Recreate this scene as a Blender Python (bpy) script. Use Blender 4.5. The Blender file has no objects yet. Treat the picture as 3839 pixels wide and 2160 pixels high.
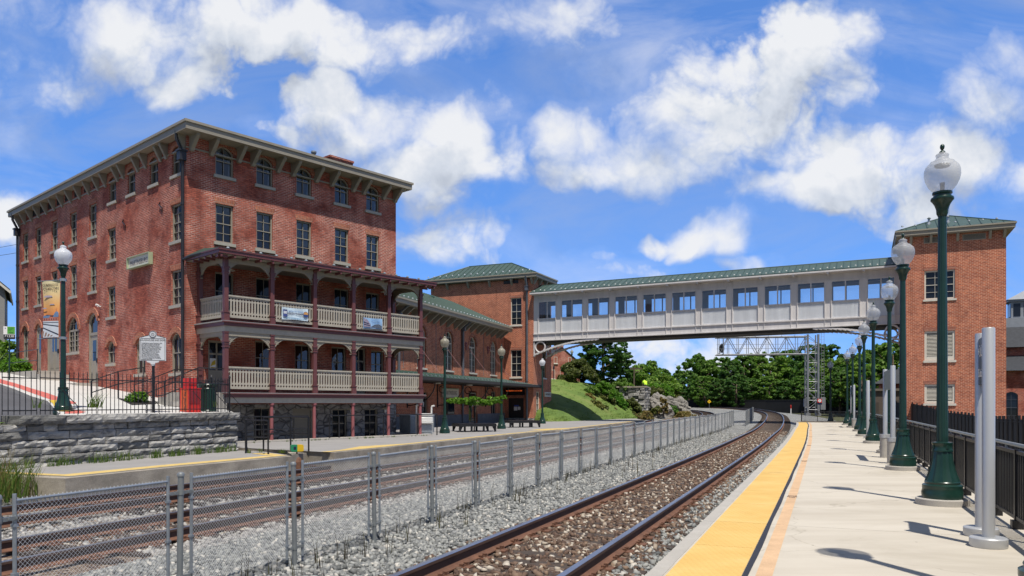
import bpy, math, random
import numpy as np
from mathutils import Vector, Matrix
S = bpy.context.scene
COL = S.collection
R = math.radians
RND = random.Random(7)
F, CX, CY, CZ = 2880.0, 1919.5, 1514.0, 1.47      # photo calibration: focal length in photo pixels, centre, horizon, eye height

# ------------------------------------------------------------------ mesh builder
class MB:
    def __init__(s): s.v=[]; s.f=[]; s.m=[]; s.T=Matrix(); s.mi=0
    def at(s, x=0, y=0, z=0, rz=0): s.T = Matrix.Translation((x,y,z)) @ Matrix.Rotation(rz,4,'Z'); return s
    def add(s, vs, fs, mi=None):
        o=len(s.v); s.v += [tuple(s.T @ Vector(p)) for p in vs]
        s.f += [tuple(o+i for i in f) for f in fs]; s.m += [s.mi if mi is None else mi]*len(fs)
    def box(s, x0,x1,y0,y1,z0,z1, mi=None):
        s.add([(x0,y0,z0),(x1,y0,z0),(x1,y1,z0),(x0,y1,z0),(x0,y0,z1),(x1,y0,z1),(x1,y1,z1),(x0,y1,z1)],
              [(0,3,2,1),(4,5,6,7),(0,1,5,4),(1,2,6,5),(2,3,7,6),(3,0,4,7)], mi)
    def quad(s, a,b,c,d, mi=None): s.add([a,b,c,d],[(0,1,2,3)],mi)
    def poly(s, pts, mi=None): s.add(pts,[tuple(range(len(pts)))],mi)
    def prism(s, pts, vec, mi=None):              # closed polygon (3d, planar) swept by vec
        n=len(pts); vec=Vector(vec); q=[tuple(Vector(p)+vec) for p in pts]
        nn=Vector((0,0,0))
        for i in range(n):
            a,b=Vector(pts[i]),Vector(pts[(i+1)%n]); nn+=a.cross(b)
        fl = nn.dot(vec)>0
        fs=[tuple(range(n)) if not fl else tuple(range(n-1,-1,-1)), tuple(range(2*n-1,n-1,-1)) if not fl else tuple(range(n,2*n))]
        for i in range(n):
            j=(i+1)%n; fs.append((i,j,n+j,n+i) if fl else (j,i,n+i,n+j))
        s.add(list(pts)+q, fs, mi)
    def tube(s, pts, r, n=8, cap=True, mi=None):
        P=[Vector(p) for p in pts]; rr = r if isinstance(r,(list,tuple)) else [r]*len(P)
        vs=[]; prev=None
        for i,p in enumerate(P):
            t=(P[min(i+1,len(P)-1)]-P[max(i-1,0)]).normalized()
            if prev is None:
                a=Vector((0,0,1)) if abs(t.z)<.9 else Vector((1,0,0)); x=t.cross(a).normalized()
            else:
                x=(prev-t*prev.dot(t)).normalized()
            prev=x; y=t.cross(x)
            for k in range(n):
                an=2*math.pi*k/n; vs.append(tuple(p+(x*math.cos(an)+y*math.sin(an))*rr[i]))
        fs=[]
        for i in range(len(P)-1):
            for k in range(n):
                a=i*n+k; b=i*n+(k+1)%n; fs.append((a,b,b+n,a+n))
        if cap: fs.append(tuple(range(n-1,-1,-1))); fs.append(tuple(range((len(P)-1)*n,len(P)*n)))
        s.add(vs,fs,mi)
    def lathe(s, prof, n=24, flute=0, amp=0, c=(0,0), cap=True, mi=None):
        vs=[]
        for (r,z) in prof:
            for k in range(n):
                an=2*math.pi*k/n; q=r*(1+(amp*math.cos(flute*an) if flute else 0)); vs.append((c[0]+q*math.cos(an),c[1]+q*math.sin(an),z))
        fs=[]
        for i in range(len(prof)-1):
            for k in range(n):
                a=i*n+k; b=i*n+(k+1)%n; fs.append((a,b,b+n,a+n))
        if cap: fs.append(tuple(range(n-1,-1,-1))); fs.append(tuple(range((len(prof)-1)*n,len(prof)*n)))
        s.add(vs,fs,mi)
    def mesh(s, name, mats, smooth=False, uv=True):
        me=bpy.data.meshes.new(name); me.from_pydata(s.v,[],s.f)
        for m in (mats if isinstance(mats,(list,tuple)) else [mats]): me.materials.append(m)
        if any(s.m): me.polygons.foreach_set('material_index', s.m)
        if smooth:
            me.polygons.foreach_set('use_smooth',[True]*len(me.polygons))
            if smooth!=1: 
                try: me.set_sharp_from_angle(angle=R(smooth))
                except Exception: pass
        if uv:
            ul=me.uv_layers.new(name='UVMap'); co=[]
            for p in me.polygons:
                n=p.normal
                for vi in p.vertices:
                    x,y,z=me.vertices[vi].co
                    if abs(n.z)>.75: co+= [x,y]
                    elif abs(n.x)>abs(n.y): co+=[y,z]
                    else: co+=[x,z]
            ul.data.foreach_set('uv',co)
        me.update(); return me
    def build(s, name, mats, parent=None, loc=(0,0,0), rz=0, smooth=False, uv=True):
        return ob(name, s.mesh(name,mats,smooth,uv), parent, loc, rz)

def ob(name, me, parent=None, loc=(0,0,0), rz=0):
    o=bpy.data.objects.new(name, me); COL.objects.link(o); o.location=loc; o.rotation_euler=(0,0,rz)
    if parent: o.parent=parent
    return o
def tag(o, label, cat, group=None):
    o['label']=label; o['category']=cat
    if group: o['group']=group
    return o
def thing(name, label, cat, loc=(0,0,0), rz=0, group=None):
    return tag(ob(name, None, None, loc, rz), label, cat, group)
def struct(o, kind='structure'): o['kind']=kind; return o
def dup(root, loc, rz=0, label=None, group=None, sc=None):
    def cp(o, par):
        c=o.copy(); COL.objects.link(c); c.parent=par
        for ch in list(o.children): cp(ch,c)
        return c
    r=cp(root, None); r.location=loc; r.rotation_euler=(0,0,rz)
    if sc: r.scale=(sc,sc,sc) if not isinstance(sc,tuple) else sc
    if label: r['label']=label
    if group: r['group']=group
    return r
def text(body, size, mat, parent, loc, rot=(R(90),0,0), name='lettering', align='CENTER', sx=1.0, ex=.002, track=1.0, line=1.0):
    cu=bpy.data.curves.new('txt','FONT'); cu.body=body; cu.size=size; cu.align_x=align; cu.align_y='CENTER'; cu.extrude=ex
    cu.space_character=track; cu.space_line=line; cu.resolution_u=2
    t=bpy.data.objects.new('txt',cu); COL.objects.link(t)
    dg=bpy.context.evaluated_depsgraph_get(); me=bpy.data.meshes.new_from_object(t.evaluated_get(dg))
    bpy.data.objects.remove(t); bpy.data.curves.remove(cu)
    me.materials.clear(); me.materials.append(mat)
    o=ob(name, me, parent, loc); o.rotation_euler=rot; o.scale=(sx,1,1); return o

# ------------------------------------------------------------------ materials
def nt(name):
    m=bpy.data.materials.new(name); m.use_nodes=True; t=m.node_tree; t.nodes.clear()
    o=t.nodes.new('ShaderNodeOutputMaterial'); p=t.nodes.new('ShaderNodeBsdfPrincipled'); t.links.new(p.outputs[0],o.inputs[0])
    return m,t,p,o
def N(t, typ, **kw):
    n=t.nodes.new(typ)
    for k,v in kw.items():
        if k in n.inputs: n.inputs[k].default_value=v
        else: setattr(n,k,v)
    return n
def ramp(t, fac, stops):
    r=t.nodes.new('ShaderNodeValToRGB'); t.links.new(fac,r.inputs[0]); e=r.color_ramp.elements
    while len(e)<len(stops): e.new(.5)
    for i,(p,c) in enumerate(stops): e[i].position=p; e[i].color=(*c,1) if len(c)==3 else c
    return r.outputs[0]
def mixc(t, fac, a, b, blend='MIX'):
    m=t.nodes.new('ShaderNodeMix'); m.data_type='RGBA'; m.blend_type=blend
    for i,v in ((0,fac),(6,a),(7,b)):
        if hasattr(v,'links') : t.links.new(v,m.inputs[i])
        else: m.inputs[i].default_value = v if i==0 else (*v,1)
    return m.outputs[2]
def col(c, k=1): return tuple(min(1,max(0,x*k)) for x in c)
def mk(name, c, rough=.6, metal=0, var=.18, scale=3.0, bump=0, bscale=30, spec=.5, detail=5, stretch=None, fine=0):
    m,t,p,o=nt(name); tc=N(t,'ShaderNodeTexCoord'); src=tc.outputs['Object']
    if stretch:
        mp=N(t,'ShaderNodeMapping'); t.links.new(src,mp.inputs[0]); mp.inputs['Scale'].default_value=stretch; src=mp.outputs[0]
    no=N(t,'ShaderNodeTexNoise',Scale=scale,Detail=detail,Roughness=.65); t.links.new(src,no.inputs['Vector'])
    c1=ramp(t,no.outputs['Fac'],[(.3,col(c,1-var)),(.7,col(c,1+var))])
    if fine:
        n2=N(t,'ShaderNodeTexNoise',Scale=scale*25,Detail=3); t.links.new(src,n2.inputs['Vector'])
        c2=ramp(t,n2.outputs['Fac'],[(.35,(1-fine,)*3),(.65,(1,1,1))]); c1=mixc(t,1.0,c1,c2,'MULTIPLY')
    t.links.new(c1,p.inputs['Base Color'])
    p.inputs['Roughness'].default_value=rough; p.inputs['Metallic'].default_value=metal; p.inputs['Specular IOR Level'].default_value=spec
    if bump:
        nb=N(t,'ShaderNodeTexNoise',Scale=bscale,Detail=4); t.links.new(src,nb.inputs['Vector'])
        b=N(t,'ShaderNodeBump',Strength=bump,Distance=.02); t.links.new(nb.outputs['Fac'],b.inputs['Height']); t.links.new(b.outputs[0],p.inputs['Normal'])
    return m
def brick(name, a, b, mortar, patch=None, w=.215, h=.075, ms=.011):
    m,t,p,o=nt(name); tc=N(t,'ShaderNodeTexCoord'); uv=tc.outputs['UV']
    bt=N(t,'ShaderNodeTexBrick'); t.links.new(uv,bt.inputs['Vector']); bt.offset=.5; bt.squash=1
    bt.inputs['Scale'].default_value=1; bt.inputs['Brick Width'].default_value=w; bt.inputs['Row Height'].default_value=h
    bt.inputs['Mortar Size'].default_value=ms; bt.inputs['Mortar Smooth'].default_value=.2; bt.inputs['Bias'].default_value=-.1
    bt.inputs['Color1'].default_value=(*a,1); bt.inputs['Color2'].default_value=(*b,1)
    no=N(t,'ShaderNodeTexNoise',Scale=.55,Detail=6,Roughness=.6); t.links.new(uv,no.inputs['Vector'])
    if patch:
        mo=ramp(t,no.outputs['Fac'],[(.40,patch),(.60,mortar)]); t.links.new(mo,bt.inputs['Mortar'])
    else: bt.inputs['Mortar'].default_value=(*mortar,1)
    n2=N(t,'ShaderNodeTexNoise',Scale=1.1,Detail=8,Roughness=.7,Distortion=.5); t.links.new(uv,n2.inputs['Vector'])
    st=ramp(t,n2.outputs['Fac'],[(.32,(.72,.68,.70)),(.5,(1,1,1)),(.68,(1.12,1.09,1.05))])
    c=mixc(t,1.0,bt.outputs['Color'],st,'MULTIPLY')
    # per-brick tone
    n3=N(t,'ShaderNodeTexNoise',Scale=7,Detail=2); mp=N(t,'ShaderNodeMapping'); mp.inputs['Scale'].default_value=(.7,2,1); t.links.new(uv,mp.inputs[0]); t.links.new(mp.outputs[0],n3.inputs['Vector'])
    st2=ramp(t,n3.outputs['Fac'],[(.3,(.72,.7,.72)),(.7,(1.15,1.12,1.1))]); c=mixc(t,1.0,c,st2,'MULTIPLY')
    n4=N(t,'ShaderNodeTexNoise',Scale=1.0,Detail=5,Roughness=.6); mp4=N(t,'ShaderNodeMapping'); mp4.inputs['Scale'].default_value=(2.2,.16,1); t.links.new(uv,mp4.inputs[0]); t.links.new(mp4.outputs[0],n4.inputs['Vector'])
    c=mixc(t,1.0,c,ramp(t,n4.outputs['Fac'],[(.32,(.78,.76,.77)),(.5,(1,1,1)),(.72,(1.07,1.06,1.05))]),'MULTIPLY')      # rain streaks
    t.links.new(c,p.inputs['Base Color']); p.inputs['Roughness'].default_value=.85; p.inputs['Specular IOR Level'].default_value=.25
    bp=N(t,'ShaderNodeBump',Strength=.5,Distance=.01); t.links.new(bt.outputs['Fac'],bp.inputs['Height']); bp.invert=True; t.links.new(bp.outputs[0],p.inputs['Normal'])
    return m
def stone(name, sx, sz, cols, dark, irregular=False, bump=.8):
    m,t,p,o=nt(name); tc=N(t,'ShaderNodeTexCoord'); src=tc.outputs['UV']
    if irregular:
        mp=N(t,'ShaderNodeMapping'); mp.inputs['Scale'].default_value=(1/sx,1/sz,1); t.links.new(src,mp.inputs[0])
        nz=N(t,'ShaderNodeTexNoise',Scale=1.5,Detail=2); t.links.new(mp.outputs[0],nz.inputs['Vector'])
        vo=N(t,'ShaderNodeTexVoronoi',feature='DISTANCE_TO_EDGE',Scale=1.0,Randomness=.8); t.links.new(mp.outputs[0],vo.inputs['Vector'])
        v2=N(t,'ShaderNodeTexVoronoi',Scale=1.0,Randomness=.8); t.links.new(mp.outputs[0],v2.inputs['Vector'])
        sep=N(t,'ShaderNodeSeparateColor'); t.links.new(v2.outputs['Color'],sep.inputs[0])
        cc=ramp(t,sep.outputs[0],[(0,cols[0]),(1,cols[1])]); ed=ramp(t,vo.outputs['Distance'],[(.03,dark),(.07,(1,1,1))]); 
        c=mixc(t,1.0,cc,ed,'MULTIPLY'); hs=ramp(t,vo.outputs['Distance'],[(0,(0,0,0)),(.12,(1,1,1))])
    else:
        cc=None; geo=N(t,'ShaderNodeNewGeometry'); c=ramp(t,geo.outputs['Random Per Island'],[(0,cols[0]),(.5,cols[1]),(1,col(cols[1],1.15))]); hs=None
    n=N(t,'ShaderNodeTexNoise',Scale=2.2,Detail=9,Roughness=.7); mp2=N(t,'ShaderNodeMapping'); mp2.inputs['Scale'].default_value=(1,1,2.5)
    t.links.new(tc.outputs['Object'],mp2.inputs[0]); t.links.new(mp2.outputs[0],n.inputs['Vector'])
    st=ramp(t,n.outputs['Fac'],[(.33,(.34,.34,.35)),(.52,(1,1,1)),(.72,(1.4,1.39,1.36))]); c=mixc(t,1.0,c,st,'MULTIPLY')
    t.links.new(c,p.inputs['Base Color']); p.inputs['Roughness'].default_value=.9
    nb=N(t,'ShaderNodeTexNoise',Scale=14,Detail=8,Roughness=.7); mp3=N(t,'ShaderNodeMapping'); mp3.inputs['Scale'].default_value=(1,1,2.2); t.links.new(tc.outputs['Object'],mp3.inputs[0]); t.links.new(mp3.outputs[0],nb.inputs['Vector'])
    b=N(t,'ShaderNodeBump',Strength=bump,Distance=.04); t.links.new(nb.outputs['Fac'],b.inputs['Height']); last=b.outputs[0]
    if hs:
        b2=N(t,'ShaderNodeBump',Strength=.7,Distance=.05); t.links.new(hs,b2.inputs['Height']); t.links.new(last,b2.inputs['Normal']); last=b2.outputs[0]
    t.links.new(last,p.inputs['Normal']); return m
def leafmat(name, stops, trans=.35):
    m,t,p,o=nt(name); geo=N(t,'ShaderNodeNewGeometry'); oi=N(t,'ShaderNodeObjectInfo')
    c=ramp(t,geo.outputs['Random Per Island'],stops)
    tone=ramp(t,oi.outputs['Random'],[(0,(.75,.85,.8)),(1,(1.25,1.15,1.0))]); c=mixc(t,1.0,c,tone,'MULTIPLY')
    t.links.new(c,p.inputs['Base Color']); p.inputs['Roughness'].default_value=.55; p.inputs['Specular IOR Level'].default_value=.3
    tr=N(t,'ShaderNodeBsdfTranslucent'); c2=mixc(t,1.0,c,(1.0,1.25,.5),'MULTIPLY'); t.links.new(c2,tr.inputs[0])
    mx=N(t,'ShaderNodeMixShader'); mx.inputs[0].default_value=trans; t.links.new(p.outputs[0],mx.inputs[1]); t.links.new(tr.outputs[0],mx.inputs[2]); t.links.new(mx.outputs[0],o.inputs[0])
    return m
def glassmat(name, tint, refl=.12, rough=.02):
    m,t,p,o=nt(name); t.nodes.remove(p)
    tr=N(t,'ShaderNodeBsdfTransparent'); tr.inputs[0].default_value=(*tint,1); gl=N(t,'ShaderNodeBsdfGlossy'); gl.inputs['Roughness'].default_value=rough; gl.inputs[0].default_value=(.9,.95,1,1)
    fr=N(t,'ShaderNodeFresnel',IOR=1.5); ad=N(t,'ShaderNodeMath',operation='ADD'); t.links.new(fr.outputs[0],ad.inputs[0]); ad.inputs[1].default_value=refl
    mx=N(t,'ShaderNodeMixShader'); t.links.new(ad.outputs[0],mx.inputs[0]); t.links.new(tr.outputs[0],mx.inputs[1]); t.links.new(gl.outputs[0],mx.inputs[2]); t.links.new(mx.outputs[0],o.inputs[0])
    return m
def globemat(name, c, tr_w=.4):
    m,t,p,o=nt(name); p.inputs['Base Color'].default_value=(*c,1); p.inputs['Roughness'].default_value=.22
    n=N(t,'ShaderNodeTexVoronoi',Scale=60); tc=N(t,'ShaderNodeTexCoord'); t.links.new(tc.outputs['Object'],n.inputs['Vector'])
    b=N(t,'ShaderNodeBump',Strength=.35,Distance=.01); t.links.new(n.outputs['Distance'],b.inputs['Height']); t.links.new(b.outputs[0],p.inputs['Normal'])
    tl=N(t,'ShaderNodeBsdfTranslucent'); tl.inputs[0].default_value=(*c,1); tp=N(t,'ShaderNodeBsdfTransparent')
    m1=N(t,'ShaderNodeMixShader'); m1.inputs[0].default_value=.5; t.links.new(p.outputs[0],m1.inputs[1]); t.links.new(tl.outputs[0],m1.inputs[2])
    m2=N(t,'ShaderNodeMixShader'); m2.inputs[0].default_value=tr_w; t.links.new(m1.outputs[0],m2.inputs[1]); t.links.new(tp.outputs[0],m2.inputs[2]); t.links.new(m2.outputs[0],o.inputs[0])
    return m

m_hbrick=brick('old_red_brick',(.47,.132,.085),(.28,.075,.052),(.62,.43,.36),patch=(.20,.066,.048))
m_hbrick2=brick('header_brick',(.50,.17,.09),(.38,.12,.07),(.44,.30,.23),w=.075,h=.24,ms=.01)
m_nbrick=brick('new_red_brick',(.50,.145,.07),(.34,.09,.05),(.66,.40,.28),w=.27,h=.096,ms=.015)
m_nhead=brick('new_header_brick',(.36,.09,.05),(.27,.07,.042),(.5,.36,.27),w=.075,h=.24)
m_trim=mk('taupe_paint',(.30,.27,.215),.55,var=.08)
m_trimL=mk('light_taupe_paint',(.40,.365,.30),.55,var=.1,scale=6)
m_cream=mk('cream_paint',(.62,.58,.5),.5,var=.06)
m_maroon=mk('maroon_paint',(.135,.046,.045),.45,var=.12)
m_pink=mk('faded_maroon_paint',(.27,.09,.095),.5,var=.15)
m_ceil=mk('porch_ceiling_paint',(.25,.23,.19),.7,var=.06)
m_groof=mk('green_metal_roof',(.018,.058,.046),.5,metal=.0,var=.1,scale=1.5)
m_groofL=mk('weathered_green_roof',(.062,.10,.085),.45,metal=.1,var=.1,scale=1.2)
m_roofedge=mk('dark_green_trim',(.015,.045,.04),.5,var=.1)
m_black=mk('black_iron_paint',(.012,.012,.014),.38,var=.2)
m_pipe=mk('black_downspout',(.02,.02,.026),.5,var=.15)
m_gpipe=mk('grey_downspout',(.13,.14,.165),.45,metal=.3,var=.15)
m_green=mk('green_lamp_paint',(.010,.036,.027),.28,var=.15,scale=5)
m_steel=mk('brushed_steel_paint',(.48,.49,.50),.38,metal=.35,var=.07,scale=2,stretch=(1,1,.15))
m_galv=mk('galvanised_steel',(.33,.36,.385),.42,metal=.55,var=.16,scale=9)
m_galvL=mk('bright_galvanised_wire',(.54,.55,.56),.4,metal=.2,var=.1,scale=6)
m_gpost=mk('grey_fence_post',(.24,.255,.255),.45,metal=.4,var=.12,scale=5)
m_mast=mk('grey_mast_steel',(.24,.25,.265),.5,metal=.3,var=.12)
m_bridge=mk('bridge_grey_paint',(.63,.605,.595),.5,var=.09,scale=1.6,stretch=(1.5,1.5,.22),fine=.05)
m_corr=mk('corrugated_pale_metal',(.72,.735,.755),.42,metal=.15,var=.09,scale=1.8,stretch=(1.5,1.5,.2))
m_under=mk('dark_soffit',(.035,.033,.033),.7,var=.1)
def concmat():
    m,t,p,o=nt('platform_concrete'); tc=N(t,'ShaderNodeTexCoord'); src=tc.outputs['Object']
    mp=N(t,'ShaderNodeMapping'); mp.inputs['Scale'].default_value=(.30,1.9,1); mp.inputs['Rotation'].default_value=(0,0,.1); t.links.new(src,mp.inputs[0])
    n=N(t,'ShaderNodeTexNoise',Scale=.9,Detail=7,Roughness=.6); t.links.new(mp.outputs[0],n.inputs['Vector']); c=ramp(t,n.outputs['Fac'],[(.3,(.44,.395,.325)),(.55,(.505,.46,.385)),(.75,(.535,.49,.415))])
    n2=N(t,'ShaderNodeTexNoise',Scale=.5,Detail=8,Roughness=.7,Distortion=.6); t.links.new(src,n2.inputs['Vector']); c=mixc(t,1.0,c,ramp(t,n2.outputs['Fac'],[(.32,(.86,.85,.83)),(.5,(1,1,1)),(.68,(1.04,1.04,1.04))]),'MULTIPLY')
    v=N(t,'ShaderNodeTexVoronoi',Scale=2.1); t.links.new(src,v.inputs['Vector']); n3=N(t,'ShaderNodeTexNoise',Scale=30,Detail=2); t.links.new(src,n3.inputs['Vector'])
    d=MA(t,'ADD',v.outputs['Distance'],MA(t,'MULTIPLY_ADD',n3.outputs['Fac'],.03,-.015)); c=mixc(t,1.0,c,ramp(t,d,[(.022,(.45,.43,.4)),(.034,(1,1,1))]),'MULTIPLY')       # spots of gum and grime
    v2=N(t,'ShaderNodeTexVoronoi',Scale=.21,feature='DISTANCE_TO_EDGE'); n4=N(t,'ShaderNodeTexNoise',Scale=1.7,Detail=6); t.links.new(src,n4.inputs['Vector']); ad=t.nodes.new('ShaderNodeVectorMath'); ad.operation='MULTIPLY_ADD'; t.links.new(n4.outputs['Color'],ad.inputs[0]); ad.inputs[1].default_value=(1.1,1.1,0); t.links.new(src,ad.inputs[2]); t.links.new(ad.outputs[0],v2.inputs['Vector'])
    c=mixc(t,1.0,c,ramp(t,v2.outputs['Distance'],[(.0003,(.80,.79,.77)),(.0012,(1,1,1))]),'MULTIPLY')     # hairline cracks
    t.links.new(c,p.inputs['Base Color']); p.inputs['Roughness'].default_value=.85; b=N(t,'ShaderNodeBump',Strength=.06,Distance=.02); t.links.new(n3.outputs['Fac'],b.inputs['Height']); t.links.new(b.outputs[0],p.inputs['Normal']); return m
def MA(tr,op,a,b=None,c=None,clamp=False):
    n=tr.nodes.new('ShaderNodeMath'); n.operation=op; n.use_clamp=clamp
    for i,v in enumerate((a,b,c)):
        if v is None: continue
        if hasattr(v,'links'): tr.links.new(v,n.inputs[i])
        else: n.inputs[i].default_value=v
    return n.outputs[0]
m_conc=concmat()
m_concE=mk('edge_concrete',(.41,.385,.345),.85,var=.1,scale=2,fine=.1)
m_concOld=mk('weathered_concrete',(.35,.31,.255),.9,var=.38,scale=1.3,bump=.25,bscale=25,detail=9,fine=.2,stretch=(1,1,1.6))
m_white=mk('white_concrete_pavement',(.53,.52,.50),.85,var=.06,scale=.8,fine=.05)
m_grey=mk('grey_asphalt_platform',(.285,.275,.27),.9,var=.10,scale=.7,bump=.1,bscale=80,fine=.1)
m_road=mk('road_asphalt',(.085,.086,.095),.9,var=.14,scale=.8,bump=.1,bscale=80,fine=.15)
m_red=mk('red_kerb_paint',(.55,.14,.115),.7,var=.12,scale=2,fine=.1)
m_yel=mk('yellow_kerb_paint',(.62,.43,.03),.7,var=.18,scale=3,fine=.15)
m_yelF=mk('faded_yellow_paint',(.62,.45,.16),.8,var=.14,scale=3,fine=.18)
m_or=mk('faded_orange_paint',(.60,.40,.235),.8,var=.14,scale=2.5,fine=.12)
m_gap=mk('dark_edging',(.022,.023,.032),.7,var=.1)
m_mulch=mk('dark_mulch',(.02,.015,.012),.95,var=.4,scale=12,bump=.8,bscale=40)
m_slate=mk('slate_roof',(.032,.035,.042),.8,var=.3,scale=4)
m_wood=mk('weathered_tie_wood',(.062,.046,.037),.9,var=.4,scale=3,bump=.7,bscale=18,stretch=(1,8,4))
m_rust=mk('rusty_steel',(.155,.072,.042),.8,var=.3,scale=5,fine=.2)
m_railside=mk('dark_rail_web',(.078,.043,.03),.7,var=.25,scale=4)
m_railtop=mk('polished_rail_head',(.34,.36,.42),.3,metal=.85,var=.12,scale=3)
m_wblock=mk('white_plastic',(.68,.68,.66),.4,var=.08)
m_navy=mk('navy_sign',(.012,.017,.05),.35,var=.05)
m_wpaint=mk('white_paint',(.75,.75,.74),.5,var=.05)
m_silver=mk('silver_marker_paint',(.60,.62,.66),.45,var=.05)
m_blk=mk('black_lettering',(.01,.01,.01),.5,var=0)
m_grn=mk('sign_green',(.09,.36,.05),.45,var=.05)
m_redbox=mk('red_box_paint',(.56,.028,.018),.32,var=.12)
m_orange=mk('orange_panel',(.62,.10,.015),.4,var=.1)
m_ltgreen=mk('pale_green_frame',(.36,.42,.27),.5,var=.08)
m_signcream=mk('cream_sign_board',(.66,.62,.52),.5,var=.05)
m_brown=mk('brown_lettering',(.10,.06,.05),.5,var=0)
m_dkglass=nt('dark_window_glass')[0]
p_=m_dkglass.node_tree.nodes['Principled BSDF']; p_.inputs['Base Color'].default_value=(.012,.016,.024,1); p_.inputs['Roughness'].default_value=.04; p_.inputs['IOR'].default_value=1.5
m_glass=glassmat('clear_window_glass',(.55,.6,.63),.05)
m_bglass=glassmat('bridge_window_glass',(.90,.94,.96),.10)
m_blindL=mk('pale_slat_blind',(.42,.42,.42),.7,var=.1,scale=3,stretch=(1,1,40))
m_curtain=mk('white_curtain',(.55,.56,.58),.9,var=.1,scale=6,stretch=(12,12,.5))
m_blind=mk('red_brown_blind',(.16,.035,.018),.6,var=.25,scale=2,stretch=(1,1,30))
m_louv=mk('white_louver',(.52,.5,.46),.5,var=.05)
m_dark=mk('dark_void',(.012,.012,.012),.9,var=0)
m_dkdoor=mk('dark_door_paint',(.028,.026,.025),.4,var=.1)
m_screen=mk('black_windscreen_fabric',(.010,.011,.013),.9,var=.25,scale=2)
m_globe=globemat('frosted_globe',(.64,.66,.69),.5)
m_globeW=globemat('white_globe',(.88,.90,.94),.12)
m_globeY=globemat('amber_globe',(.55,.52,.42),.25)
m_bark=mk('bark',(.09,.065,.045),.9,var=.3,scale=6,bump=.6,bscale=20)
m_leafA=leafmat('dense_leaves',[(0,(.055,.12,.022)),(.5,(.13,.24,.042)),(1,(.25,.37,.085))],.45)
m_leafB=leafmat('dark_leaves',[(0,(.032,.085,.024)),(.6,(.075,.17,.04)),(1,(.15,.25,.065))],.4)
m_leafC=leafmat('olive_leaves',[(0,(.055,.075,.018)),(.5,(.11,.13,.032)),(1,(.18,.18,.055))],.3)
m_leafD=leafmat('bright_leaves',[(0,(.045,.13,.012)),(.5,(.09,.21,.02)),(1,(.16,.30,.04))],.4)
m_weed=leafmat('green_weeds',[(0,(.06,.11,.015)),(.5,(.10,.17,.03)),(1,(.17,.20,.06))],.35)
m_dry=leafmat('dry_stalks',[(0,(.035,.025,.015)),(.6,(.07,.05,.025)),(1,(.10,.10,.03))],.1)
m_straw=leafmat('straw_grass',[(0,(.15,.11,.045)),(.5,(.24,.17,.07)),(1,(.20,.19,.06))],.3)
m_stoneW=stone('grey_limestone_blocks',1,1,[(.15,.148,.14),(.36,.35,.33)],(.1,.1,.1),bump=1.0)
m_stoneH=stone('rubble_basement_stone',.52,.33,[(.26,.26,.275),(.46,.45,.44)],(.42,.42,.43),irregular=True)
m_rock=stone('rock_outcrop',1,1,[(.20,.185,.16),(.25,.235,.21)],(.1,.1,.1),bump=1.0)
m_block=mk('grey_foundation_block',(.18,.185,.20),.85,var=.15,scale=2,fine=.1)

def tacmat():
    m,t,p,o=nt('yellow_tactile_tile'); tc=N(t,'ShaderNodeTexCoord'); uv=tc.outputs['UV']
    n=N(t,'ShaderNodeTexNoise',Scale=1.3,Detail=6,Roughness=.6); t.links.new(uv,n.inputs['Vector'])
    c=ramp(t,n.outputs['Fac'],[(.3,(.60,.375,.10)),(.55,(.66,.43,.13)),(.7,(.68,.47,.17))])
    n2=N(t,'ShaderNodeTexNoise',Scale=.45,Detail=7,Roughness=.75); t.links.new(uv,n2.inputs['Vector'])
    st=ramp(t,n2.outputs['Fac'],[(.56,(1,1,1)),(.72,(.60,.53,.46))]); c=mixc(t,1.0,c,st,'MULTIPLY')
    t.links.new(c,p.inputs['Base Color']); p.inputs['Roughness'].default_value=.75
    mp=N(t,'ShaderNodeMapping'); mp.inputs['Scale'].default_value=(16.5,16.5,1); t.links.new(uv,mp.inputs[0])
    vo=N(t,'ShaderNodeTexVoronoi',Scale=1,Randomness=0); t.links.new(mp.outputs[0],vo.inputs['Vector'])
    h=ramp(t,vo.outputs['Distance'],[(.2,(1,1,1)),(.36,(0,0,0))]); b=N(t,'ShaderNodeBump',Strength=.9,Distance=.006); t.links.new(h,b.inputs['Height']); t.links.new(b.outputs[0],p.inputs['Normal'])
    return m
m_tac=tacmat()
def gravelmat(name, stops, sc=17):
    m,t,p,o=nt(name); tc=N(t,'ShaderNodeTexCoord'); src=tc.outputs['Object']
    v=N(t,'ShaderNodeTexVoronoi',Scale=sc); t.links.new(src,v.inputs['Vector'])
    sep=N(t,'ShaderNodeSeparateColor'); t.links.new(v.outputs['Color'],sep.inputs[0]); c=ramp(t,sep.outputs[0],stops)
    n=N(t,'ShaderNodeTexNoise',Scale=.6,Detail=6); t.links.new(src,n.inputs['Vector']); st=ramp(t,n.outputs['Fac'],[(.3,(.8,.8,.8)),(.7,(1.1,1.1,1.1))]); c=mixc(t,1.0,c,st,'MULTIPLY')
    t.links.new(c,p.inputs['Base Color']); p.inputs['Roughness'].default_value=.9
    b=N(t,'ShaderNodeBump',Strength=1.0,Distance=.05); t.links.new(v.outputs['Distance'],b.inputs['Height']); b.invert=True; t.links.new(b.outputs[0],p.inputs['Normal'])
    return m
m_gravel=gravelmat('grey_ballast',[(0,(.12,.12,.12)),(.4,(.20,.205,.20)),(.8,(.31,.315,.305)),(1,(.45,.43,.40))])
m_gravelB=gravelmat('rusty_ballast',[(0,(.055,.034,.025)),(.45,(.14,.09,.062)),(.8,(.26,.2,.15)),(1,(.42,.36,.29))])
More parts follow.
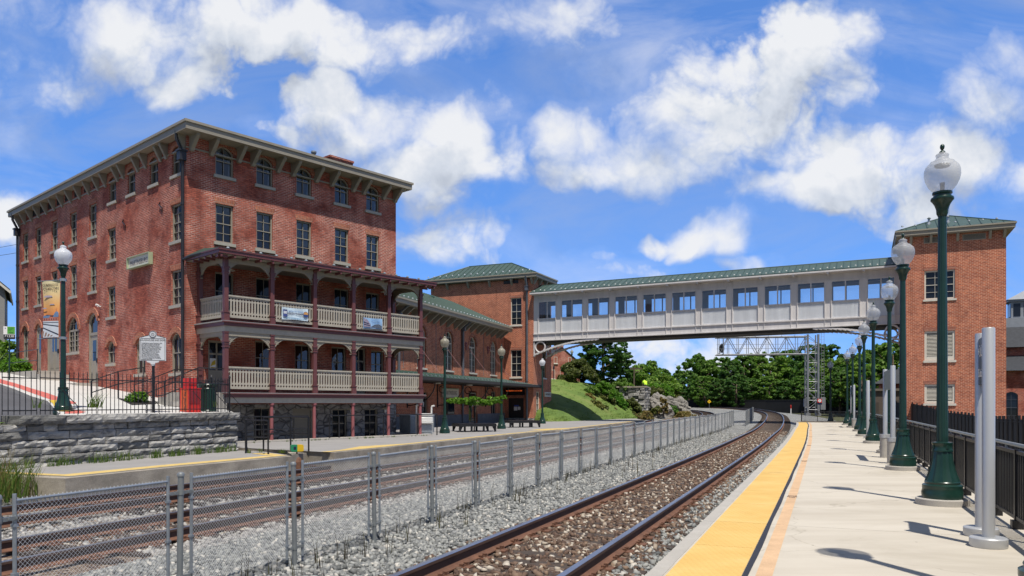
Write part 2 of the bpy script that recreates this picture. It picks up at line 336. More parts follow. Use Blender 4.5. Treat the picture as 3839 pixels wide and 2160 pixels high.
def stonemat(name, stops):
    m,t,p,o=nt(name); geo=N(t,'ShaderNodeNewGeometry'); c=ramp(t,geo.outputs['Random Per Island'],stops)
    t.links.new(c,p.inputs['Base Color']); p.inputs['Roughness'].default_value=.85; return m
m_stG=stonemat('grey_crushed_stone',[(0,(.09,.095,.095)),(.35,(.20,.205,.20)),(.88,(.31,.315,.30)),(1,(.52,.49,.44))])
m_stL=stonemat('pale_crushed_stone',[(0,(.12,.115,.11)),(.4,(.24,.23,.22)),(1,(.46,.44,.41))])
m_stB=stonemat('rusty_crushed_stone',[(0,(.05,.03,.022)),(.45,(.13,.08,.055)),(.80,(.21,.145,.10)),(.87,(.40,.35,.28)),(1,(.52,.47,.40))])
def grassmat(name,a,b):
    return mk(name,tuple((x+y)/2 for x,y in zip(a,b)),.9,var=.28,scale=.35,bump=.5,bscale=40,detail=8,fine=.35)
def lawnmat():
    m,t,p,o=nt('mown_lawn'); tc=N(t,'ShaderNodeTexCoord'); src=tc.outputs['Object']
    n=N(t,'ShaderNodeTexNoise',Scale=.35,Detail=9,Roughness=.65); t.links.new(src,n.inputs['Vector']); c=ramp(t,n.outputs['Fac'],[(.30,(.075,.135,.022)),(.48,(.125,.195,.034)),(.62,(.17,.22,.05)),(.74,(.23,.21,.09))])
    n2=N(t,'ShaderNodeTexNoise',Scale=9,Detail=5,Roughness=.7); t.links.new(src,n2.inputs['Vector']); c=mixc(t,1.0,c,ramp(t,n2.outputs['Fac'],[(.32,(.55,.58,.5)),(.55,(1,1,1)),(.72,(1.2,1.15,1.1))]),'MULTIPLY')
    t.links.new(c,p.inputs['Base Color']); p.inputs['Roughness'].default_value=.9; b=N(t,'ShaderNodeBump',Strength=.8,Distance=.08); t.links.new(n2.outputs['Fac'],b.inputs['Height']); t.links.new(b.outputs[0],p.inputs['Normal']); return m
m_lawn=lawnmat()
m_ground=grassmat('rough_ground',(.075,.085,.03),(.12,.12,.055))

# ------------------------------------------------------------------ camera, light, sky
cam=bpy.data.cameras.new('camera'); co=ob('camera',cam); S.camera=co
co.location=(0,0,CZ); co.rotation_euler=(R(90),0,0)
cam.sensor_width=36; cam.lens=36*F/3839; cam.shift_y=(CY-1080)/3839; cam.clip_end=6000; cam.clip_start=.05
SUN=Vector((.114,-.407,.906)).normalized()
sl=bpy.data.lights.new('sun','SUN'); sl.energy=5.0; sl.angle=R(.53); sl.color=(1,.945,.855); so=ob('sun',sl)
so.rotation_euler=SUN.to_track_quat('Z','Y').to_euler(); so.location=(10,-20,60)
W=bpy.data.worlds.new('World'); S.world=W; W.use_nodes=True; t=W.node_tree; t.nodes.clear()
wo=N(t,'ShaderNodeOutputWorld'); bg=N(t,'ShaderNodeBackground'); bg.inputs[1].default_value=.10; t.links.new(bg.outputs[0],wo.inputs[0])
sk=N(t,'ShaderNodeTexSky',sky_type='NISHITA'); sk.sun_disc=False; sk.sun_elevation=math.asin(SUN.z); sk.sun_rotation=math.atan2(SUN.x,SUN.y); sk.air_density=1.0; sk.dust_density=.6; sk.ozone_density=2.0
tc=N(t,'ShaderNodeTexCoord'); sp=N(t,'ShaderNodeSeparateXYZ'); t.links.new(tc.outputs['Generated'],sp.inputs[0])
def MA(tr,op,a,b=None,c=None,clamp=False):
    n=tr.nodes.new('ShaderNodeMath'); n.operation=op; n.use_clamp=clamp
    for i,v in enumerate((a,b,c)):
        if v is None: continue
        if hasattr(v,'links'): tr.links.new(v,n.inputs[i])
        else: n.inputs[i].default_value=v
    return n.outputs[0]
# cloud banks by direction: (bearing tan, elevation tan, half widths, weight), read off the photo
CL=[(60,70,260,130,.55),(340,90,230,110,.9),(470,190,110,75,.8),(640,50,260,95,.85),(860,90,200,80,.55),(1060,95,190,80,.5),(200,180,260,70,.5),
    (840,262,125,75,1.05),(930,320,190,85,1.0),(740,330,90,40,.7),(1120,300,150,90,1.0),(1080,400,240,100,1.05),(1230,410,120,90,.75),(1090,500,150,60,.62),(1100,600,150,70,.8),(1200,640,90,40,.5),
    (1400,70,150,95,.85),(1450,170,90,50,.55),
    (1450,345,110,65,.95),(1490,420,140,60,1.0),(1640,400,220,85,1.1),(1800,300,230,120,1.0),(1900,180,240,130,.9),(2040,110,170,110,.75),(1700,190,120,90,.5),(1990,370,130,80,.8),
    (2010,480,190,60,.9),(2200,420,230,90,1.0),(2380,400,200,90,.9),(2290,500,220,60,.7),
    (2490,270,130,110,.9),(2580,190,110,110,1.0),(2560,420,170,80,.7),(2470,560,170,30,.5),
    (1790,590,95,62,1.0),(1640,608,60,26,.7),(1560,685,140,36,.6),(1890,672,75,24,.75),(1500,645,50,22,.5),
    (30,540,90,80,.7),(1640,900,420,90,.55),(1900,880,260,60,.5),(-300,400,300,120,.9),(2900,350,250,160,.9),(300,-250,500,110,.9),(1500,-300,600,120,.9),(2300,-200,400,110,.8)]
g=bpy.data.node_groups.new('cloud_density','ShaderNodeTree')
g.interface.new_socket('P',in_out='INPUT',socket_type='NodeSocketVector'); g.interface.new_socket('D',in_out='OUTPUT',socket_type='NodeSocketFloat')
gi=g.nodes.new('NodeGroupInput'); go=g.nodes.new('NodeGroupOutput')
wn=g.nodes.new('ShaderNodeTexNoise'); wn.inputs['Scale'].default_value=9; wn.inputs['Detail'].default_value=3; g.links.new(gi.outputs[0],wn.inputs['Vector'])
w1=g.nodes.new('ShaderNodeVectorMath'); w1.operation='SUBTRACT'; g.links.new(wn.outputs['Color'],w1.inputs[0]); w1.inputs[1].default_value=(.5,.5,.5)
w2=g.nodes.new('ShaderNodeVectorMath'); w2.operation='MULTIPLY_ADD'; g.links.new(w1.outputs[0],w2.inputs[0]); w2.inputs[1].default_value=(.10,.10,0); g.links.new(gi.outputs[0],w2.inputs[2])
acc=None
for (x,y,rx,ry,wt) in CL:
    a=g.nodes.new('ShaderNodeVectorMath'); a.operation='MULTIPLY_ADD'; kx,ky=1931/rx/1.36,1931/ry/1.36
    g.links.new(w2.outputs[0],a.inputs[0]); a.inputs[1].default_value=(kx,ky,0); a.inputs[2].default_value=(-(x-1287)/1931*kx,-(1016-y)/1931*ky,0)
    b=g.nodes.new('ShaderNodeVectorMath'); b.operation='DOT_PRODUCT'; g.links.new(a.outputs[0],b.inputs[0]); g.links.new(a.outputs[0],b.inputs[1])
    d=MA(g,'MULTIPLY_ADD',b.outputs['Value'],-wt,wt)
    acc = d if acc is None else MA(g,'SMOOTH_MAX',acc,d,.25)
acc=MA(g,'MAXIMUM',acc,-.6)
n1=g.nodes.new('ShaderNodeTexNoise'); n1.inputs['Scale'].default_value=8.0; n1.inputs['Detail'].default_value=12; n1.inputs['Roughness'].default_value=.62; g.links.new(gi.outputs[0],n1.inputs['Vector'])
n0=g.nodes.new('ShaderNodeTexNoise'); n0.inputs['Scale'].default_value=3.0; n0.inputs['Detail'].default_value=6; g.links.new(gi.outputs[0],n0.inputs['Vector'])
vb=g.nodes.new('ShaderNodeTexVoronoi'); vb.inputs['Scale'].default_value=11; vb.inputs['Detail'].default_value=3; vb.inputs['Roughness'].default_value=.55; vb.inputs['Lacunarity'].default_value=2.3; g.links.new(w2.outputs[0],vb.inputs['Vector'])
x1=MA(g,'ADD',MA(g,'MULTIPLY_ADD',n1.outputs['Fac'],1.5,-.80),MA(g,'MULTIPLY_ADD',vb.outputs['Distance'],-.55,.47)); x0=MA(g,'MULTIPLY_ADD',n0.outputs['Fac'],.5,-.25)
g.links.new(MA(g,'ADD',acc,MA(g,'ADD',x1,x0)),go.inputs[0])
ay=MA(t,'MAXIMUM',MA(t,'ABSOLUTE',sp.outputs['Y']),.08)
px=MA(t,'DIVIDE',sp.outputs['X'],ay); pz=MA(t,'DIVIDE',sp.outputs['Z'],ay)
cb=N(t,'ShaderNodeCombineXYZ'); t.links.new(px,cb.inputs[0]); t.links.new(pz,cb.inputs[1])
G1=t.nodes.new('ShaderNodeGroup'); G1.node_tree=g; t.links.new(cb.outputs[0],G1.inputs[0])
of=t.nodes.new('ShaderNodeVectorMath'); of.operation='ADD'; t.links.new(cb.outputs[0],of.inputs[0]); of.inputs[1].default_value=(.014,.06,0)
G2=t.nodes.new('ShaderNodeGroup'); G2.node_tree=g; t.links.new(of.outputs[0],G2.inputs[0])
mask=N(t,'ShaderNodeMapRange',interpolation_type='SMOOTHSTEP'); t.links.new(G1.outputs[0],mask.inputs[0]); mask.inputs[1].default_value=-.04; wv=N(t,'ShaderNodeTexNoise',Scale=3.3,Detail=3); t.links.new(cb.outputs[0],wv.inputs['Vector']); wr=N(t,'ShaderNodeMapRange'); t.links.new(wv.outputs['Fac'],wr.inputs[0]); wr.inputs[1].default_value=.35; wr.inputs[2].default_value=.65; wr.inputs[3].default_value=.36; wr.inputs[4].default_value=1.45; t.links.new(wr.outputs[0],mask.inputs[2])
wisp=N(t,'ShaderNodeTexNoise',Scale=2.2,Detail=8,Roughness=.6,Distortion=1.2); mpw=N(t,'ShaderNodeMapping'); mpw.inputs['Scale'].default_value=(1.2,3.2,1); mpw.inputs['Rotation'].default_value=(0,0,.35); t.links.new(cb.outputs[0],mpw.inputs[0]); t.links.new(mpw.outputs[0],wisp.inputs['Vector'])
wm=N(t,'ShaderNodeMapRange'); t.links.new(wisp.outputs['Fac'],wm.inputs[0]); wm.inputs[1].default_value=.40; wm.inputs[2].default_value=.82; wm.inputs[4].default_value=.50
dif=MA(t,'SUBTRACT',MA(t,'SUBTRACT',G1.outputs[0],G2.outputs[0]),MA(t,'MULTIPLY',MA(t,'MAXIMUM',MA(t,'SUBTRACT',G1.outputs[0],.55),0.0),.38)); 
lt=N(t,'ShaderNodeMapRange'); t.links.new(dif,lt.inputs[0]); lt.inputs[1].default_value=-.42; lt.inputs[2].default_value=.40
ccol=ramp(t,lt.outputs[0],[(0,(.55,.60,.69)),(.5,(.77,.82,.90)),(1,(1.0,1.01,1.03))])
cs=t.nodes.new('ShaderNodeVectorMath'); cs.operation='SCALE'; t.links.new(ccol,cs.inputs[0]); cs.inputs['Scale'].default_value=8.4
hs=t.nodes.new('ShaderNodeVectorMath'); hs.operation='MULTIPLY'; hs.inputs[1].default_value=(.95,1.44,2.12); t.links.new(sk.outputs[0],hs.inputs[0])
zz_=MA(t,'MULTIPLY_ADD',MA(t,'MAXIMUM',sp.outputs['Z'],0.0),.82,.17); sv_=N(t,'ShaderNodeCombineXYZ'); t.links.new(sp.outputs['X'],sv_.inputs[0]); t.links.new(sp.outputs['Y'],sv_.inputs[1]); t.links.new(zz_,sv_.inputs[2]); sn_=t.nodes.new('ShaderNodeVectorMath'); sn_.operation='NORMALIZE'; t.links.new(sv_.outputs[0],sn_.inputs[0]); t.links.new(sn_.outputs[0],sk.inputs['Vector'])
m1=MA(t,'MAXIMUM',mask.outputs[0],wm.outputs[0]); m1=MA(t,'MULTIPLY',m1,.96)
mz=N(t,'ShaderNodeMapRange'); t.links.new(sp.outputs['Z'],mz.inputs[0]); mz.inputs[1].default_value=-.02; mz.inputs[2].default_value=.02
m1=MA(t,'MULTIPLY',m1,mz.outputs[0])
fin=mixc(t,m1,hs.outputs[0],cs.outputs[0])
# unseen grey layer added overhead and behind, to make ambient light less blue
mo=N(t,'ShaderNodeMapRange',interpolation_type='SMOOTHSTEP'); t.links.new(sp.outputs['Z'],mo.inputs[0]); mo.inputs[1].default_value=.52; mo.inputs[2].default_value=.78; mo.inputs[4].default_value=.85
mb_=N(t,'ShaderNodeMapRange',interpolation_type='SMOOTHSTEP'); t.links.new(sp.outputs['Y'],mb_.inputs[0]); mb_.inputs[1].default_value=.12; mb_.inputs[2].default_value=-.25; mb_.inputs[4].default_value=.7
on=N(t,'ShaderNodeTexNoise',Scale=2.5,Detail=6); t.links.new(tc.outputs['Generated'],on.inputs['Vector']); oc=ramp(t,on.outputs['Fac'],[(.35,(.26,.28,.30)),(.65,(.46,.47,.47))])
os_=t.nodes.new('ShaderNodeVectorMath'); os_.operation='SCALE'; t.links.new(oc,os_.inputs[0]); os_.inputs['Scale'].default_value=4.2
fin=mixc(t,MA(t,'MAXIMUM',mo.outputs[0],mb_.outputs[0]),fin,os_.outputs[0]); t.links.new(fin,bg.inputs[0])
S.view_settings.view_transform='Standard'; S.view_settings.look='None'; S.view_settings.exposure=.08; S.view_settings.gamma=1
W.cycles.sampling_method='MANUAL'; W.cycles.sample_map_resolution=1024
S.cycles.use_denoising=True; S.cycles.max_bounces=6; S.cycles.transparent_max_bounces=24; S.cycles.caustics_reflective=False; S.cycles.caustics_refractive=False
S.cycles.sample_clamp_indirect=8
# ------------------------------------------------------------------ track alignment (plan curve through surveyed points)
PT=[(-9.2,-14),(-4.3,-2.2),(-.36,7.4),(4.4,19.1),(9.35,31.4),(14.3,44.1),(19.1,56.5),(25.0,73),(30.2,89),(33.6,102.7),(35.2,115),(34.8,127),(31.0,140),(21,155),(2,171),(-25,185),(-60,196)]
def _cr():
    out=[]
    P=[Vector((*p,0)) for p in PT]
    for i in range(1,len(P)-2):
        for k in range(24):
            u=k/24; a,b,c,d=P[i-1],P[i],P[i+1],P[i+2]
            out.append(.5*((2*b)+(-a+c)*u+(2*a-5*b+4*c-d)*u*u+(-a+3*b-3*c+d)*u**3))
    L=[0.0]
    for i in range(1,len(out)): L.append(L[-1]+(out[i]-out[i-1]).length)
    return out,L
_P,_L=_cr(); SMAX=_L[-1]-.5
_X=np.array([p.x for p in _P]); _Y=np.array([p.y for p in _P]); _LA=np.array(_L)
def Cx(s): return float(np.interp(s,_LA,_X)), float(np.interp(s,_LA,_Y))
def hd(s):
    x0,y0=Cx(max(0,s-.6)); x1,y1=Cx(min(SMAX,s+.6)); return math.atan2(x1-x0,y1-y0)     # right of +Y
def zt(y): return -.19+ (0 if y<46 else .0139*(y-46)**2/8 if y<50 else .0139*(y-48))
def off(s,w):
    x,y=Cx(s); h=hd(s); return x+w*math.cos(h), y-w*math.sin(h)
def s_at_y(y): return float(np.interp(y,_Y[:300],_LA[:300])) if y<130 else float(_LA[300])
S0=s_at_y(-1.9)
def ribbon(mb,s0,s1,w0,w1,z,ds=1.0,mi=None,zrel=None):
    n=max(1,int((s1-s0)/ds)); ss=[s0+(s1-s0)*i/n for i in range(n+1)]; vs=[]
    f0=w0 if callable(w0) else (lambda s:w0); f1=w1 if callable(w1) else (lambda s:w1)
    for s in ss:
        for f in (f0,f1):
            x,y=off(s,f(s)); zz=z if zrel is None else zt(y)+zrel
            vs.append((x,y,zz))
    mb.add(vs,[(2*i,2*i+1,2*i+3,2*i+2) for i in range(n)],mi)
# ------------------------------------------------------------------ ground and ballast
def gz(x,y):
    b=-1.0 + .0118*max(0,y-55); return min(b,1.2)
mb=MB(); xs=[-1500,-600,-300,-160,-100,-60,-30,0,30,60,100,160,300,600,1500]; ys=[-300,-60,0,20,40,55,75,100,130,160,200,260,400,800,2500]
vs=[(x,y,gz(x,y)) for y in ys for x in xs]; nx=len(xs)
mb.add(vs,[(j*nx+i,j*nx+i+1,(j+1)*nx+i+1,(j+1)*nx+i) for j in range(len(ys)-1) for i in range(nx-1)])
struct(mb.build('ground',m_ground))
PROF=[(6.5,-.75),(3.2,-.4),(1.66,-.30),(1.25,-.205),(.74,-.20),(-.74,-.20),(-1.3,-.21),(-1.9,-.24),(-2.6,-.17),(-3.3,-.22),(-4.6,-.38),(-5.9,-.56),(-6.6,-.585),(-8.0,-.585),(-8.7,-.60),(-9.5,-.63),(-10.2,-.59),(-11.7,-.59),(-12.9,-.60),(-14.5,-.62)]
def bprof(w): return float(np.interp(-w,[-p[0] for p in PROF],[p[1] for p in PROF]))
mb=MB(); n=int((SMAX-2)/.8); vs=[]
for i in range(n+1):
    s=1+(SMAX-2)*i/n
    for (w,z) in PROF:
        x,y=off(s,w); k=min(1,max(0,(y-62)/15)); vs.append((x,y,zt(y)+z))
m_=len(PROF); fs=[];mi=[]
for i in range(n):
    for j in range(m_-1):
        fs.append((i*m_+j,i*m_+j+1,(i+1)*m_+j+1,(i+1)*m_+j)); mi.append(1 if 3<=j<=5 or 11<=j<=12 or 15<=j<=16 else 0)
mb.v=vs; mb.f=fs; mb.m=mi
struct(mb.build('ballast_bed',[m_gravel,m_gravelB],smooth=True))
# crushed stones (countless): numpy cubes knocked out of shape
def stones(name, mat, n, sfun, size, seed):
    rg=np.random.default_rng(seed); base=np.array([(-1,-1,-1),(1,-1,-1),(1,1,-1),(-1,1,-1),(-1,-1,1),(1,-1,1),(1,1,1),(-1,1,1)],float)
    P=[]; 
    pts=sfun(rg,n)
    m=len(pts); V=np.repeat(base[None],m,0)*(1+rg.uniform(-.42,.25,(m,8,3)))
    sz=rg.uniform(size[0],size[1],(m,1,1))*np.array([1,.85,.62])*rg.uniform(.75,1.25,(m,1,3))
    V=V*sz*.5
    q=rg.normal(size=(m,4)); q[:,1:3]*=.45; q/=np.linalg.norm(q,axis=1)[:,None]; w,x,y,z=q.T
    Rm=np.stack([1-2*(y*y+z*z),2*(x*y-z*w),2*(x*z+y*w),2*(x*y+z*w),1-2*(x*x+z*z),2*(y*z-x*w),2*(x*z-y*w),2*(y*z+x*w),1-2*(x*x+y*y)],1).reshape(m,3,3)
    V=np.einsum('mij,mkj->mki',Rm,V)+pts[:,None,:]
    f=np.array([(0,3,2,1),(4,5,6,7),(0,1,5,4),(1,2,6,5),(2,3,7,6),(3,0,4,7)]); Fq=(f[None]+8*np.arange(m)[:,None,None]).reshape(-1,4)
    me=bpy.data.meshes.new(name); me.vertices.add(m*8); me.vertices.foreach_set('co',V.reshape(-1)); me.loops.add(Fq.size); me.loops.foreach_set('vertex_index',Fq.reshape(-1).astype(np.int32))
    me.polygons.add(len(Fq)); me.polygons.foreach_set('loop_start',np.arange(0,Fq.size,4,dtype=np.int32)); me.polygons.foreach_set('loop_total',np.full(len(Fq),4,np.int32)); me.update(calc_edges=True); me.materials.append(mat)
    return struct(ob(name,me),'stuff')
_sg=np.arange(0,SMAX,.25); _xg=np.array([off(s,0)[0] for s in _sg]); _yg=np.array([off(s,0)[1] for s in _sg]); _hg=np.array([hd(s) for s in _sg]); _zg=np.array([zt(y) for y in _yg])
_pw=np.array([-p[0] for p in PROF]); _pz=np.array([p[1] for p in PROF])
def along(w0,w1,s0,s1,near=2.0,skip=None,dz=.0):
    def f(rg,n):
        # density falls with distance
        u=rg.uniform(0,1,n); s=s0+(s1-s0)*u**near; w=rg.uniform(w0,w1,n)
        if skip is not None:
            k=~skip(s,w,rg); s,w=s[k],w[k]
        x=np.interp(s,_sg,_xg)+w*np.cos(np.interp(s,_sg,_hg)); y=np.interp(s,_sg,_yg)-w*np.sin(np.interp(s,_sg,_hg)); z=np.interp(s,_sg,_zg)+np.interp(-w,_pw,_pz)+rg.uniform(-.012,.018,len(s))+dz
        return np.stack([x,y,z],1)
    return f
SN=s_at_y(3.0)
TIE=.535
def ontie(s,w,rg): 
    ph=np.mod(s,TIE)/TIE; return (np.abs(ph-.5)<.2)&(rg.uniform(0,1,len(s))<.72)
def railskip(cs):
    def f(s,w,rg):
        k=np.zeros(len(s),bool)
        for c in cs: k|=(np.abs(np.abs(w-c)-.7525)<.1)
        return k
    return f
def sk1(s,w,rg): return ontie(s,w,rg)|railskip([0])(s,w,rg)
stones('grey_ballast',m_stG,46000,along(-5.6,-1.0,SN,s_at_y(48),1.75,railskip([0])),(.034,.07),1)
stones('grey_ballast',m_stG,7000,along(.95,1.68,SN,s_at_y(45),1.6,sk1),(.034,.07),2)
stones('rusty_ballast',m_stB,20000,along(-1.3,1.25,SN,s_at_y(50),1.7,sk1,-.0),(.034,.075),3)
def sk2(s,w,rg): return railskip([-7.3,-11.0])(s,w,rg)|(ontie(s,w,rg)&((np.abs(w+7.3)<1.25)|(np.abs(w+11)<1.25)))
stones('pale_ballast',m_stL,36000,along(-12.5,-5.3,s_at_y(9),s_at_y(42),1.5,sk2),(.05,.09),4)
stones('rusty_ballast',m_stB,13000,along(-8.2,-6.35,s_at_y(9),s_at_y(42),1.5,sk2,.012),(.04,.075),5)
stones('rusty_ballast',m_stB,8000,along(-11.9,-10.1,s_at_y(13),s_at_y(42),1.5,sk2,.012),(.04,.075),6)
# ------------------------------------------------------------------ railway tracks
RP=[(-.075,0),(.075,0),(.075,.012),(.03,.028),(.012,.045),(.012,.125),(.037,.138),(.037,.17),(.028,.178),(-.028,.178),(-.037,.17),(-.037,.138),(-.012,.125),(-.012,.045),(-.03,.028),(-.075,.012)]
RM=[2,2,2,2,1,1,1,0,0,0,1,1,1,2,2,2]
def tie_mesh(seed):
    r=random.Random(seed); mb=MB(); n=8; L=1.3
    secs=[]
    for i in range(n+1):
        x=-L+2*L*i/n; secs.append([(x,-.115+r.uniform(-.012,.012),-.17),(x,.115+r.uniform(-.012,.012),-.17),(x,.112+r.uniform(-.01,.01),r.uniform(-.012,.004)),(x,-.112+r.uniform(-.01,.01),r.uniform(-.012,.004))])
    vs=[p for sct in secs for p in sct]; fs=[(3,2,1,0)]+[(4*i+a,4*i+(a+1)%4,4*i+4+(a+1)%4,4*i+4+a) for i in range(n) for a in range(4)]+[(4*n,4*n+1,4*n+2,4*n+3)]
    mb.add(vs,fs); return mb.mesh('tie',m_wood)
TIEM=[tie_mesh(i) for i in range(5)]
mb=MB(); mb.box(-.19,.19,-.09,.09,-.004,.016)
for x in (-.1,.1,):
    for y in (-.055,.055): mb.box(x-.014,x+.014,y-.014,y+.014,.016,.05); mb.box(x-(.014 if x<0 else .034),x+(.034 if x<0 else .014),y-.016,y+.016,.04,.052)
mb.box(-.1,-.08,-.13,.13,.008,.03); mb.box(.08,.1,-.13,.13,.008,.03)
PLATE=mb.mesh('tie_plate',m_rust)
def track(label, w, s0, s1, zr, ntie, ts0):
    x,y=off(ts0,w); t=thing('railway_track',label,'railway track',(0,0,0))
    for sd in (-1,1):
        mb=MB(); n=int((s1-s0)/.8); k=len(RP); vs=[]
        for i in range(n+1):
            s=s0+(s1-s0)*i/n; x,y=off(s,w+sd*.7525); h=hd(s); z=zt(y)+zr-.178
            for (a,b) in RP: vs.append((x+a*math.cos(h),y-a*math.sin(h),z+b))
        fs=[];mi=[]
        for i in range(n):
            for j in range(k): fs.append((i*k+j,i*k+(j+1)%k,(i+1)*k+(j+1)%k,(i+1)*k+j)); mi.append(RM[j])
        mb.v=vs; mb.f=fs; mb.m=mi; mb.build('rail',[m_railtop,m_railside,m_rust],t)
    far=MB(); j=0; s=math.floor(ts0/TIE)*TIE+TIE/2
    while s<s1-30 and s<s_at_y(118):
        x,y=off(s,w); h=hd(s); z=zt(y)+zr-.192
        if j<ntie:
            o=ob('tie',TIEM[RND.randrange(5)],t,(x+RND.uniform(-.04,.04)*math.cos(h),y,z),-h+RND.uniform(-.02,.02)+(math.pi if RND.random()<.5 else 0))
            if j<60:
                for sd in (-1,1): ob('tie_plate',PLATE,o,(sd*.7525,0,.0))
        else:
            far.at(x,y,z,-h); far.box(-1.3,1.3,-.115,.115,-.15,0)
        j+=1; s+=TIE
    if far.v: struct(far.build('distant_ties',m_wood,t),'stuff')
    return t
track('rusty railway track with brown stained ballast right beside the yellow edged platform',0,s_at_y(2),SMAX-8,0,98,s_at_y(4.2))
track('middle railway track just behind the chain link fence',-7.3,s_at_y(3),SMAX-30,-.34,78,s_at_y(8.5))
track('farthest railway track running along the old left platform wall',-11.0,s_at_y(6),s_at_y(75),-.34,70,s_at_y(12))
# ------------------------------------------------------------------ right platform
SE=s_at_y(61.5); SB=s_at_y(-4); WR=5.75
def slab(name,s0,s1,w0,w1,ztop,h,mat,ds=2.0,kind='structure'):
    mb=MB(); ribbon(mb,s0,s1,w0,w1,ztop,ds)
    f0=w0 if callable(w0) else (lambda s:w0); f1=w1 if callable(w1) else (lambda s:w1)
    n=max(1,int((s1-s0)/ds))
    for i in range(n):
        a,b=s0+(s1-s0)*i/n,s0+(s1-s0)*(i+1)/n
        for f,fl in ((f0,1),(f1,0)):
            p,q=off(a,f(a)),off(b,f(b)); Q=[(*p,ztop-h),(*q,ztop-h),(*q,ztop),(*p,ztop)]; mb.poly(Q if fl else Q[::-1])
    for s,fl in ((s0,1),(s1,0)):
        p,q=off(s,f0(s)),off(s,f1(s)); Q=[(*p,ztop-h),(*p,ztop),(*q,ztop),(*q,ztop-h)]; mb.poly(Q if fl else Q[::-1])
    o=mb.build(name,mat); 
    if kind: struct(o,kind)
    return o
# concrete deck in sections with dark joints
seg=[SB]; s=s_at_y(10.15)
JT=[s_at_y(y) for y in (4.0,10.3,18.9,28.5,38,47,55)]
JT=[SB]+JT+[SE]
for a,b in zip(JT[:-1],JT[1:]):
    slab('platform_deck',a+.006,b-.006,1.7+.14,WR,0,.9,m_conc)
    slab('platform_edge',a+.006,b-.006,1.7,1.7+.138,.001,.9,m_concE)
    ta=a+.006; n=max(1,round((b-a)/1.83))
    for i in range(n):
        p,q=a+(b-a)*i/n+.007,a+(b-a)*(i+1)/n-.007
        slab('tactile_strip',p,q,1.865,2.465,.005,.004,m_tac,1.0)
    mb=MB(); ribbon(mb,a+.006,b-.006,2.468,lambda s:2.522+.006*math.sin(s*1.7),.004,.5); struct(mb.build('edging_strip',m_gap))
    mb=MB(); ribbon(mb,a+.006,b-.006,2.575,2.71,.004,.5); struct(mb.build('orange_line',m_or))
slab('platform_footing',SB,SE-.1,1.78,WR-.1,-.02,1.2,m_concOld)
# stencilled words on the orange line
for y in (13.1,20.6,27.8,35,43):
    s=s_at_y(y); x,yy=off(s,2.645); h=hd(s)
    o=text('STAND\nBEHIND\nLINE',.1,m_brown,None,(x,yy,.0075),(0,0,-h+R(0)),ex=.0008,name='floor_stencil',sx=1.0,line=.9); o.scale=(.42,1.35,1)
    tag(o,'dark stencilled words on the orange platform line, '+{13.1:'nearest of the five',20.6:'second of the five from the front',27.8:'third of the five from the front',35:'fourth of the five from the front',43:'farthest of the five'}[y],'stencil','stencilled words on the orange line')
# ------------------------------------------------------------------ chain-link fence between the tracks
def fw(s):
    y=Cx(s)[1]; return -float(np.interp(y,[5,10,20,35,58,62,80],[2.35,2.45,2.75,3.05,2.85,2.8,2.8]))
PW,PH=1.42,1.03
def wire_mesh():
    mb=MB(); w,h,p,r=PW-.05,PH-.03,.036,.0013
    n=int((w+h)/p)
    for k in range(n+1):
        c=k*p
        for sg in (1,-1):
            # line x - z = c - h  (sg=1)  or mirrored
            pts=[]
            x0=max(0,c-h); z0=x0-(c-h); x1=min(w,c); z1=x1-(c-h)
            if x1-x0<.01: continue
            if sg<0: x0,x1=w-x0,w-x1
            y=.004*sg; a=Vector((x0-w/2,y,z0+.03)); b=Vector((x1-w/2,y,z1+.03)); d=(b-a).normalized(); nx_=Vector((d.z,0,-d.x))*r; ny=Vector((0,r,0))
            vs=[a+nx_,a-nx_*.5+ny,a-nx_*.5-ny,b+nx_,b-nx_*.5+ny,b-nx_*.5-ny]
            mb.add([tuple(v) for v in vs],[(0,1,4,3),(1,2,5,4),(2,0,3,5)])
    for i in range(int(w/p)):                               # knuckles along the top rail
        x=-w/2+i*p; mb.add([(x-.006,0,h+.01),(x+.006,0,h+.01),(x,-.006,h+.06),(x,.006,h+.06)],[(0,1,2),(0,1,3),(0,2,3),(1,2,3)])
    return mb.mesh('wire_mesh',m_galvL,uv=False)
WIRE=wire_mesh()
mb=MB()
for sd in (-1,1):
    mb.tube([(sd*PW/2,0,0),(sd*PW/2,0,PH+.06)],.0145,8)
    for z in (.16,.5,.86): mb.box(sd*PW/2-.019,sd*PW/2+.019,-.019,.019,z-.011,z+.011)
mb.tube([(-PW/2,0,PH+.01),(PW/2,0,PH+.01)],.0115,8)
PFR=mb.mesh('panel_frame',m_galv,smooth=35)
mb=MB(); mb.tube([(0,0,-.3),(0,0,1.13)],.028,12); mb.lathe([(.033,1.13),(.033,1.15),(.026,1.163),(.008,1.17)],12)
for z in (.2,.98):
    mb.lathe([(.033,z-.02),(.033,z+.02)],12); mb.box(-.15,.15,-.01,.004,z-.015,z+.015)
    for x in (-.14,-.08,.08,.14): mb.lathe([(.009,z-.008),(.009,z+.008)],6,c=(x,-.012))
POST=mb.mesh('fence_post',m_gpost,smooth=35)
fence=thing('chain_link_fence','long galvanised chain link fence of low panels between the two railway lines','fence',(0,0,0))
PIT=1.70; s=s_at_y(6.3)-.14-3*PIT; i=0
ztf=lambda y: zt(y)-.15
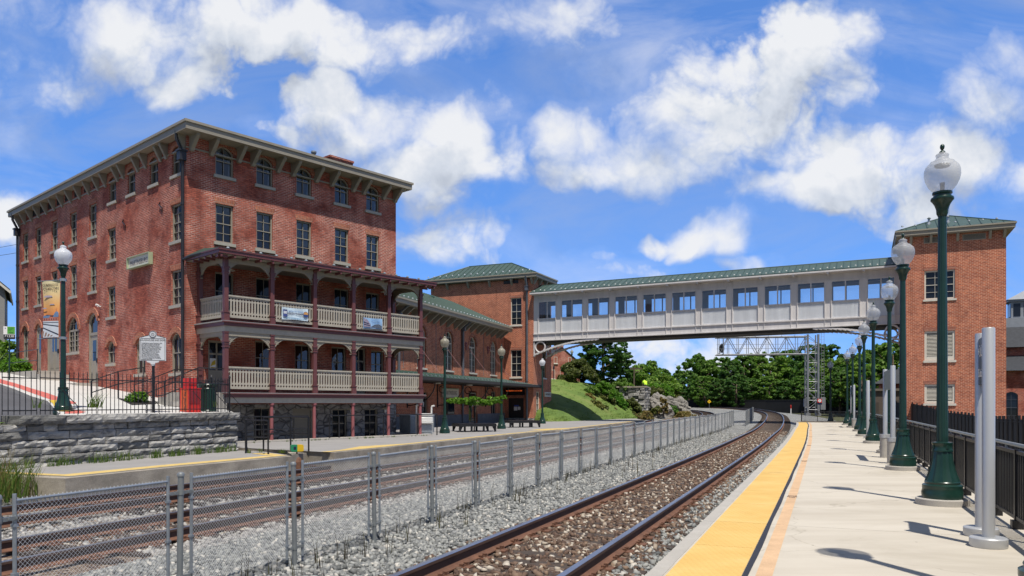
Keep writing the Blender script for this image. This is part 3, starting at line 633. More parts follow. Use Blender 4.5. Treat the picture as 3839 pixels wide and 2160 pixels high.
while s<s_at_y(58.2):
    x,y=off(s,fw(s)); x2,y2=off(s+PIT,fw(s+PIT)); h=math.atan2(y2-y,x2-x)
    q=ob('fence_post',POST,fence,(x,y,ztf(y)+RND.uniform(-.02,.02)),h); q.rotation_euler=(RND.gauss(0,.011),RND.gauss(0,.009),h+RND.uniform(-.05,.05))
    p=ob('fence_panel',PFR,fence,((x+x2)/2,(y+y2)/2,ztf((y+y2)/2)+.075+RND.uniform(-.015,.015)),h); p.rotation_euler=(RND.gauss(0,.01),RND.gauss(0,.006),h+RND.gauss(0,.006)); ob('wire_mesh',WIRE,p,(0,0,0))
    s+=PIT; i+=1
ob('fence_post',POST,fence,(*off(s,fw(s)),ztf(off(s,fw(s))[1])),h)
# return and the farther run
x0,y0=off(s,fw(s)); x1,y1=off(s+.4,fw(s)+.95)
h=math.atan2(y1-y0,x1-x0); p=ob('fence_panel',PFR,fence,((x0+x1)/2,(y0+y1)/2,ztf(y0)+.075),h); p.scale=(.72,1,1); ob('wire_mesh',WIRE,p,(0,0,0))
s2=s+.4
for i in range(9):
    x,y=off(s2,-1.95); x2,y2=off(s2+PIT,-1.95); h=math.atan2(y2-y,x2-x)
    ob('fence_post',POST,fence,(x,y,ztf(y)),h); p=ob('fence_panel',PFR,fence,((x+x2)/2,(y+y2)/2,ztf(y)+.075),h); ob('wire_mesh',WIRE,p,(0,0,0)); s2+=PIT
# ------------------------------------------------------------------ left platform (low part, upper part)
ZL,ZU=-.20,-.10
def LW(y): return None
mbp=MB()
def plat(name, poly, z, h, mat):
    mb=MB(); n=len(poly); mb.poly([(x,y,z) for x,y in poly])
    for i in range(n):
        a,b=poly[i],poly[(i+1)%n]; mb.poly([(*a,z-h),(*b,z-h),(*b,z),(*a,z)])
    return struct(mb.build(name,mat))
LOW=[(-10.06,17.3),(-8.9,20.4),(-7.05,24.6),(-7.6,25.55),(-9.1,27.4),(-9.7,27.5),(-12.2,21.2),(-13.2,18.4)]
plat('platform_base',LOW,ZL-.012,.9,m_concOld)
def inset(poly,pts): return pts
plat('platform_deck',[(-10.15,17.65),(-8.96,20.8),(-7.2,24.75),(-7.7,25.6),(-9.1,27.38),(-9.7,27.48),(-12.2,21.2),(-12.95,18.7)],ZL,.01,m_grey)
def stripe(name,pts,w,z,mat):
    mb=MB()
    for a,b in zip(pts[:-1],pts[1:]):
        a,b=Vector((*a,0)),Vector((*b,0)); d=(b-a).normalized(); nn=Vector((-d.y,d.x,0))*w; A,B=a,b
        mb.poly([(A.x,A.y,z),(B.x,B.y,z),(B.x+nn.x,B.y+nn.y,z),(A.x+nn.x,A.y+nn.y,z)])
    return struct(mb.build(name,mat))
stripe('yellow_line',[(-10.17,17.75),(-9.03,20.75),(-7.45,24.3)],.52,ZL+.005,m_yelF)
mb=MB(); mb.poly([(-10.2,17.68,ZL+.0055),(-10.17,17.99,ZL+.0055),(-12.8,18.95,ZL+.0055),(-12.9,18.65,ZL+.0055)]); mb.poly([(-7.5,24.3,ZL+.006),(-7.25,24.75,ZL+.006),(-8.3,26.1,ZL+.006),(-8.75,25.75,ZL+.006)]); struct(mb.build('yellow_line',m_yelF))
UE=[(-7.64,26.1),(-6.75,25.55),(-5.76,24.9),(-4.57,27.6),(-3.75,30.0),(-3.3,31.2),(-.26,39.0),(2.6,46.0),(3.2,46.5),(4.4,50.2),(8.85,62.4),(12.8,74.0)]
BACK=[(13.2,82),(9.5,79.5),(6.2,72.5),(3.0,72.0),(1.5,70.8),(-2,60),(-7.5,44.5),(-9,42),(-5.2,38.6),(-10.4,31.4),(-11.9,29.6),(-9.55,27.4)]
plat('platform_base',UE+BACK,ZU-.012,.9,m_concOld)
ins=[(x-.16,y+.05) for x,y in UE]
plat('platform_deck',ins+BACK,ZU,.01,m_grey)
stripe('yellow_line',[(x-.2,y+.04) for x,y in UE[2:]],.3,ZU+.005,m_yelF)
mb=MB(); mb.poly([(-5.9,25.4,ZU+.006),(-4.75,27.7,ZU+.006),(-4.2,30.2,ZU+.006),(-5.6,28.2,ZU+.006)]); mb.poly([(2.4,46.2,ZU+.006),(4.2,50.4,ZU+.006),(1.8,47.8,ZU+.006),(.9,45.3,ZU+.006)]); struct(mb.build('yellow_line',m_yelF))
# step between the two levels
plat('platform_ramp',[(-7.64,26.1),(-7.05,24.6),(-6.8,25.45)],ZL+.04,.6,m_concOld)
# ------------------------------------------------------------------ building kit
def outline(w,h,rise,n=10):
    pts=[(-w/2,0),(w/2,0)]
    if rise<=0: return pts+[(w/2,h),(-w/2,h)]
    r=(w*w/4+rise*rise)/(2*rise); cz=h-r; a=math.asin(min(1,w/2/r))
    if rise>w/2-1e-6: a=math.pi/2; r=w/2; cz=h-r
    return pts+[(r*math.sin(a-2*a*i/n),cz+r*math.cos(a-2*a*i/n)) for i in range(n+1)]
def ring(mb,w,h,rise,t,y0,y1,mi=0):
    o=outline(w,h,rise); i_=[(x*(1-2*t/w),t+z*(1-2*t/h)) for x,z in o]; n=len(o)
    for a in range(n):
        b=(a+1)%n
        mb.quad((o[a][0],y0,o[a][1]),(o[b][0],y0,o[b][1]),(i_[b][0],y0,i_[b][1]),(i_[a][0],y0,i_[a][1]),mi)
        mb.quad((i_[a][0],y0,i_[a][1]),(i_[b][0],y0,i_[b][1]),(i_[b][0],y1,i_[b][1]),(i_[a][0],y1,i_[a][1]),mi)
        mb.quad((o[b][0],y0,o[b][1]),(o[a][0],y0,o[a][1]),(o[a][0],y1,o[a][1]),(o[b][0],y1,o[b][1]),mi)
def wall(mb, w, z0, z1, ops, dep=.16, x0=0, mi=0, rmi=None):
    """wall in plane y=0 facing -y from x0 to w with openings (xc,zb,w,h,rise)"""
    xs=sorted({x0,w}|{round(v,4) for o in ops for v in (o[0]-o[2]/2,o[0]+o[2]/2)}); zs=sorted({z0,z1}|{round(v,4) for o in ops for v in (o[1],o[1]+o[3])})
    xs=[x for x in xs if x0<=x<=w]; zs=[z for z in zs if z0<=z<=z1]
    for a,b in zip(xs[:-1],xs[1:]):
        run=None
        for c,d in zip(zs[:-1],zs[1:]):
            xm,zm=(a+b)/2,(c+d)/2
            hole=any(abs(xm-o[0])<o[2]/2 and o[1]<zm<o[1]+o[3] for o in ops)
            if not hole: run=(run[0],d) if run else (c,d)
            if (hole or d==zs[-1]) and run:
                mb.quad((a,0,run[0]),(b,0,run[0]),(b,0,run[1]),(a,0,run[1]),mi); run=None
            elif hole: run=None
    r_=mi if rmi is None else rmi
    for (xc,zb,ww,hh,rise) in ops:
        o=outline(ww,hh,rise); n=len(o)
        for i in range(n):
            j=(i+1)%n; mb.quad((xc+o[j][0],0,zb+o[j][1]),(xc+o[i][0],0,zb+o[i][1]),(xc+o[i][0],dep,zb+o[i][1]),(xc+o[j][0],dep,zb+o[j][1]),r_)
        if rise>0:
            arc=o[2:]; m=len(arc)//2
            mb.poly([(xc+ww/2,0,zb+hh)]+[(xc+x,0,zb+z) for x,z in arc[:m+1]][::-1] ,mi) if False else None
            for k in range(len(arc)-1):
                (xa,za),(xb,zb2)=arc[k],arc[k+1]
                mb.quad((xc+xb,0,zb+zb2),(xc+xa,0,zb+za),(xc+xa,0,zb+hh),(xc+xb,0,zb+hh),mi)
_WC={}
def window(parent, loc, rz, w, h, rise=0, style='22', frame=None, glass=None, sill=True, head=None, curtain=None, fw_=.062, name='window', sillm=None, dep=.10, mid=.5):
    """sash window: frame (part) with pane, sill, header, curtain as sub-parts; parent-local placement at the bottom centre of the opening"""
    frame=frame or m_trim; glass=glass or m_dkglass; sillm=sillm or m_trimL
    key=(round(w,2),round(h,2),rise,style,frame.name,glass.name,sill,head.name if head else '',fw_,sillm.name,mid)
    if key not in _WC:
        mb=MB(); ring(mb,w,h,rise,fw_,dep-.03,dep+.08)
        iw,ih=w-2*fw_,h-2*fw_
        def bar(x0,x1,z0,z1,y=.0): mb.box(x0,x1,dep-.005+y,dep+.035+y,z0,z1)
        if style!='none':
            mz=h*mid
            if style not in('pair','fixed','door'): bar(-iw/2,iw/2,mz-.02,mz+.02,-.012)
            b_=.011
            if style in('22','23','21'):
                bar(-b_,b_,fw_,h-fw_)
                if style=='22':
                    for f in (.25,.75): bar(-iw/2,iw/2,h*f-b_,h*f+b_)
                if style=='23':
                    for f in (.25,.75): bar(-iw/2,iw/2,h*f-b_,h*f+b_)
            if style=='33':
                for x in (-iw/6,iw/6): bar(x-b_,x+b_,fw_,h-fw_)
                for f in (.25,.75): bar(-iw/2,iw/2,h*f-b_,h*f+b_)
            if style=='pair':                 # two tall sashes with a transom head
                bar(-.07,.07,fw_,mz,-.015); bar(-iw/2,iw/2,mz-.05,mz+.05,-.015)
                for sd in (-1,1):
                    xc=sd*iw/4; bar(xc-b_,xc+b_,fw_,mz)
                    for f in (.25,.5,.75): bar(sd*.07 if sd>0 else -iw/2, iw/2 if sd>0 else -.07, fw_+(mz-fw_)*f-b_*(1.6 if f==.5 else 1),fw_+(mz-fw_)*f+b_*(1.6 if f==.5 else 1))
                for x in (-iw/6,iw/6): bar(x-b_,x+b_,mz,h-fw_-.03)
                bar(-iw/2,iw/2,(mz+h)/2-b_,(mz+h)/2+b_)
            if style=='fixed': bar(-.05,.05,fw_,h-fw_,-.01)
        fr=mb.mesh('window_frame',frame)
        mb=MB(); o=outline(w-.02,h-.02,rise); mb.poly([(x,dep+.045,z+.01) for x,z in o]); pn=mb.mesh('pane',glass)
        mb=MB(); mb.box(-w/2-.09,w/2+.09,-.07,dep+.05,-.13,-.004); sl_=mb.mesh('sill',sillm) if sill else None
        hd_=None
        if head:
            mb=MB(); t=.24
            if rise<=0: mb.prism([(-w/2-.02,-.012,h+.001),(w/2+.02,-.012,h+.001),(w/2+.10,-.012,h+t),(-w/2-.10,-.012,h+t)],(0,.03,0))
            else:
                arc=outline(w,h,rise)[2:]; k=(w/2+t)/(w/2); cz=h-rise if rise>=w/2-.01 else h-rise*1.0
                out=[(x*k,cz+(z-cz)*(1+t/max(rise,.05)) if rise<.2 else cz+(z-cz)*((rise+t)/rise)) for x,z in arc]
                for i in range(len(arc)-1):
                    a,b,c,d=arc[i],arc[i+1],out[i+1],out[i]
                    mb.quad((b[0],-.04,b[1]),(a[0],-.04,a[1]),(d[0],-.04,d[1]),(c[0],-.04,c[1])); mb.quad((c[0],-.04,c[1]),(d[0],-.04,d[1]),(d[0],.02,d[1]),(c[0],.02,c[1])); mb.quad((a[0],-.04,a[1]),(b[0],-.04,b[1]),(b[0],.02,b[1]),(a[0],.02,a[1]))
                for e_ in (0,-1):
                    a,d=arc[e_],out[e_]; mb.poly([(a[0],-.04,a[1]),(d[0],-.04,d[1]),(d[0],.02,d[1]),(a[0],.02,a[1])])
            hd_=mb.mesh('header',head)
        _WC[key]=(fr,pn,sl_,hd_)
    fr,pn,sl_,hd_=_WC[key]
    o=ob(name,fr,parent,loc,rz); ob('pane',pn,o)
    if sl_: ob('sill',sl_,o)
    if hd_: ob('header',hd_,o)
    if curtain:
        ck=(w,h,rise,curtain[1],curtain[0].name)
        if ck not in _WC:
            mb=MB(); ob_=outline(w-.04,h-.04,rise); k=curtain[1]
            if k=='sides':                      # two drawn-back curtains
                n=12
                for sd in (-1,1):
                    pts=[(0,h*.97),(w*.49,h*.9),(w*.49,.05),(w*.30,.05),(w*.36,h*.45),(w*.2,h*.75)] 
                    mb.poly([(sd*x,dep+.1,z) for x,z in (pts if sd<0 else pts[::-1])])
            elif k.startswith('half'):
                f=float(k[4:]); mb.quad((-w*.48,dep+.09,h*f),(w*.48,dep+.09,h*f),(w*.48,dep+.09,h*.97),(-w*.48,dep+.09,h*.97))
            elif k=='full': mb.poly([(x*.97,dep+.1,z*.97+.02) for x,z in ob_])
            else: mb.quad((-w*.48,dep+.09,h*.02),(w*.48,dep+.09,h*.02),(w*.48,dep+.09,h*.97),(-w*.48,dep+.09,h*.97))
            _WC[ck]=mb.mesh('curtain',curtain[0])
        ob('curtain' if curtain[0] is m_curtain else 'blind',_WC[ck],o)
    return o
def downspout(parent, mat, pts, r=.06, hopper=None):
    mb=MB(); mb.tube(pts,r,10)
    if hopper: x,y,z=hopper; mb.box(x-.14,x+.14,y-.14,y+.14,z-.2,z+.16); mb.box(x-.18,x+.18,y-.18,y+.18,z+.16,z+.22)
    for k in range(1,len(pts)):
        a,b=Vector(pts[k-1]),Vector(pts[k])
        if abs(b.z-a.z)>1.5:
            q=int(abs(b.z-a.z)/2.2)
            for i in range(1,q+1):
                p=a+(b-a)*i/(q+1); mb.tube([p-Vector((0,0,.05)),p+Vector((0,0,.05))],r*1.2,10)
    return mb.build('downspout',mat,parent,smooth=40)

# ------------------------------------------------------------------ the hotel
H0=(-13.29,31.37); AH=math.atan2(.751,.66); LF,LL=11.05,20.9
hotel=thing('hotel','tall red brick hotel with wide bracketed eaves and a two tier maroon porch','building',(*H0,0),AH)
XR=[1.65,3.54,5.56,7.67,9.55]
fops=[]; winf=[]
for x in XR:
    fops.append((x,11.12,.82,1.25,.24)); fops.append((x,8.30,.80,1.62,0))
for x in XR: fops.append((x,5.45,.85,1.58,0))
lowx=[(1.35,1.93,.85,2.2),(3.5,2.75,.85,1.5),(5.5,2.75,.85,1.45),(7.5,2.75,.85,1.45),(8.75,1.93,.75,2.3),(9.85,2.75,.8,1.4)]
for x,z,w,h in lowx: fops.append((x,z,w,h,0))
bas=[(3.43,-.2,.85,1.5),(5.5,-.5,1.1,1.75),(7.55,-.2,.85,1.42),(9.45,-.2,.82,1.42)]
mb=MB(); wall(mb,LF,1.45,12.62,fops)
lops=[]
for s in (.88,3.02,5.32,7.42): lops.append((LL-s,11.0,.82,1.16,.24))
lops += [(LL-.93,8.25,.9,1.55,0),(LL-7.5,8.28,.9,1.5,0),(LL-.93,5.58,.9,1.46,0),(LL-7.55,5.58,.9,1.44,0)]
for s in (9.8,12.36,15.07,17.6,19.75):
    lops.append((LL-s,9.70,.92,1.62,0)); lops.append((LL-s,7.0,.9,1.6,0))
lops += [(LL-.93,2.75,.95,1.69,.28),(LL-4.35,2.8,1.0,1.63,.28),(LL-7.6,3.38,.9,1.08,.28),(LL-9.8,2.5,1.2,3.46,.45),(LL-12.4,4.12,1.55,1.82,.7),(LL-15.3,3.2,1.9,2.6,.0),(LL-17.55,3.25,.8,2.7,.28),(LL-19.8,4.1,.95,1.88,.35)]
mb.at(0,LL,0,-math.pi/2); wall(mb,LL,1.2,12.62,lops)
mb.at(LF,0,0,math.pi/2); wall(mb,LL,1.45,12.62,[]); mb.at(LF,LL,0,math.pi); wall(mb,LF,1.2,12.62,[]); mb.at()
mb.quad((0,0,1.46),(0,LL,1.46),(LF,LL,1.46),(LF,0,1.46))
mb.build('wall',m_hbrick,hotel)
mb=MB(); wall(mb,LF,-.9,1.45,[(x,z,w,h,0) for x,z,w,h in bas],x0=-.02)
mb.at(LF+.02,0,0,math.pi/2); wall(mb,LL,-.9,1.45,[]); mb.at(-.02,LL,0,-math.pi/2); wall(mb,LL,-.9,1.2,[]); mb.at(); mb.quad((0,.03,1.449),(LF,.03,1.449),(LF,0,1.449),(0,0,1.449))
mb.build('stone_basement',m_stoneH,hotel)
cur=(m_curtain,'sides')
for x in XR:
    window(hotel,(x,0,11.12),0,.82,1.25,.24,'21',glass=m_glass,curtain=(m_curtain,'sides'),head=m_hbrick2)
    window(hotel,(x,0,8.30),0,.80,1.62,0,'22',frame=m_trim,head=m_hbrick2,glass=m_glass,curtain=(m_blindL,'half'+{1.65:'.72',3.54:'.55',5.56:'.30',7.67:'.62',9.55:'.48'}[x]))
    window(hotel,(x,0,5.45),0,.85,1.58,0,'21')
for i,(x,z,w,h) in enumerate(lowx):
    if i in (0,4):
        mb=MB(); ring(mb,w,h,0,.09,.07,.15); mb.box(-w/2+.09,w/2-.09,.10,.14,0,.95); mb.box(-w/2+.09,w/2-.09,.1,.14,1.6,1.68); mb.box(-.03,.03,.1,.14,.95,h-.1); d_=mb.build('door',m_trim,hotel,(x,0,z)); mb=MB(); mb.quad((-w/2+.08,.13,.9),(w/2-.08,.13,.9),(w/2-.08,.13,h-.06),(-w/2+.08,.13,h-.06)); mb.build('pane',m_dkglass,d_); mb=MB(); mb.tube([(w*.3,.06,1.0),(w*.3,.06,1.12)],.02,6); mb.build('handle',m_black,d_)
        if i==0:
            mb=MB(); mb.box(-.3,-.02,.11,.118,1.0,1.45); nb=mb.build('paper_notice',m_wpaint,d_); mb=MB(); mb.poly([(-.27,.107,1.12),(-.05,.107,1.2),(-.05,.107,1.4),(-.2,.107,1.3)]); mb.box(-.27,-.05,.106,.109,1.03,1.08); mb.build('paper_print',m_yel,d_)
    else: window(hotel,(x,0,z),0,w,h,0,'21',glass=m_glass,curtain=(m_blind,'blind'))
for i,(x,z,w,h) in enumerate(bas):
    if i==1:
        mb=MB(); ring(mb,w,h,0,.1,.05,.15); mb.box(-.46,.46,.1,.15,0,h-.1); mb.box(-.36,-.04,.085,.1,.15,.8); mb.box(.04,.36,.085,.1,.15,.8); mb.build('door',m_trim,hotel,(x,0,z))
    else: window(hotel,(x,0,z),0,w,h,0,'21')
for i,(x,zb,w,h,rise) in enumerate(lops):
    s=LL-x; L=(0,s,zb); rz=-math.pi/2
    if i<4: window(hotel,L,rz,w,h,rise,'21',glass=m_glass,curtain=cur,head=m_hbrick2)
    elif rise==0 and h<2: window(hotel,L,rz,w,h,0,'22',frame=m_trim,head=m_hbrick2,**(dict(glass=m_glass,curtain=(m_blindL,'half'+('.5','.75','.2')[i%3])) if i%2 else dict(glass=m_glass,curtain=(m_curtain,'sides')) if i%4==0 else {}))
    elif abs(s-9.8)<.1 or abs(s-17.55)<.1 or abs(s-15.3)<.1:
        mb=MB(); ring(mb,w,h,rise,.1,.04,.16); dz=2.35
        mb.box(-w/2+.1,w/2-.1,.09,.15,0,dz); mb.box(-w/2+.08,w/2-.08,.06,.16,dz,dz+.14)
        if w>1.5: mb.box(-.04,.04,.07,.1,0,dz)
        for sd in (-1,1): mb.box(sd*w*.22-w*.13,sd*w*.22+w*.13,.078,.09,.2,.95)
        d_=mb.build('door',m_trim,hotel,L,rz); mb=MB(); mb.poly([(q,.12,r) for q,r in outline(w-.15,h-.1,rise)]); mb.build('pane',m_dkglass,d_)
        mb=MB(); mb.box(-w*.18,w*.18,.082,.087,1.1,2.1); mb.build('pane',m_dkglass,d_); mb=MB(); mb.box(w*.27,w*.33,.03,.09,.98,1.2); mb.build('handle',m_black,d_)
        mb=MB(); 
        if rise>0:
            arc=outline(w,h,rise)[2:]; t_=.26; cz=h-rise
            for k in range(len(arc)-1):
                a,b=arc[k],arc[k+1]; c,d=(b[0]*(1+2*t_/w),cz+(b[1]-cz)*(rise+t_)/rise),(a[0]*(1+2*t_/w),cz+(a[1]-cz)*(rise+t_)/rise); mb.prism([(b[0],-.05,b[1]),(a[0],-.05,a[1]),(d[0],-.05,d[1]),(c[0],-.05,c[1])],(0,.06,0))
            mb.build('header',m_hbrick2,d_)
    elif w>1.4: window(hotel,L,rz,w,h,rise,'pair',frame=m_trim,head=m_hbrick2,mid=.62)
    else: window(hotel,L,rz,w,h,rise,'21',frame=m_trim,head=m_hbrick2)
# eaves: soffit, fascia, gutter, low roof
OF,OL=.82,.42
x0,x1,y0,y1=-OL,LF+.38,-OF,LL+.5
mb=MB(); mb.box(x0,x1,y0,y1,12.44,12.50); mb.box(x0-.002,x1+.002,y0-.002,y1+.002,12.50,12.70); mb.box(x0-.06,x1+.06,y0-.06,y1+.06,12.70,12.80)
mb.box(-.03,LF+.03,-.03,LL+.03,11.93,11.99)
co_=mb.build('cornice',m_trim,hotel)
mb=MB(); mb.prism([(-.075,0,0),(-.075,-.66,0),(-.075,-.66,-.10),(-.075,-.22,-.50),(-.075,-.14,-.62),(-.075,0,-.62)],(.15,0,0)); mb.box(-.045,.045,-.675,-.655,-.09,0); mb.box(-.1,.1,-.68,0,-.03,.0)
mb.prism([(-.045,-.665,-.1),(-.045,-.235,-.5),(-.045,-.22,-.48),(-.045,-.65,-.1)],(.03,0,0)); mb.prism([(.015,-.665,-.1),(.015,-.235,-.5),(.015,-.22,-.48),(.015,-.65,-.1)],(.03,0,0))
BR=mb.mesh('bracket',m_trim)
for x in [.18]+[v for q in XR for v in (q-.62,q+.62)]+[LF-.12]: ob('bracket',BR,co_,(x,0,12.44))
for s in [.15,1.75,2.3,3.75,4.55,6.1,6.75,8.15,9.05,10.2,11.4,12.6,13.8,15.0,16.2,17.4,18.6,19.7,20.7]:
    b_=ob('bracket',BR,co_,(0,s,12.44),-math.pi/2); b_.scale=(1,.5,1)
mb=MB(); cx_,cy_=LF/2,LL/2
for a,b in (((x0,y0),(x1,y0)),((x1,y0),(x1,y1)),((x1,y1),(x0,y1)),((x0,y1),(x0,y0))):
    ra=(cx_,min(max(a[1],5.5),LL-5.5)); rb=(cx_,min(max(b[1],5.5),LL-5.5)); mb.poly([(*a,12.801),(*b,12.801),(*rb,13.15)]+([(*ra,13.15)] if ra!=rb else []))
mb.build('roof',m_slate,hotel)
for s in (9.4,10.6,11.9,13.2,14.4,15.7,17.0,18.2):
    mb=MB(); mb.box(-.012,.02,s-.28,s+.28,12.06,12.40); mb.build('attic_louver',m_dark,hotel)
    
mb=MB(); mb.box(8.6,9.8,2.2,3.3,12.7,13.75); 
for k in range(4): mb.box(8.6-.04*k-.03,9.8+.04*k+.03,2.2-.04*k-.03,3.3+.04*k+.03,13.75+.1*k,13.85+.1*k)
mb.build('chimney',m_hbrick,hotel)
mb=MB(); mb.tube([(7.1,1.5,12.7),(7.1,1.5,13.75)],.06,8); mb.lathe([(.06,13.65),(.14,13.78),(.14,13.85),(.02,13.9)],10,c=(7.1,1.5)); mb.build('vent_pipe',m_galv,hotel)
downspout(hotel,m_pipe,[(-OL+.05,.12,12.55),(-OL+.05,.12,12.25),(-.11,.12,11.75),(-.11,.12,1.3)],.062,(-.15,.12,11.6))
downspout(hotel,m_pipe,[(-OL+.05,LL-.15,12.55),(-OL+.05,LL-.15,12.2),(-.12,LL-.15,11.7),(-.12,LL-.15,3.2)],.07,(-.15,LL-.15,11.5))
mb=MB(); mb.tube([(-.11,.12,7.35),(-.11,-.6,7.42),(.05,-2.5,7.46)],.05,8); mb.build('gutter_pipe',m_pipe,hotel)
for s,z in ((2.25,9.9),(6.0,9.75)):
    mb=MB(); mb.tube([(-.03,s+.1,z+.2),(-.05,s+.16,z+.1),(-.05,s-.0,z),(-.05,s-.14,z-.1),(-.03,s-.08,z-.22)],.025,6); mb.build('iron_anchor',m_black,hotel)
# porch
YF=-2.2; PX=[.51,2.54,4.61,6.67,8.74,10.75]; XL,XE=.51,10.75
def floor_(z0,z1):
    mb=MB(); mb.box(XL-.2,XE+.2,YF-.2,-.001,z1-.05,z1,0); mb.box(XL-.15,XE+.15,YF-.15,-.001,(z0+z1)/2+.01,z1-.05,1); mb.box(XL-.1,XE+.1,YF-.1,-.001,z0,(z0+z1)/2+.01,2); mb.box(XL-.24,XE+.24,YF-.24,YF-.19,z1-.07,z1-.03,1)
    return mb.build('porch_floor',[m_grey,m_maroon,m_trimL],hotel)
floor_(1.50,1.92); floor_(4.33,4.75)
def post_mesh(h,lower):
    mb=MB(); mb.box(-.115,.115,-.115,.115,0,.32); mb.box(-.135,.135,-.135,.135,.32,.36); mb.box(-.085,.085,-.085,.085,.36,h)
    zc=h-.62
    for k,(r,dz) in enumerate(((.11,.05),(.10,.10),(.125,.06))): mb.box(-r,r,-r,r,zc+.1*k,zc+.1*k+dz)
    mb.box(-.1,.1,-.1,.1,h-.06,h); return mb.mesh('porch_post',m_maroon)
PL,PU=post_mesh(4.33-1.92,1),post_mesh(7.25-4.75,0)
for x in PX: ob('porch_post',PL,hotel,(x,YF,1.92)); ob('porch_post',PU,hotel,(x,YF,4.75))
for x in (XL,XE): ob('porch_post',PL,hotel,(x,-.12,1.92)); ob('porch_post',PU,hotel,(x,-.12,4.75))
mb=MB(); mb.lathe([(.075,-.5),(.075,1.4),(.11,1.42),(.11,1.5)],12)
BP=mb.mesh('porch_post',m_pink,smooth=40)
for x in PX[1:]: ob('porch_post',BP,hotel,(x,YF,0))
def rail_mesh(L):
    mb=MB(); H=.83; z0=.14; mb.box(-L/2,L/2,-.055,.055,z0+H,z0+H+.06); mb.box(-L/2,L/2,-.03,.03,z0+H-.05,z0+H); mb.box(-L/2,L/2,-.035,.035,z0,z0+.10)
    n=max(3,round(L/.135)); p=L/n
    zz=[0,.02,.04,.06,.08,.10,.12,.14,.17,.20,.24,.50,.54,.57,.60,.62,.64,.66,.68,.70,.72]
    gg=[0,.026,.036,.036,.026,.008,0,.004,.022,.028,.030,.030,.028,.022,.004,0,.018,.032,.036,.03,.004]
    for i in range(n+1):
        x=-L/2+i*p
        for k in range(len(zz)-1):
            a,b=p/2-gg[k]*1.1,p/2-gg[k+1]*1.1; za,zb=z0+.08+zz[k]*.99,z0+.08+zz[k+1]*.99
            xl0,xl1=max(-L/2,x-a),max(-L/2,x-b); xr0,xr1=min(L/2,x+a),min(L/2,x+b)
            for y in (-.016,.016): mb.quad((xl0,y,za),(xr0,y,za),(xr1,y,zb),(xl1,y,zb))
            mb.quad((xr0,-.016,za),(xr0,.016,za),(xr1,.016,zb),(xr1,-.016,zb)); mb.quad((xl0,.016,za),(xl0,-.016,za),(xl1,-.016,zb),(xl1,.016,zb))
    return mb.mesh('railing',m_trimL)
RC={}
def railing(x0,y0,x1,y1,z):
    L=round(math.hypot(x1-x0,y1-y0)-.19,2)
    if L not in RC: RC[L]=rail_mesh(L)
    return ob('railing',RC[L],hotel,((x0+x1)/2,(y0+y1)/2,z),math.atan2(y1-y0,x1-x0))
for a,b in zip(PX[:-1],PX[1:]): railing(a,YF,b,YF,1.92); railing(a,YF,b,YF,4.75)
railing(XL,YF,XL,-.12,4.75); railing(XE,YF,XE,-.12,4.75); railing(XE,YF,XE,-.12,1.92)
AC={}
def arch(x0,y0,x1,y1,z):
    L=round(math.hypot(x1-x0,y1-y0)-.16,2)
    if L not in AC:
        mb=MB(); h=.17; sp=.62; n=20
        mb.box(-L/2,L/2,-.06,.06,-h,0)
        def arc(x): q=abs(x)/(L/2); return -h-.02-(sp-h-.02)*(max(0,(q-.35)/.65))**2.4
        for y in (-.02,.02):
            for i in range(n):
                xa,xb=-L/2+L*i/n,-L/2+L*(i+1)/n; mb.quad((xa,y,arc(xa)),(xb,y,arc(xb)),(xb,y,-h),(xa,y,-h))
        for i in range(n):
            xa,xb=-L/2+L*i/n,-L/2+L*(i+1)/n; mb.box(xa,xb,-.035,.035,min(arc(xa),arc(xb))-.012,min(arc(xa),arc(xb))+.02) if i in(0,n-1) else mb.quad((xa,-.035,arc(xa)),(xb,-.035,arc(xb)),(xb,.035,arc(xb)),(xa,.035,arc(xa)))
            mb.quad((xa,-.036,arc(xa)-.0),(xb,-.036,arc(xb)),(xb,-.036,arc(xb)+.035),(xa,-.036,arc(xa)+.035))
        # pierced scroll roundels
        for sd in (-1,1):
            for q,zz,r in ((.9,-.27,.04),(.82,-.235,.03)): mb.tube([(sd*L/2*q,-.03,zz),(sd*L/2*q,-.015,zz)],r,10)
        AC[L]=mb.mesh('arched_trim',m_trim)
    return ob('arched_trim',AC[L],hotel,((x0+x1)/2,(y0+y1)/2,z),math.atan2(y1-y0,x1-x0))
for a,b in zip(PX[:-1],PX[1:]): arch(a,YF,b,YF,4.33); arch(a,YF,b,YF,7.25)
for x in (XL,XE): arch(x,YF,x,-.12,4.33); arch(x,YF,x,-.12,7.25)
# porch roof
e0,e1,f0=XL-.55,XE+.55,YF-.55
mb=MB(); mb.quad((e0,f0,7.27),(e0,-.005,7.27),(e1,-.005,7.27),(e1,f0,7.27),1)
mb.box(e0-.02,e1+.02,f0-.02,-.004,7.29,7.42,2); 
zt_,zb_=7.93,7.47; mb.poly([(e0-.05,f0-.05,zb_),(e1+.05,f0-.05,zb_),(XE-.2,-.004,zt_),(XL+.2,-.004,zt_)],0); mb.poly([(e0-.05,-.004,zb_),(e0-.05,f0-.05,zb_),(XL+.2,-.004,zt_)],0); mb.poly([(e1+.05,f0-.05,zb_),(e1+.05,-.004,zb_),(XE-.2,-.004,zt_)],0)
mb.box(e0-.05,e1+.05,f0-.05,-.004,7.42,7.468,2)
n=20
for i in range(n+1):                                   # rafter tails
    x=e0+.1+(e1-e0-.2)*i/n; mb.box(x-.035,x+.035,f0,f0+.42,7.17,7.27,2)
for i in range(5):
    y=f0+.15+(-f0-.3)*i/5
    for x in (e0,e1-.42): mb.box(x,x+.42,y-.035,y+.035,7.17,7.27,2)
pr=mb.build('porch_roof',[m_groof,m_ceil,m_maroon],hotel)
mb=MB()
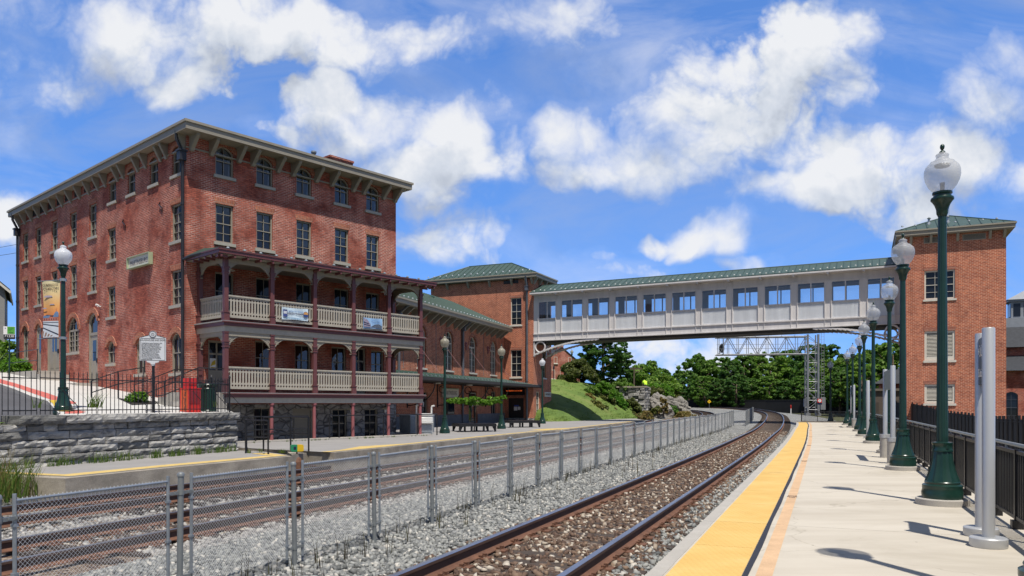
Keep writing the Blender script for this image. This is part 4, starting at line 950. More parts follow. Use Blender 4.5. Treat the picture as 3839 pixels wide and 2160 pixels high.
for i in range(15):
    x=XL+.1+(XE-XL-.2)*i/14; mb.lathe([(.07,7.62),(.06,7.66),(.02,7.69)],8,c=(x,f0+.55))
mb.build('snow_guard',m_galv,pr)
mb=MB()
for i in range(22):
    x=e0+.3+(e1-e0-.6)*i/21; xt=XL+.3+(XE-XL-.6)*i/21; mb.tube([(x,f0-.05,zb_+.01),(xt,-.02,zt_+.01)],.014,4)
mb.build('roof_seam',m_roofedge,pr)
# pendant lamps hang from the porch ceilings
mb=MB(); mb.tube([(0,0,0),(0,0,-.12)],.02,8); mb.lathe([(.05,-.12),(.06,-.2),(.055,-.22)],12); PLs=mb.mesh('stem',m_dkdoor,smooth=40)
mb=MB(); mb.lathe([(.06,-.2),(.12,-.24),(.235,-.29),(.24,-.30),(.23,-.295),(.05,-.24)],20,cap=False,mi=0); PLh=mb.mesh('lamp_shade',m_cream,smooth=40)
mb=MB(); mb.lathe([(.055,-.26),(.06,-.36),(.05,-.43),(.02,-.45)],12); PLb=mb.mesh('bulb',m_globeW,smooth=40)
fl={1.92:'upper',0:''}
names={7.26:'upper porch ceiling',4.33:'lower porch ceiling',1.49:'porch underside'}
ordw=['in the first bay from the left','in the second bay from the left','in the middle bay','in the fourth bay from the left','in the last bay on the right']
for z,wh in names.items():
    for i,(a,b) in enumerate(zip(PX[:-1],PX[1:])):
        x,y=(a+b)/2-.25,-1.05; M_=hotel.matrix_basis
        wx=H0[0]+x*math.cos(AH)-y*math.sin(AH); wy=H0[1]+x*math.sin(AH)+y*math.cos(AH)
        L=thing('pendant_lamp','pendant lamp under the %s, %s'%(wh,ordw[i]),'lamp',(wx,wy,z),AH,'pendant lamps under the porch')
        ob('stem',PLs,L); ob('lamp_shade',PLh,L); ob('bulb',PLb,L)
def hw(x,y,z=0): return (H0[0]+x*math.cos(AH)-y*math.sin(AH), H0[1]+x*math.sin(AH)+y*math.cos(AH), z)
# station name sign on the side wall
sg=thing('station_sign','cream wall sign reading MARTINSBURG in a pale green frame','sign',hw(-.12,4.2,7.8),AH-math.pi/2); sg.scale=(.88,1,.74)
mb=MB(); mb.box(-1.25,1.25,-.02,.1,-.31,.31); mb.build('board',m_signcream,sg)
mb=MB()
for b in ((-1.29,1.29,-.09,.1,.31,.35),(-1.29,1.29,-.09,.1,-.35,-.31),(-1.29,-1.25,-.09,.1,-.31,.31),(1.25,1.29,-.09,.1,-.31,.31)): mb.box(*b)
mb.build('frame',m_ltgreen,sg); text('MARTINSBURG',.44,m_brown,sg,(0,-.024,-.06),track=1.02,sx=.68,ex=.001)
# banners tied to the upper railing
def banner(label,x,z,w,h,kind):
    b=thing('vinyl_banner',label,'banner',hw(x,YF-.065,z),AH,'banners tied to the upper porch railing')
    mb=MB(); n=10
    def P(i,j): u,v=i/n-.5,j/4-.5; return (u*w,.015*math.sin(u*9+v*4)-.01, v*h*(1-.06*math.cos(u*math.pi))+.02*u)
    for i in range(n):
        for j in range(4): mb.quad(P(i,j),P(i+1,j),P(i+1,j+1),P(i,j+1))
    me=mb.build('sheet',mk('banner_sheet_'+kind,(.58,.70,.78) if kind=='a' else (.30,.48,.72),.5,var=.12,scale=2),b,smooth=True)
    for sx_ in (-1,1):
        for sz_ in (-1,1):
            mb=MB(); mb.tube([(sx_*w/2,0,sz_*h/2*.94),(sx_*(w/2+.14),.04,sz_*(h/2+.05))],.006,5); mb.build('tie_cord',m_black,b)
    y=-.032
    def pt(name,pts,mat,dy=0): mb=MB(); mb.prism([(px_,y-dy,pz_) for px_,pz_ in pts],(0,.003,0)); mb.build(name,mat,b)
    if kind=='a':
        pt('printed_picture',[(-w*.46,-h*.28),(-w*.30,-h*.28),(-w*.30,h*.3),(-w*.46,h*.3)],mk('picture_blue',(.05,.07,.22),.5,var=.5,scale=9))
        pt('printed_picture',[(-w*.44,-.02),(-w*.32,-.02),(-w*.32,.09),(-w*.44,.09)],m_silver,.002)
        text('EASTERN WEST VIRGINIA',.085,mk('banner_blue_text',(.12,.25,.5),.5,var=0),b,(.02,y-.003,.10),sx=.72); text('COMMUNITY FOUNDATION',.105,mk('banner_dark_text',(.05,.03,.08),.5,var=0),b,(.02,y-.003,0),sx=.62)
        text('CREATING AN EASTERN PANHANDLE FUND',.075,mk('banner_teal_text',(.10,.3,.5),.5,var=0),b,(0,y-.003,-.19),sx=.62)
        mb=MB(); mb.tube([(w*.40,y-.006,.02),(w*.40,y,.02)],.125,20); mb.build('round_emblem',mk('emblem_navy',(.03,.06,.2),.5,var=.1),b)
        pt('round_emblem',[(w*.40-.12,.02),(w*.40+.12,.02),(w*.40+.07,.12),(w*.40-.07,.12)],mk('emblem_gold',(.6,.3,.08),.5,var=.1),.007)
    else:
        pt('printed_building',[(-w*.49,-h*.36),(-w*.12,-h*.36),(-w*.14,-h*.1),(-w*.3,h*.3),(-w*.49,h*.42)],mk('picture_mauve',(.30,.26,.34),.5,var=.5,scale=14,stretch=(1,1,3)))
        pt('printed_building',[(-w*.49,.0),(-w*.2,-.06),(-w*.22,-.02),(-w*.49,.05)],m_navy,.003); pt('printed_building',[(-w*.49,-.1),(-w*.16,-.13),(-w*.16,-.1),(-w*.49,-.06)],m_navy,.003)
        pt('printed_hills',[(-w*.12,-h*.36),(w*.47,-h*.4),(w*.47,-h*.2),(w*.3,-h*.02),(w*.12,-h*.08),(-w*.02,-h*.2)],mk('picture_grey',(.10,.12,.16),.5,var=.6,scale=20),.001)
        text('Thank You',.12,mk('banner_script_blue',(.16,.33,.6),.5,var=0),b,(w*.12,y-.003,.13),sx=.9); text('for your support',.07,mk('banner_script_blue2',(.16,.33,.6),.5,var=0),b,(w*.15,y-.003,.02),sx=.9)
banner('light blue foundation banner with a round emblem, on the third railing panel',3.61,5.27,1.28,.52,'a')
banner('blue picture banner with painted buildings and hills, toward the right of the railing',7.75,5.2,1.1,.5,'b')
# small fixtures on the side wall
mb=MB(); mb.box(-.02,.03,-.1,.1,0,.05); mb.tube([(0,-.02,.05),(0,-.16,.1)],.05,10); c_=tag(mb.build('security_camera',m_wpaint,None,hw(-.07,8.8,6.15),AH-math.pi/2,smooth=40),'small white security camera on the brick wall above the tall arched door','security camera')
# ------------------------------------------------------------------ raised forecourt left of the hotel
def pq(x,y): return (x+9.78)*(-.934)+(y-27.5)*.358
def pz(x,y): return 1.13+.095*max(0,pq(x,y)-.8)
def wl(a,q=0): return (-9.78+.358*a-.934*q, 27.5+.934*a+.358*q)
def hwp(x,y): return hw(x,y)[:2]
KR=[(-30,42),(-26,37.3),(-21.93,32.9),(-19.88,30.7),(-17.37,27.8),(-15.99,26.45),(-14.28,23.95),(-13.16,22.35),(-12.62,21.35)]
HR=[hwp(.02,30),hwp(.02,21),hwp(.02,14),hwp(.02,10),hwp(.02,6),hwp(.02,3.5),hwp(.02,0),hwp(.35,-2.35),wl(.0,.12)]
def rows(A,B,n,dz,name,mat,t0=0,t1=1):
    mb=MB(); vs=[]
    for a,b in zip(A,B):
        for i in range(n+1):
            t=t0+(t1-t0)*i/n; x,y=a[0]+(b[0]-a[0])*t,a[1]+(b[1]-a[1])*t; vs.append((x,y,pz(x,y)+dz))
    mb.add(vs,[(j*(n+1)+i,(j+1)*(n+1)+i,(j+1)*(n+1)+i+1,j*(n+1)+i+1) for j in range(len(A)-1) for i in range(n)]); return struct(mb.build(name,mat))
rows(KR,HR,8,0,'pavement',m_white)
RL=[(-48,45),(-44,39),(-38,33),(-34,29),(-30,25),(-27,22),(-22,18),(-18,15),(-15.8,14.3)]
rows(KR,RL,6,-.13,'road',m_road)
mb=MB()
for a,b in zip(KR[:-1],KR[1:]): mb.quad((*a,pz(*a)),(*b,pz(*b)),(*b,pz(*b)-.14),(*a,pz(*a)-.14))
struct(mb.build('kerb',m_concE))
def patch(name,pts,dz,mat): mb=MB(); mb.poly([(x,y,pz(x,y)+dz) for x,y in pts]); return struct(mb.build(name,mat))
RI=[(-30.4,42.9),(-26.4,38.2),(-22.33,33.5),(-20.72,32.0),(-18.34,29.35),(-16.56,27.4),(-15.37,26.1),(-14.87,26.1)]
RO=[(-32.5,46),(-28.3,41),(-24.29,36.45),(-22.24,34.35),(-19.9,31.85),(-18.16,30.05),(-16.24,27.85),(-15.2,26.8)]
rows(RI,RO,2,.005,'red_kerb_marking',m_red)
patch('red_kerb_marking',[(-14.08,24.3),(-13.11,23.65),(-12.9,22.95),(-13.1,22.5)],.005,m_red)
mb=MB(); yk=[(-16.1,26.7),(-15.3,25.6),(-14.33,24.1),(-13.6,23.05)]
for a,b in zip(yk[:-1],yk[1:]):
    o_=lambda p,d:(p[0]+d*.83,p[1]-d*.05)
    mb.poly([(*a,pz(*a)+.01),(*b,pz(*b)+.01),(b[0]+.3,b[1]+.1,pz(*b)+.012),(a[0]+.3,a[1]+.1,pz(*a)+.012)]); mb.poly([(a[0]-.012,a[1]-.01,pz(*a)-.13),(b[0]-.012,b[1]-.01,pz(*b)-.13),(b[0]-.012,b[1]-.01,pz(*b)+.01),(a[0]-.012,a[1]-.01,pz(*a)+.01)])
struct(mb.build('yellow_kerb_paint',m_yel))
patch('planting_bed',[(-15.63,30.45),(-13.75,27.8),(-13.6,29.3),(-14.0,30.5)],.02,m_mulch)
mb=MB(); A=[wl(a,.75) for a in (-15,-12,-8.4)]; B=[wl(a,.2) for a in (-15,-12,-8.4)]
for i in range(2): mb.poly([(*A[i],1.01),(*A[i+1],1.01),(*B[i+1],.98),(*B[i],.98)])
struct(mb.build('grass_strip',m_lawn))
# hotel forecourt retaining side and fill
mb=MB(); a,b=wl(0,.12),hwp(.35,-2.35); mb.poly([(*a,-.5),(*b,-.5),(*b,1.3),(*a,1.13)]); c_=hwp(.35,0); mb.poly([(*b,-.5),(*c_,-.5),(*c_,1.5),(*b,1.3)]); struct(mb.build('retaining_face',m_concOld))
# stone retaining wall of split limestone courses
mb=MB(); r=random.Random(3)
def blockw(a0,a1,z0,z1,proud,rough,depth=.5,capq=0):
    nx_,nz_=max(3,int((a1-a0)/.12)),3; vs=[]
    for i in range(nx_+1):
        for j in range(nz_+1):
            e=(i in(0,nx_)) or (j in(0,nz_)); q=-(proud+(0 if e else .03+r.uniform(-.02,.03)*rough)); ja,jz=(r.uniform(-.012,.012),r.uniform(-.012,.012)) if e else (0,0)
            x,y=wl(a0+(a1-a0)*i/nx_+ja,q); vs.append((x,y,z0+(z1-z0)*j/nz_+jz))
    k=len(vs)
    for (a,z) in ((a0,z0),(a1,z0),(a1,z1),(a0,z1)): x,y=wl(a,depth); vs.append((x,y,z))
    g_=lambda i,j:i*(nz_+1)+j
    fs=[(g_(i,j),g_(i+1,j),g_(i+1,j+1),g_(i,j+1)) for i in range(nx_) for j in range(nz_)]
    fs+= [(*[g_(i,nz_) for i in range(nx_+1)],k+2,k+3),(*[g_(nx_,j) for j in range(nz_+1)][::-1],k+2,k+1)][:1]+[(g_(nx_,0),k+1,k+2,*[g_(nx_,j) for j in range(nz_,0,-1)]),(*[g_(0,j) for j in range(nz_+1)],k+3,k),(k,k+1,g_(nx_,0),*[g_(i,0) for i in range(nx_-1,-1,-1)])]
    mb.add(vs,fs)
z=-.57; hs=[.25,.22,.2,.21,.19,.23,.2]
for ci,h in enumerate(hs):
    a=-17.0+r.uniform(0,.6)
    while a<-.02:
        L=r.uniform(.42,1.25); b=min(a+L,0)
        if b>-.35: b=0
        blockw(a,b-.018,z+.006+r.uniform(0,.014),z+h-.008,r.uniform(-.03,.045)-.012*ci,1); a=b
    z+=h
a=-8.26; zc=z
blockw(-17,-13.2,zc-.0,zc+.03,.03,.6); 
while a<0:
    L=r.uniform(.9,2.1); b=min(a+L,0.02)
    if b>-.5: b=.02
    blockw(a,b-.015,zc+.003,zc+.225+r.uniform(-.01,.015),.06,.9,.62); a=b
struct(mb.build('x',m_dark)); bpy.data.objects.remove(COL.objects[-1]) if False else None
o=COL.objects['x']; o.name='stone_wall'; o.data.materials.clear(); o.data.materials.append(m_stoneW); del o['kind']
tag(o,'rough grey limestone retaining wall of uneven courses behind the low platform','stone wall')
# black iron picket fence on the wall
pf=thing('picket_fence','black iron picket fence with spear tops along the stone wall','fence',(0,0,0))
def pickets(a0,a1,q0,q1,z0,n,H=1.22,name='picket_panel'):
    mb=MB()
    p0,p1=Vector((*wl(a0,q0),z0)),Vector((*wl(a1,q1),z0))
    for i in range(n):
        p=p0+(p1-p0)*i/max(1,n-1); x,y,z=p; mb.lathe([(.0115,z+.03),(.0115,z+H-.07),(.014,z+H-.06),(.001,z+H+.03)],6,c=(x,y)) 
    for z in (z0+.14,z0+H-.2): mb.tube([p0+Vector((0,0,z-z0)),p1+Vector((0,0,z-z0))],.017,6)
    return mb.build(name,m_black,pf)
pickets(-14.0,-11.5,.38,.38,.90,17); pickets(-11.4,-8.55,.38,.38,.92,19,1.2)
pickets(-8.45,-7.5,.3,.3,1.15,7,1.2)
zt0=1.15
for a in (-7.4,-5.6,-3.8,-2.0): pickets(a,a+1.75,.3,.3,zt0,13)
pickets(-.2,-.1,.3,1.1,zt0,7); pickets(-.15,.5,1.2,2.0,zt0,7)
for a,q in ((-.15,.28),(-.1,1.15)):
    mb=MB(); x,y=wl(a,q); mb.tube([(x,y,zt0-.05),(x,y,zt0+1.22)],.028,8); mb.lathe([(.03,zt0+1.22),(.045,zt0+1.26),(.03,zt0+1.31),(.005,zt0+1.36)],8,c=(x,y)); mb.build('fence_post',m_black,pf)
for a in (-6.8,-4.4,-3.9,-1.9,-.9,-.2):
    mb=MB(); x0,y0=wl(a,.3); x1,y1=wl(a+.28,-.02); x2,y2=wl(a+.3,-.0); mb.tube([(x0,y0,zt0+.75),(x1,y1,zt0+.25),(x2,y2,zt0+.1),(x1,y1,zt0+.0)],.012,6); mb.build('stay_bar',m_black,pf)
# ------------------------------------------------------------------ street lamp prototype (5.28 m)
LP_=[(.275,.0),(.28,.10),(.265,.14),(.27,.16),(.27,.20),(.235,.22),(.24,.245),(.23,.26)]
mb=MB(); mb.lathe(LP_,32); 
mb.lathe([(.225,.26),(.195,.34),(.165,.44),(.142,.55),(.128,.66),(.122,.70)],48,12,.045,cap=False); mb.lathe([(.14,.70),(.142,.72),(.132,.74),(.132,.80),(.142,.82),(.14,.835),(.09,.845)],32)
for k in range(4):
    an=k*math.pi/2+.5; mb.lathe([(.028,.745),(.028,.795)],8,c=(.122*math.cos(an),.122*math.sin(an)))
mb.lathe([(.076,.84),(.066,2.4),(.054,4.22)],48,12,.05,cap=False)
mb.lathe([(.06,4.2),(.078,4.24),(.082,4.30),(.105,4.37),(.135,4.42),(.155,4.44),(.158,4.46),(.15,4.48),(.125,4.49),(.118,4.52),(.135,4.535),(.135,4.56),(.10,4.565)],32)
LPOST=mb.mesh('lamp_post',m_green,smooth=40)
gp=[(.10,4.55),(.135,4.58),(.19,4.65),(.228,4.73),(.245,4.81),(.243,4.88),(.225,4.94),(.185,4.985),(.16,5.0),(.163,5.012),(.12,5.03),(.085,5.06),(.08,5.085),(.09,5.105),(.088,5.12),(.06,5.14),(.035,5.155)]
def gl(m): mb=MB(); mb.lathe(gp,32,cap=False); return mb.mesh('globe',m,smooth=True)
GL=gl(m_globe); GLW=gl(m_globeW); GLY=gl(m_globeY)
mb=MB(); mb.lathe([(.045,5.15),(.035,5.17),(.012,5.185),(.028,5.21),(.034,5.235),(.028,5.262),(.004,5.28)],10); LFIN=mb.mesh('finial',m_green,smooth=40)
mb=MB(); mb.lathe([(.10,4.94),(.11,4.97),(.05,4.99)],16); mb.lathe([(.03,4.56),(.035,4.70)],10); LINN=mb.mesh('bulb',mk('lamp_reflector',(.2,.2,.22),.3,metal=.6,var=.1),smooth=40)
mb=MB(); mb.lathe([(.36,-.05),(.36,.085),(.35,.095),(.02,.096)],40); LFOOT=mb.mesh('footing',m_concE,smooth=40)
def lamp(label,x,y,z,globe=None,foot=False,group=None,sc=1.0,rz=0):
    L=thing('street_lamp',label,'street lamp',(x,y,z),rz,group); sc=sc*.981 if foot else sc; L.scale=(sc,sc,sc); dz=.09 if foot else 0
    ob('lamp_post',LPOST,L,(0,0,dz)); ob('globe',globe or GL,L,(0,0,dz)); ob('finial',LFIN,L,(0,0,dz)); ob('bulb',LINN,L,(0,0,dz))
    if foot: ob('footing',LFOOT,L)
    return L
lamp('green street lamp with a white globe behind the stone wall, carrying a hanging banner',-13.67,23.4,1.14,GLW)
# hanging banner on it
bn=thing('street_banner','tall banner reading ROUNDHOUSE COMPLEX with a painted sunset over railway sheds','banner',(-13.67,23.4,0),math.atan2(-.28,.96))
mb=MB(); 
for z in (5.24,3.47): mb.tube([(-.05,0,z),(-.98,0,z)],.014,8)
mb.build('banner_arm',m_galv,bn)
mb=MB(); mb.lathe([(.095,5.2),(.095,5.28)],16); mb.lathe([(.098,3.43),(.098,3.51)],16); mb.build('clamp',m_galv,bn)
bw0,bw1=-.82,-.14
def bq(name,pts,mat,y=-.022,th=.004): mb=MB(); mb.prism([(x,y,z) for x,z in pts],(0,th,0)); return mb.build(name,mat,bn)
def gradmat():
    m,t,p,o=nt('banner_sunset_print'); tc=N(t,'ShaderNodeTexCoord'); s_=N(t,'ShaderNodeSeparateXYZ'); t.links.new(tc.outputs['UV'],s_.inputs[0])
    mr=N(t,'ShaderNodeMapRange'); t.links.new(s_.outputs['Y'],mr.inputs[0]); mr.inputs[1].default_value=3.5; mr.inputs[2].default_value=5.25
    c=ramp(t,mr.outputs[0],[(.38,(.78,.26,.07)),(.55,(.80,.40,.13)),(.8,(.80,.62,.32)),(1,(.74,.66,.40))]); t.links.new(c,p.inputs['Base Color']); p.inputs['Roughness'].default_value=.6; return m
mb=MB(); n=8
def bp_(i,j):
    u=i/n; v=j/12; ins_=.05*(1-v)+.02*math.sin(v*math.pi); x=bw0+(bw1-bw0)*u+ (ins_*(1-u) if v<1 else 0); return (x,.02*math.sin(u*5+v*3),3.49+1.74*v)
for i in range(n):
    for j in range(12): mb.quad(bp_(i,j),bp_(i+1,j),bp_(i+1,j+1),bp_(i,j+1))
mb.build('sheet',gradmat(),bn,smooth=True)
y_=-.03
text('ROUNDHOUSE',.115,m_brown,bn,(-.49,y_,5.1),sx=.80,track=1.08); text('COMPLEX',.115,m_brown,bn,(-.475,y_,4.98),sx=.85,track=1.3)
mauve=mk('print_mauve',(.42,.36,.42),.6,var=.1); steelb=mk('print_steel_blue',(.16,.25,.42),.6,var=.15); brk=mk('print_brick',(.50,.18,.13),.6,var=.15); pale=mk('print_pale',(.62,.66,.72),.6,var=.1); dkb=mk('print_dark',(.03,.035,.06),.6,var=.1); brn=mk('print_tie_brown',(.30,.2,.16),.6,var=.1)
for cx_,cz_,w_,h_ in ((-.55,4.74,.34,.1),(-.4,4.50,.2,.055),(-.68,4.385,.16,.06)):
    bq('printed_cloud',[(cx_+w_/2*math.cos(k*math.pi/6)*(1 if k<7 else 1),cz_+h_/2*math.sin(k*math.pi/6)*(1 if k<7 else .3)) for k in range(12)],mauve,y_)
bq('printed_hills',[(-.74,4.14),(-.15,4.14),(-.2,4.2),(-.4,4.17),(-.6,4.2)],dkb,y_+.001)
bq('printed_shed',[(-.74,4.0),(-.15,4.0),(-.15,4.13),(-.74,4.12)],brk,y_-.001); bq('printed_shed_roof',[(-.74,4.1),(-.52,4.1),(-.45,4.17),(-.72,4.17)],steelb,y_-.003); bq('printed_dome',[(-.36,4.12),(-.15,4.12),(-.15,4.25),(-.2,4.29),(-.26,4.28),(-.32,4.21)],steelb,y_-.003); bq('printed_cross',[(-.245,4.28),(-.235,4.28),(-.235,4.4),(-.245,4.4)],brk,y_-.003)
for k in range(6): bq('printed_window',[(-.7+.09*k,4.03),(-.675+.09*k,4.03),(-.675+.09*k,4.08),(-.7+.09*k,4.08)],dkb,y_-.005)
bq('printed_yard',[(-.745,3.5),(-.15,3.5),(-.15,4.0),(-.745,4.0)],pale,y_+.0)
bq('printed_fence',[(-.745,3.95),(-.15,3.95),(-.15,3.965),(-.745,3.965)],dkb,y_-.004); bq('printed_rail',[(-.745,3.9),(-.15,3.82),(-.15,3.85),(-.745,3.925)],dkb,y_-.004); bq('printed_rail',[(-.76,3.79),(-.15,3.56),(-.15,3.60),(-.76,3.82)],dkb,y_-.004)
for k in range(6):
    x=-.76+.11*k; bq('printed_tie',[(x,3.70-.042*k),(x+.06,3.69-.04*k),(x-.04+.06,3.53),(x-.05,3.53)] if k<4 else [(x,3.68-.04*k),(x+.05,3.66-.04*k),(x+.02,3.51),(x-.03,3.51)],brn,y_-.002)
# ------------------------------------------------------------------ historical marker
hm=thing('historical_marker','silver cast historical marker headed ROUNDHOUSES AND SHOPS on a black post','sign',(-11.79,25.25,1.12),R(12))
mb=MB(); mb.tube([(0,.0,0),(0,.0,1.68)],.045,12); mb.build('post',m_black,hm,smooth=40)
mb=MB(); mb.lathe([(.06,1.6),(.06,1.74),(.05,1.8)],14); mb.build('socket',m_wpaint,hm,smooth=40)
z0,z1=1.76,2.50
def outl(k): return [(x*k,zz) for x,zz in ((-.4,z0),(-.2,z0),(-.17,z0-.05),(-.08,z0-.07),(-.05,z0-.12),(.05,z0-.12),(.08,z0-.07),(.17,z0-.05),(.2,z0),(.4,z0),(.4,z1),(.36,z1+.02),(.2,z1+.08),(.11,z1+.1),(.09,z1+.12),(-.09,z1+.12),(-.11,z1+.1),(-.2,z1+.08),(-.36,z1+.02),(-.4,z1))]
mb=MB(); mb.prism([(x,-.07,z) for x,z in outl(1.0)],(0,.04,0)); mb.tube([(0,-.08,z1+.13),(0,-.03,z1+.13)],.112,28); mb.build('plate',m_silver,hm)
mb=MB()
for pts in ([(-.37,z0+.02),(.37,z0+.02)],[(-.37,z1-.01),(.37,z1-.01)],[(-.37,z0+.02),(-.37,z1-.01)],[(.37,z0+.02),(.37,z1-.01)],[(-.36,z1+.025),(-.2,z1+.075),(-.12,z1+.09)],[(.36,z1+.025),(.2,z1+.075),(.12,z1+.09)]): mb.tube([(x,-.072,z) for x,z in pts],.006,5)
for rr in (.1,): mb.tube([(rr*math.cos(k*math.pi/12),-.083,z1+.13+rr*math.sin(k*math.pi/12)) for k in range(25)],.007,5)
for rr in (.05,): mb.tube([(rr*math.cos(k*math.pi/6),-.083,z1+.12+rr*.8*math.sin(k*math.pi/6)) for k in range(13)],.004,4); mb.tube([(-.03,-.083,z1+.1),(0,-.083,z1+.17),(.03,-.083,z1+.1)],.004,4)
mb.build('emblem_border',m_blk,hm)
text('ROUNDHOUSES AND SHOPS',.072,m_blk,hm,(0,-.073,2.43),sx=.78,track=1.08)
bt_='The B&O Railroad reached Martinsburg in 1842,|and by 1849, a roundhouse and shops were|built. These first buildings were burned by|Confederate troops in 1862. The present west|roundhouse and the two shops were built in|1866. The east roundhouse was built in 1872.|These buildings represent one of the last|remaining examples of American industrial|railroad architecture still intact and in|use. These structures serve as important|monuments of the status of the railroad in|the mid-19th century and the role it played|in the economic development of Martinsburg,|the county, and the state.'
text(bt_.replace('|','\n'),.046,m_blk,hm,(-.345,-.073,2.07),align='LEFT',sx=.70,line=.88)
# ------------------------------------------------------------------ newspaper box, litter bin, parking sign
nb=thing('newspaper_box','red newspaper vending box lettered The Journal beside the green litter bin','newspaper box',(-11.2,26.75,1.14),R(60))
mb=MB(); mb.box(-.24,.24,-.24,.24,0,.86); mb.box(-.255,.255,-.255,.255,.84,.88); mb.box(-.26,.26,-.26,.26,0,.05); mb.build('cabinet',m_redbox,nb)
mb=MB(); mb.box(-.15,.15,-.13,.2,.88,1.18); mb.box(-.165,.165,-.15,.21,1.0,1.22); mb.build('coin_head',m_redbox,nb)
mb=MB(); mb.box(-.246,-.241,-.17,.17,.08,.82); mb.build('side_panel',m_orange,nb)
text('The Journal',.17,m_brown,nb,(-.250,-.05,.46),Matrix(((0,0,-1),(0,-1,0),(-1,0,0))).to_euler(),sx=.95)
mb=MB(); mb.box(-.18,.18,-.247,-.242,.32,.78); mb.build('window',mk('box_window_red',(.28,.02,.015),.15,var=.1),nb)
tc_=thing('litter_bin','round dark green slatted litter bin with a flared rim behind the picket fence','bin',(-11.0,27.75,1.16))
mb=MB(); mb.lathe([(.25,.03),(.25,.95)],20); mb.build('liner',m_dark,tc_)
mb=MB()
for k in range(22):
    an=2*math.pi*k/22; mb.at(.3*math.cos(an),.3*math.sin(an),0,an); mb.box(-.008,.008,-.028,.028,.08,.9); mb.prism([(-.008,-.028,.9),(.008,-.028,.9),(.06,-.028,1.0),(.04,-.028,1.0)],(0,.056,0))
mb.at(); mb.T=Matrix(); mb.build('slats',m_green,tc_)
mb=MB(); 
for z,rr in ((.07,.3),(.86,.3),(1.0,.35)): mb.tube([(rr*math.cos(k*math.pi/12),rr*math.sin(k*math.pi/12),z) for k in range(25)],.02,6)
mb.build('rim',m_green,tc_)
ps=thing('parking_sign','green and black parking sign numbered 71338 on a slim green post','sign',(-23.81,36.4,2.58),R(20))
mb=MB(); mb.tube([(0,0,0),(0,0,2.0)],.03,8); mb.build('post',m_green,ps)
mb=MB(); mb.box(-.24,.24,-.04,-.02,1.95,2.55); mb.build('plate',m_wpaint,ps); mb=MB(); mb.box(-.08,.23,-.045,-.04,2.2,2.54); mb.build('green_panel',m_grn,ps); mb=MB(); mb.box(-.235,.235,-.045,-.04,1.955,2.17); mb.build('black_panel',m_black,ps)
text('71338',.15,m_wpaint,ps,(0,-.047,2.085),sx=1.05); text('@parkmobile',.05,m_wpaint,ps,(0,-.047,1.99)) if False else None
text('P',.1,mk('parking_blue',(.03,.07,.35),.5,var=0),ps,(-.16,-.047,2.45)); mb=MB()
for k in range(3): mb.box(-.05,.17-.05*k,-.048,-.045,2.46-.06*k,2.475-.06*k)
mb.box(-.02,.16,-.048,-.045,2.23,2.27); mb.build('small_print',mk('dark_green_print',(.02,.12,.02),.5,var=0),ps)
# ------------------------------------------------------------------ stoop, steps and handrails of the hotel
mb=MB(); mb.box(-1.35,-.004,13.6,18.9,2.2,3.18); mb.box(-1.35,-.004,12.9,13.6,2.2,2.98); mb.box(-1.0,-.004,9.1,10.6,1.9,2.47); mb.build('stoop',m_concE,hotel)
def handrail(label,segs,loc=(0,0,0),rz=0,r=.021,group=None):
    h_=thing('handrail',label,'handrail',loc,rz,group); mb=MB()
    rails=[s_ for s_ in segs if s_[0]=='r']; posts=[s_ for s_ in segs if s_[0]=='p']
    for s_ in rails: m2=MB(); m2.tube(s_[1],r,8); m2.build('rail',m_black,h_,smooth=40)
    for s_ in posts: m2=MB(); m2.tube(s_[1],r*1.1,8); m2.build('post',m_black,h_,smooth=40)
    return h_
H_=lambda x,y,z: hw(x,y,z)
def st(pts): return [hw(*p) for p in pts]
handrail('black handrail on the concrete stoop beside the far hotel doors',[('r',st([(-1.3,20.2,3.35),(-1.3,20.2,3.75),(-1.3,18.6,4.25),(-1.3,13.4,4.25)])),('r',st([(-1.3,20.2,3.4),(-1.3,18.6,3.7),(-1.3,13.4,3.7)])),('p',st([(-1.3,19.7,2.9),(-1.3,19.7,3.9)])),('p',st([(-1.3,18.0,3.15),(-1.3,18.0,4.25)])),('p',st([(-1.3,13.5,3.1),(-1.3,13.5,4.25)]))])
mb=MB()
for k in range(4): mb.box(-1.9+.32*k,.36,-2.15,-.25,1.0+.0,1.38+.18*k)
mb.box(-.62,.52,-2.3,-.2,1.0,1.90); mb.box(-.5,.36,-2.36,-2.15,.6,1.86); mb.build('entrance_steps',m_concE,hotel)
for yy,lab in ((-2.2,'front'),(-.3,'rear')):
    handrail('black two bar handrail along the %s edge of the concrete steps to the lower porch'%lab,[('r',st([(-2.2,yy,1.75),(-2.2,yy,2.2),(-1.9,yy,2.3),(-.6,yy,2.85),(.5,yy,2.85)])),('r',st([(-2.2,yy,1.75),(-1.9,yy,1.8),(-.6,yy,2.35),(.5,yy,2.35)])),('p',st([(-1.9,yy,1.3),(-1.9,yy,2.3)])),('p',st([(-.62,yy,1.85),(-.62,yy,2.85)]))])
handrail('black bent handrail beside the planting bed in front of the arched hotel window',[('r',st([(-3.2,1.2,1.7),(-3.2,1.2,2.35),(-2.2,1.2,2.75),(-1.2,1.2,2.95)])),('r',st([(-3.2,1.2,1.9),(-2.2,1.2,2.25),(-1.2,1.2,2.45)])),('p',st([(-3.2,1.2,1.5),(-3.2,1.2,2.35)])),('p',st([(-2.2,1.2,1.5),(-2.2,1.2,2.75)])),('p',st([(-1.2,1.2,1.5),(-1.2,1.2,2.95)]))])
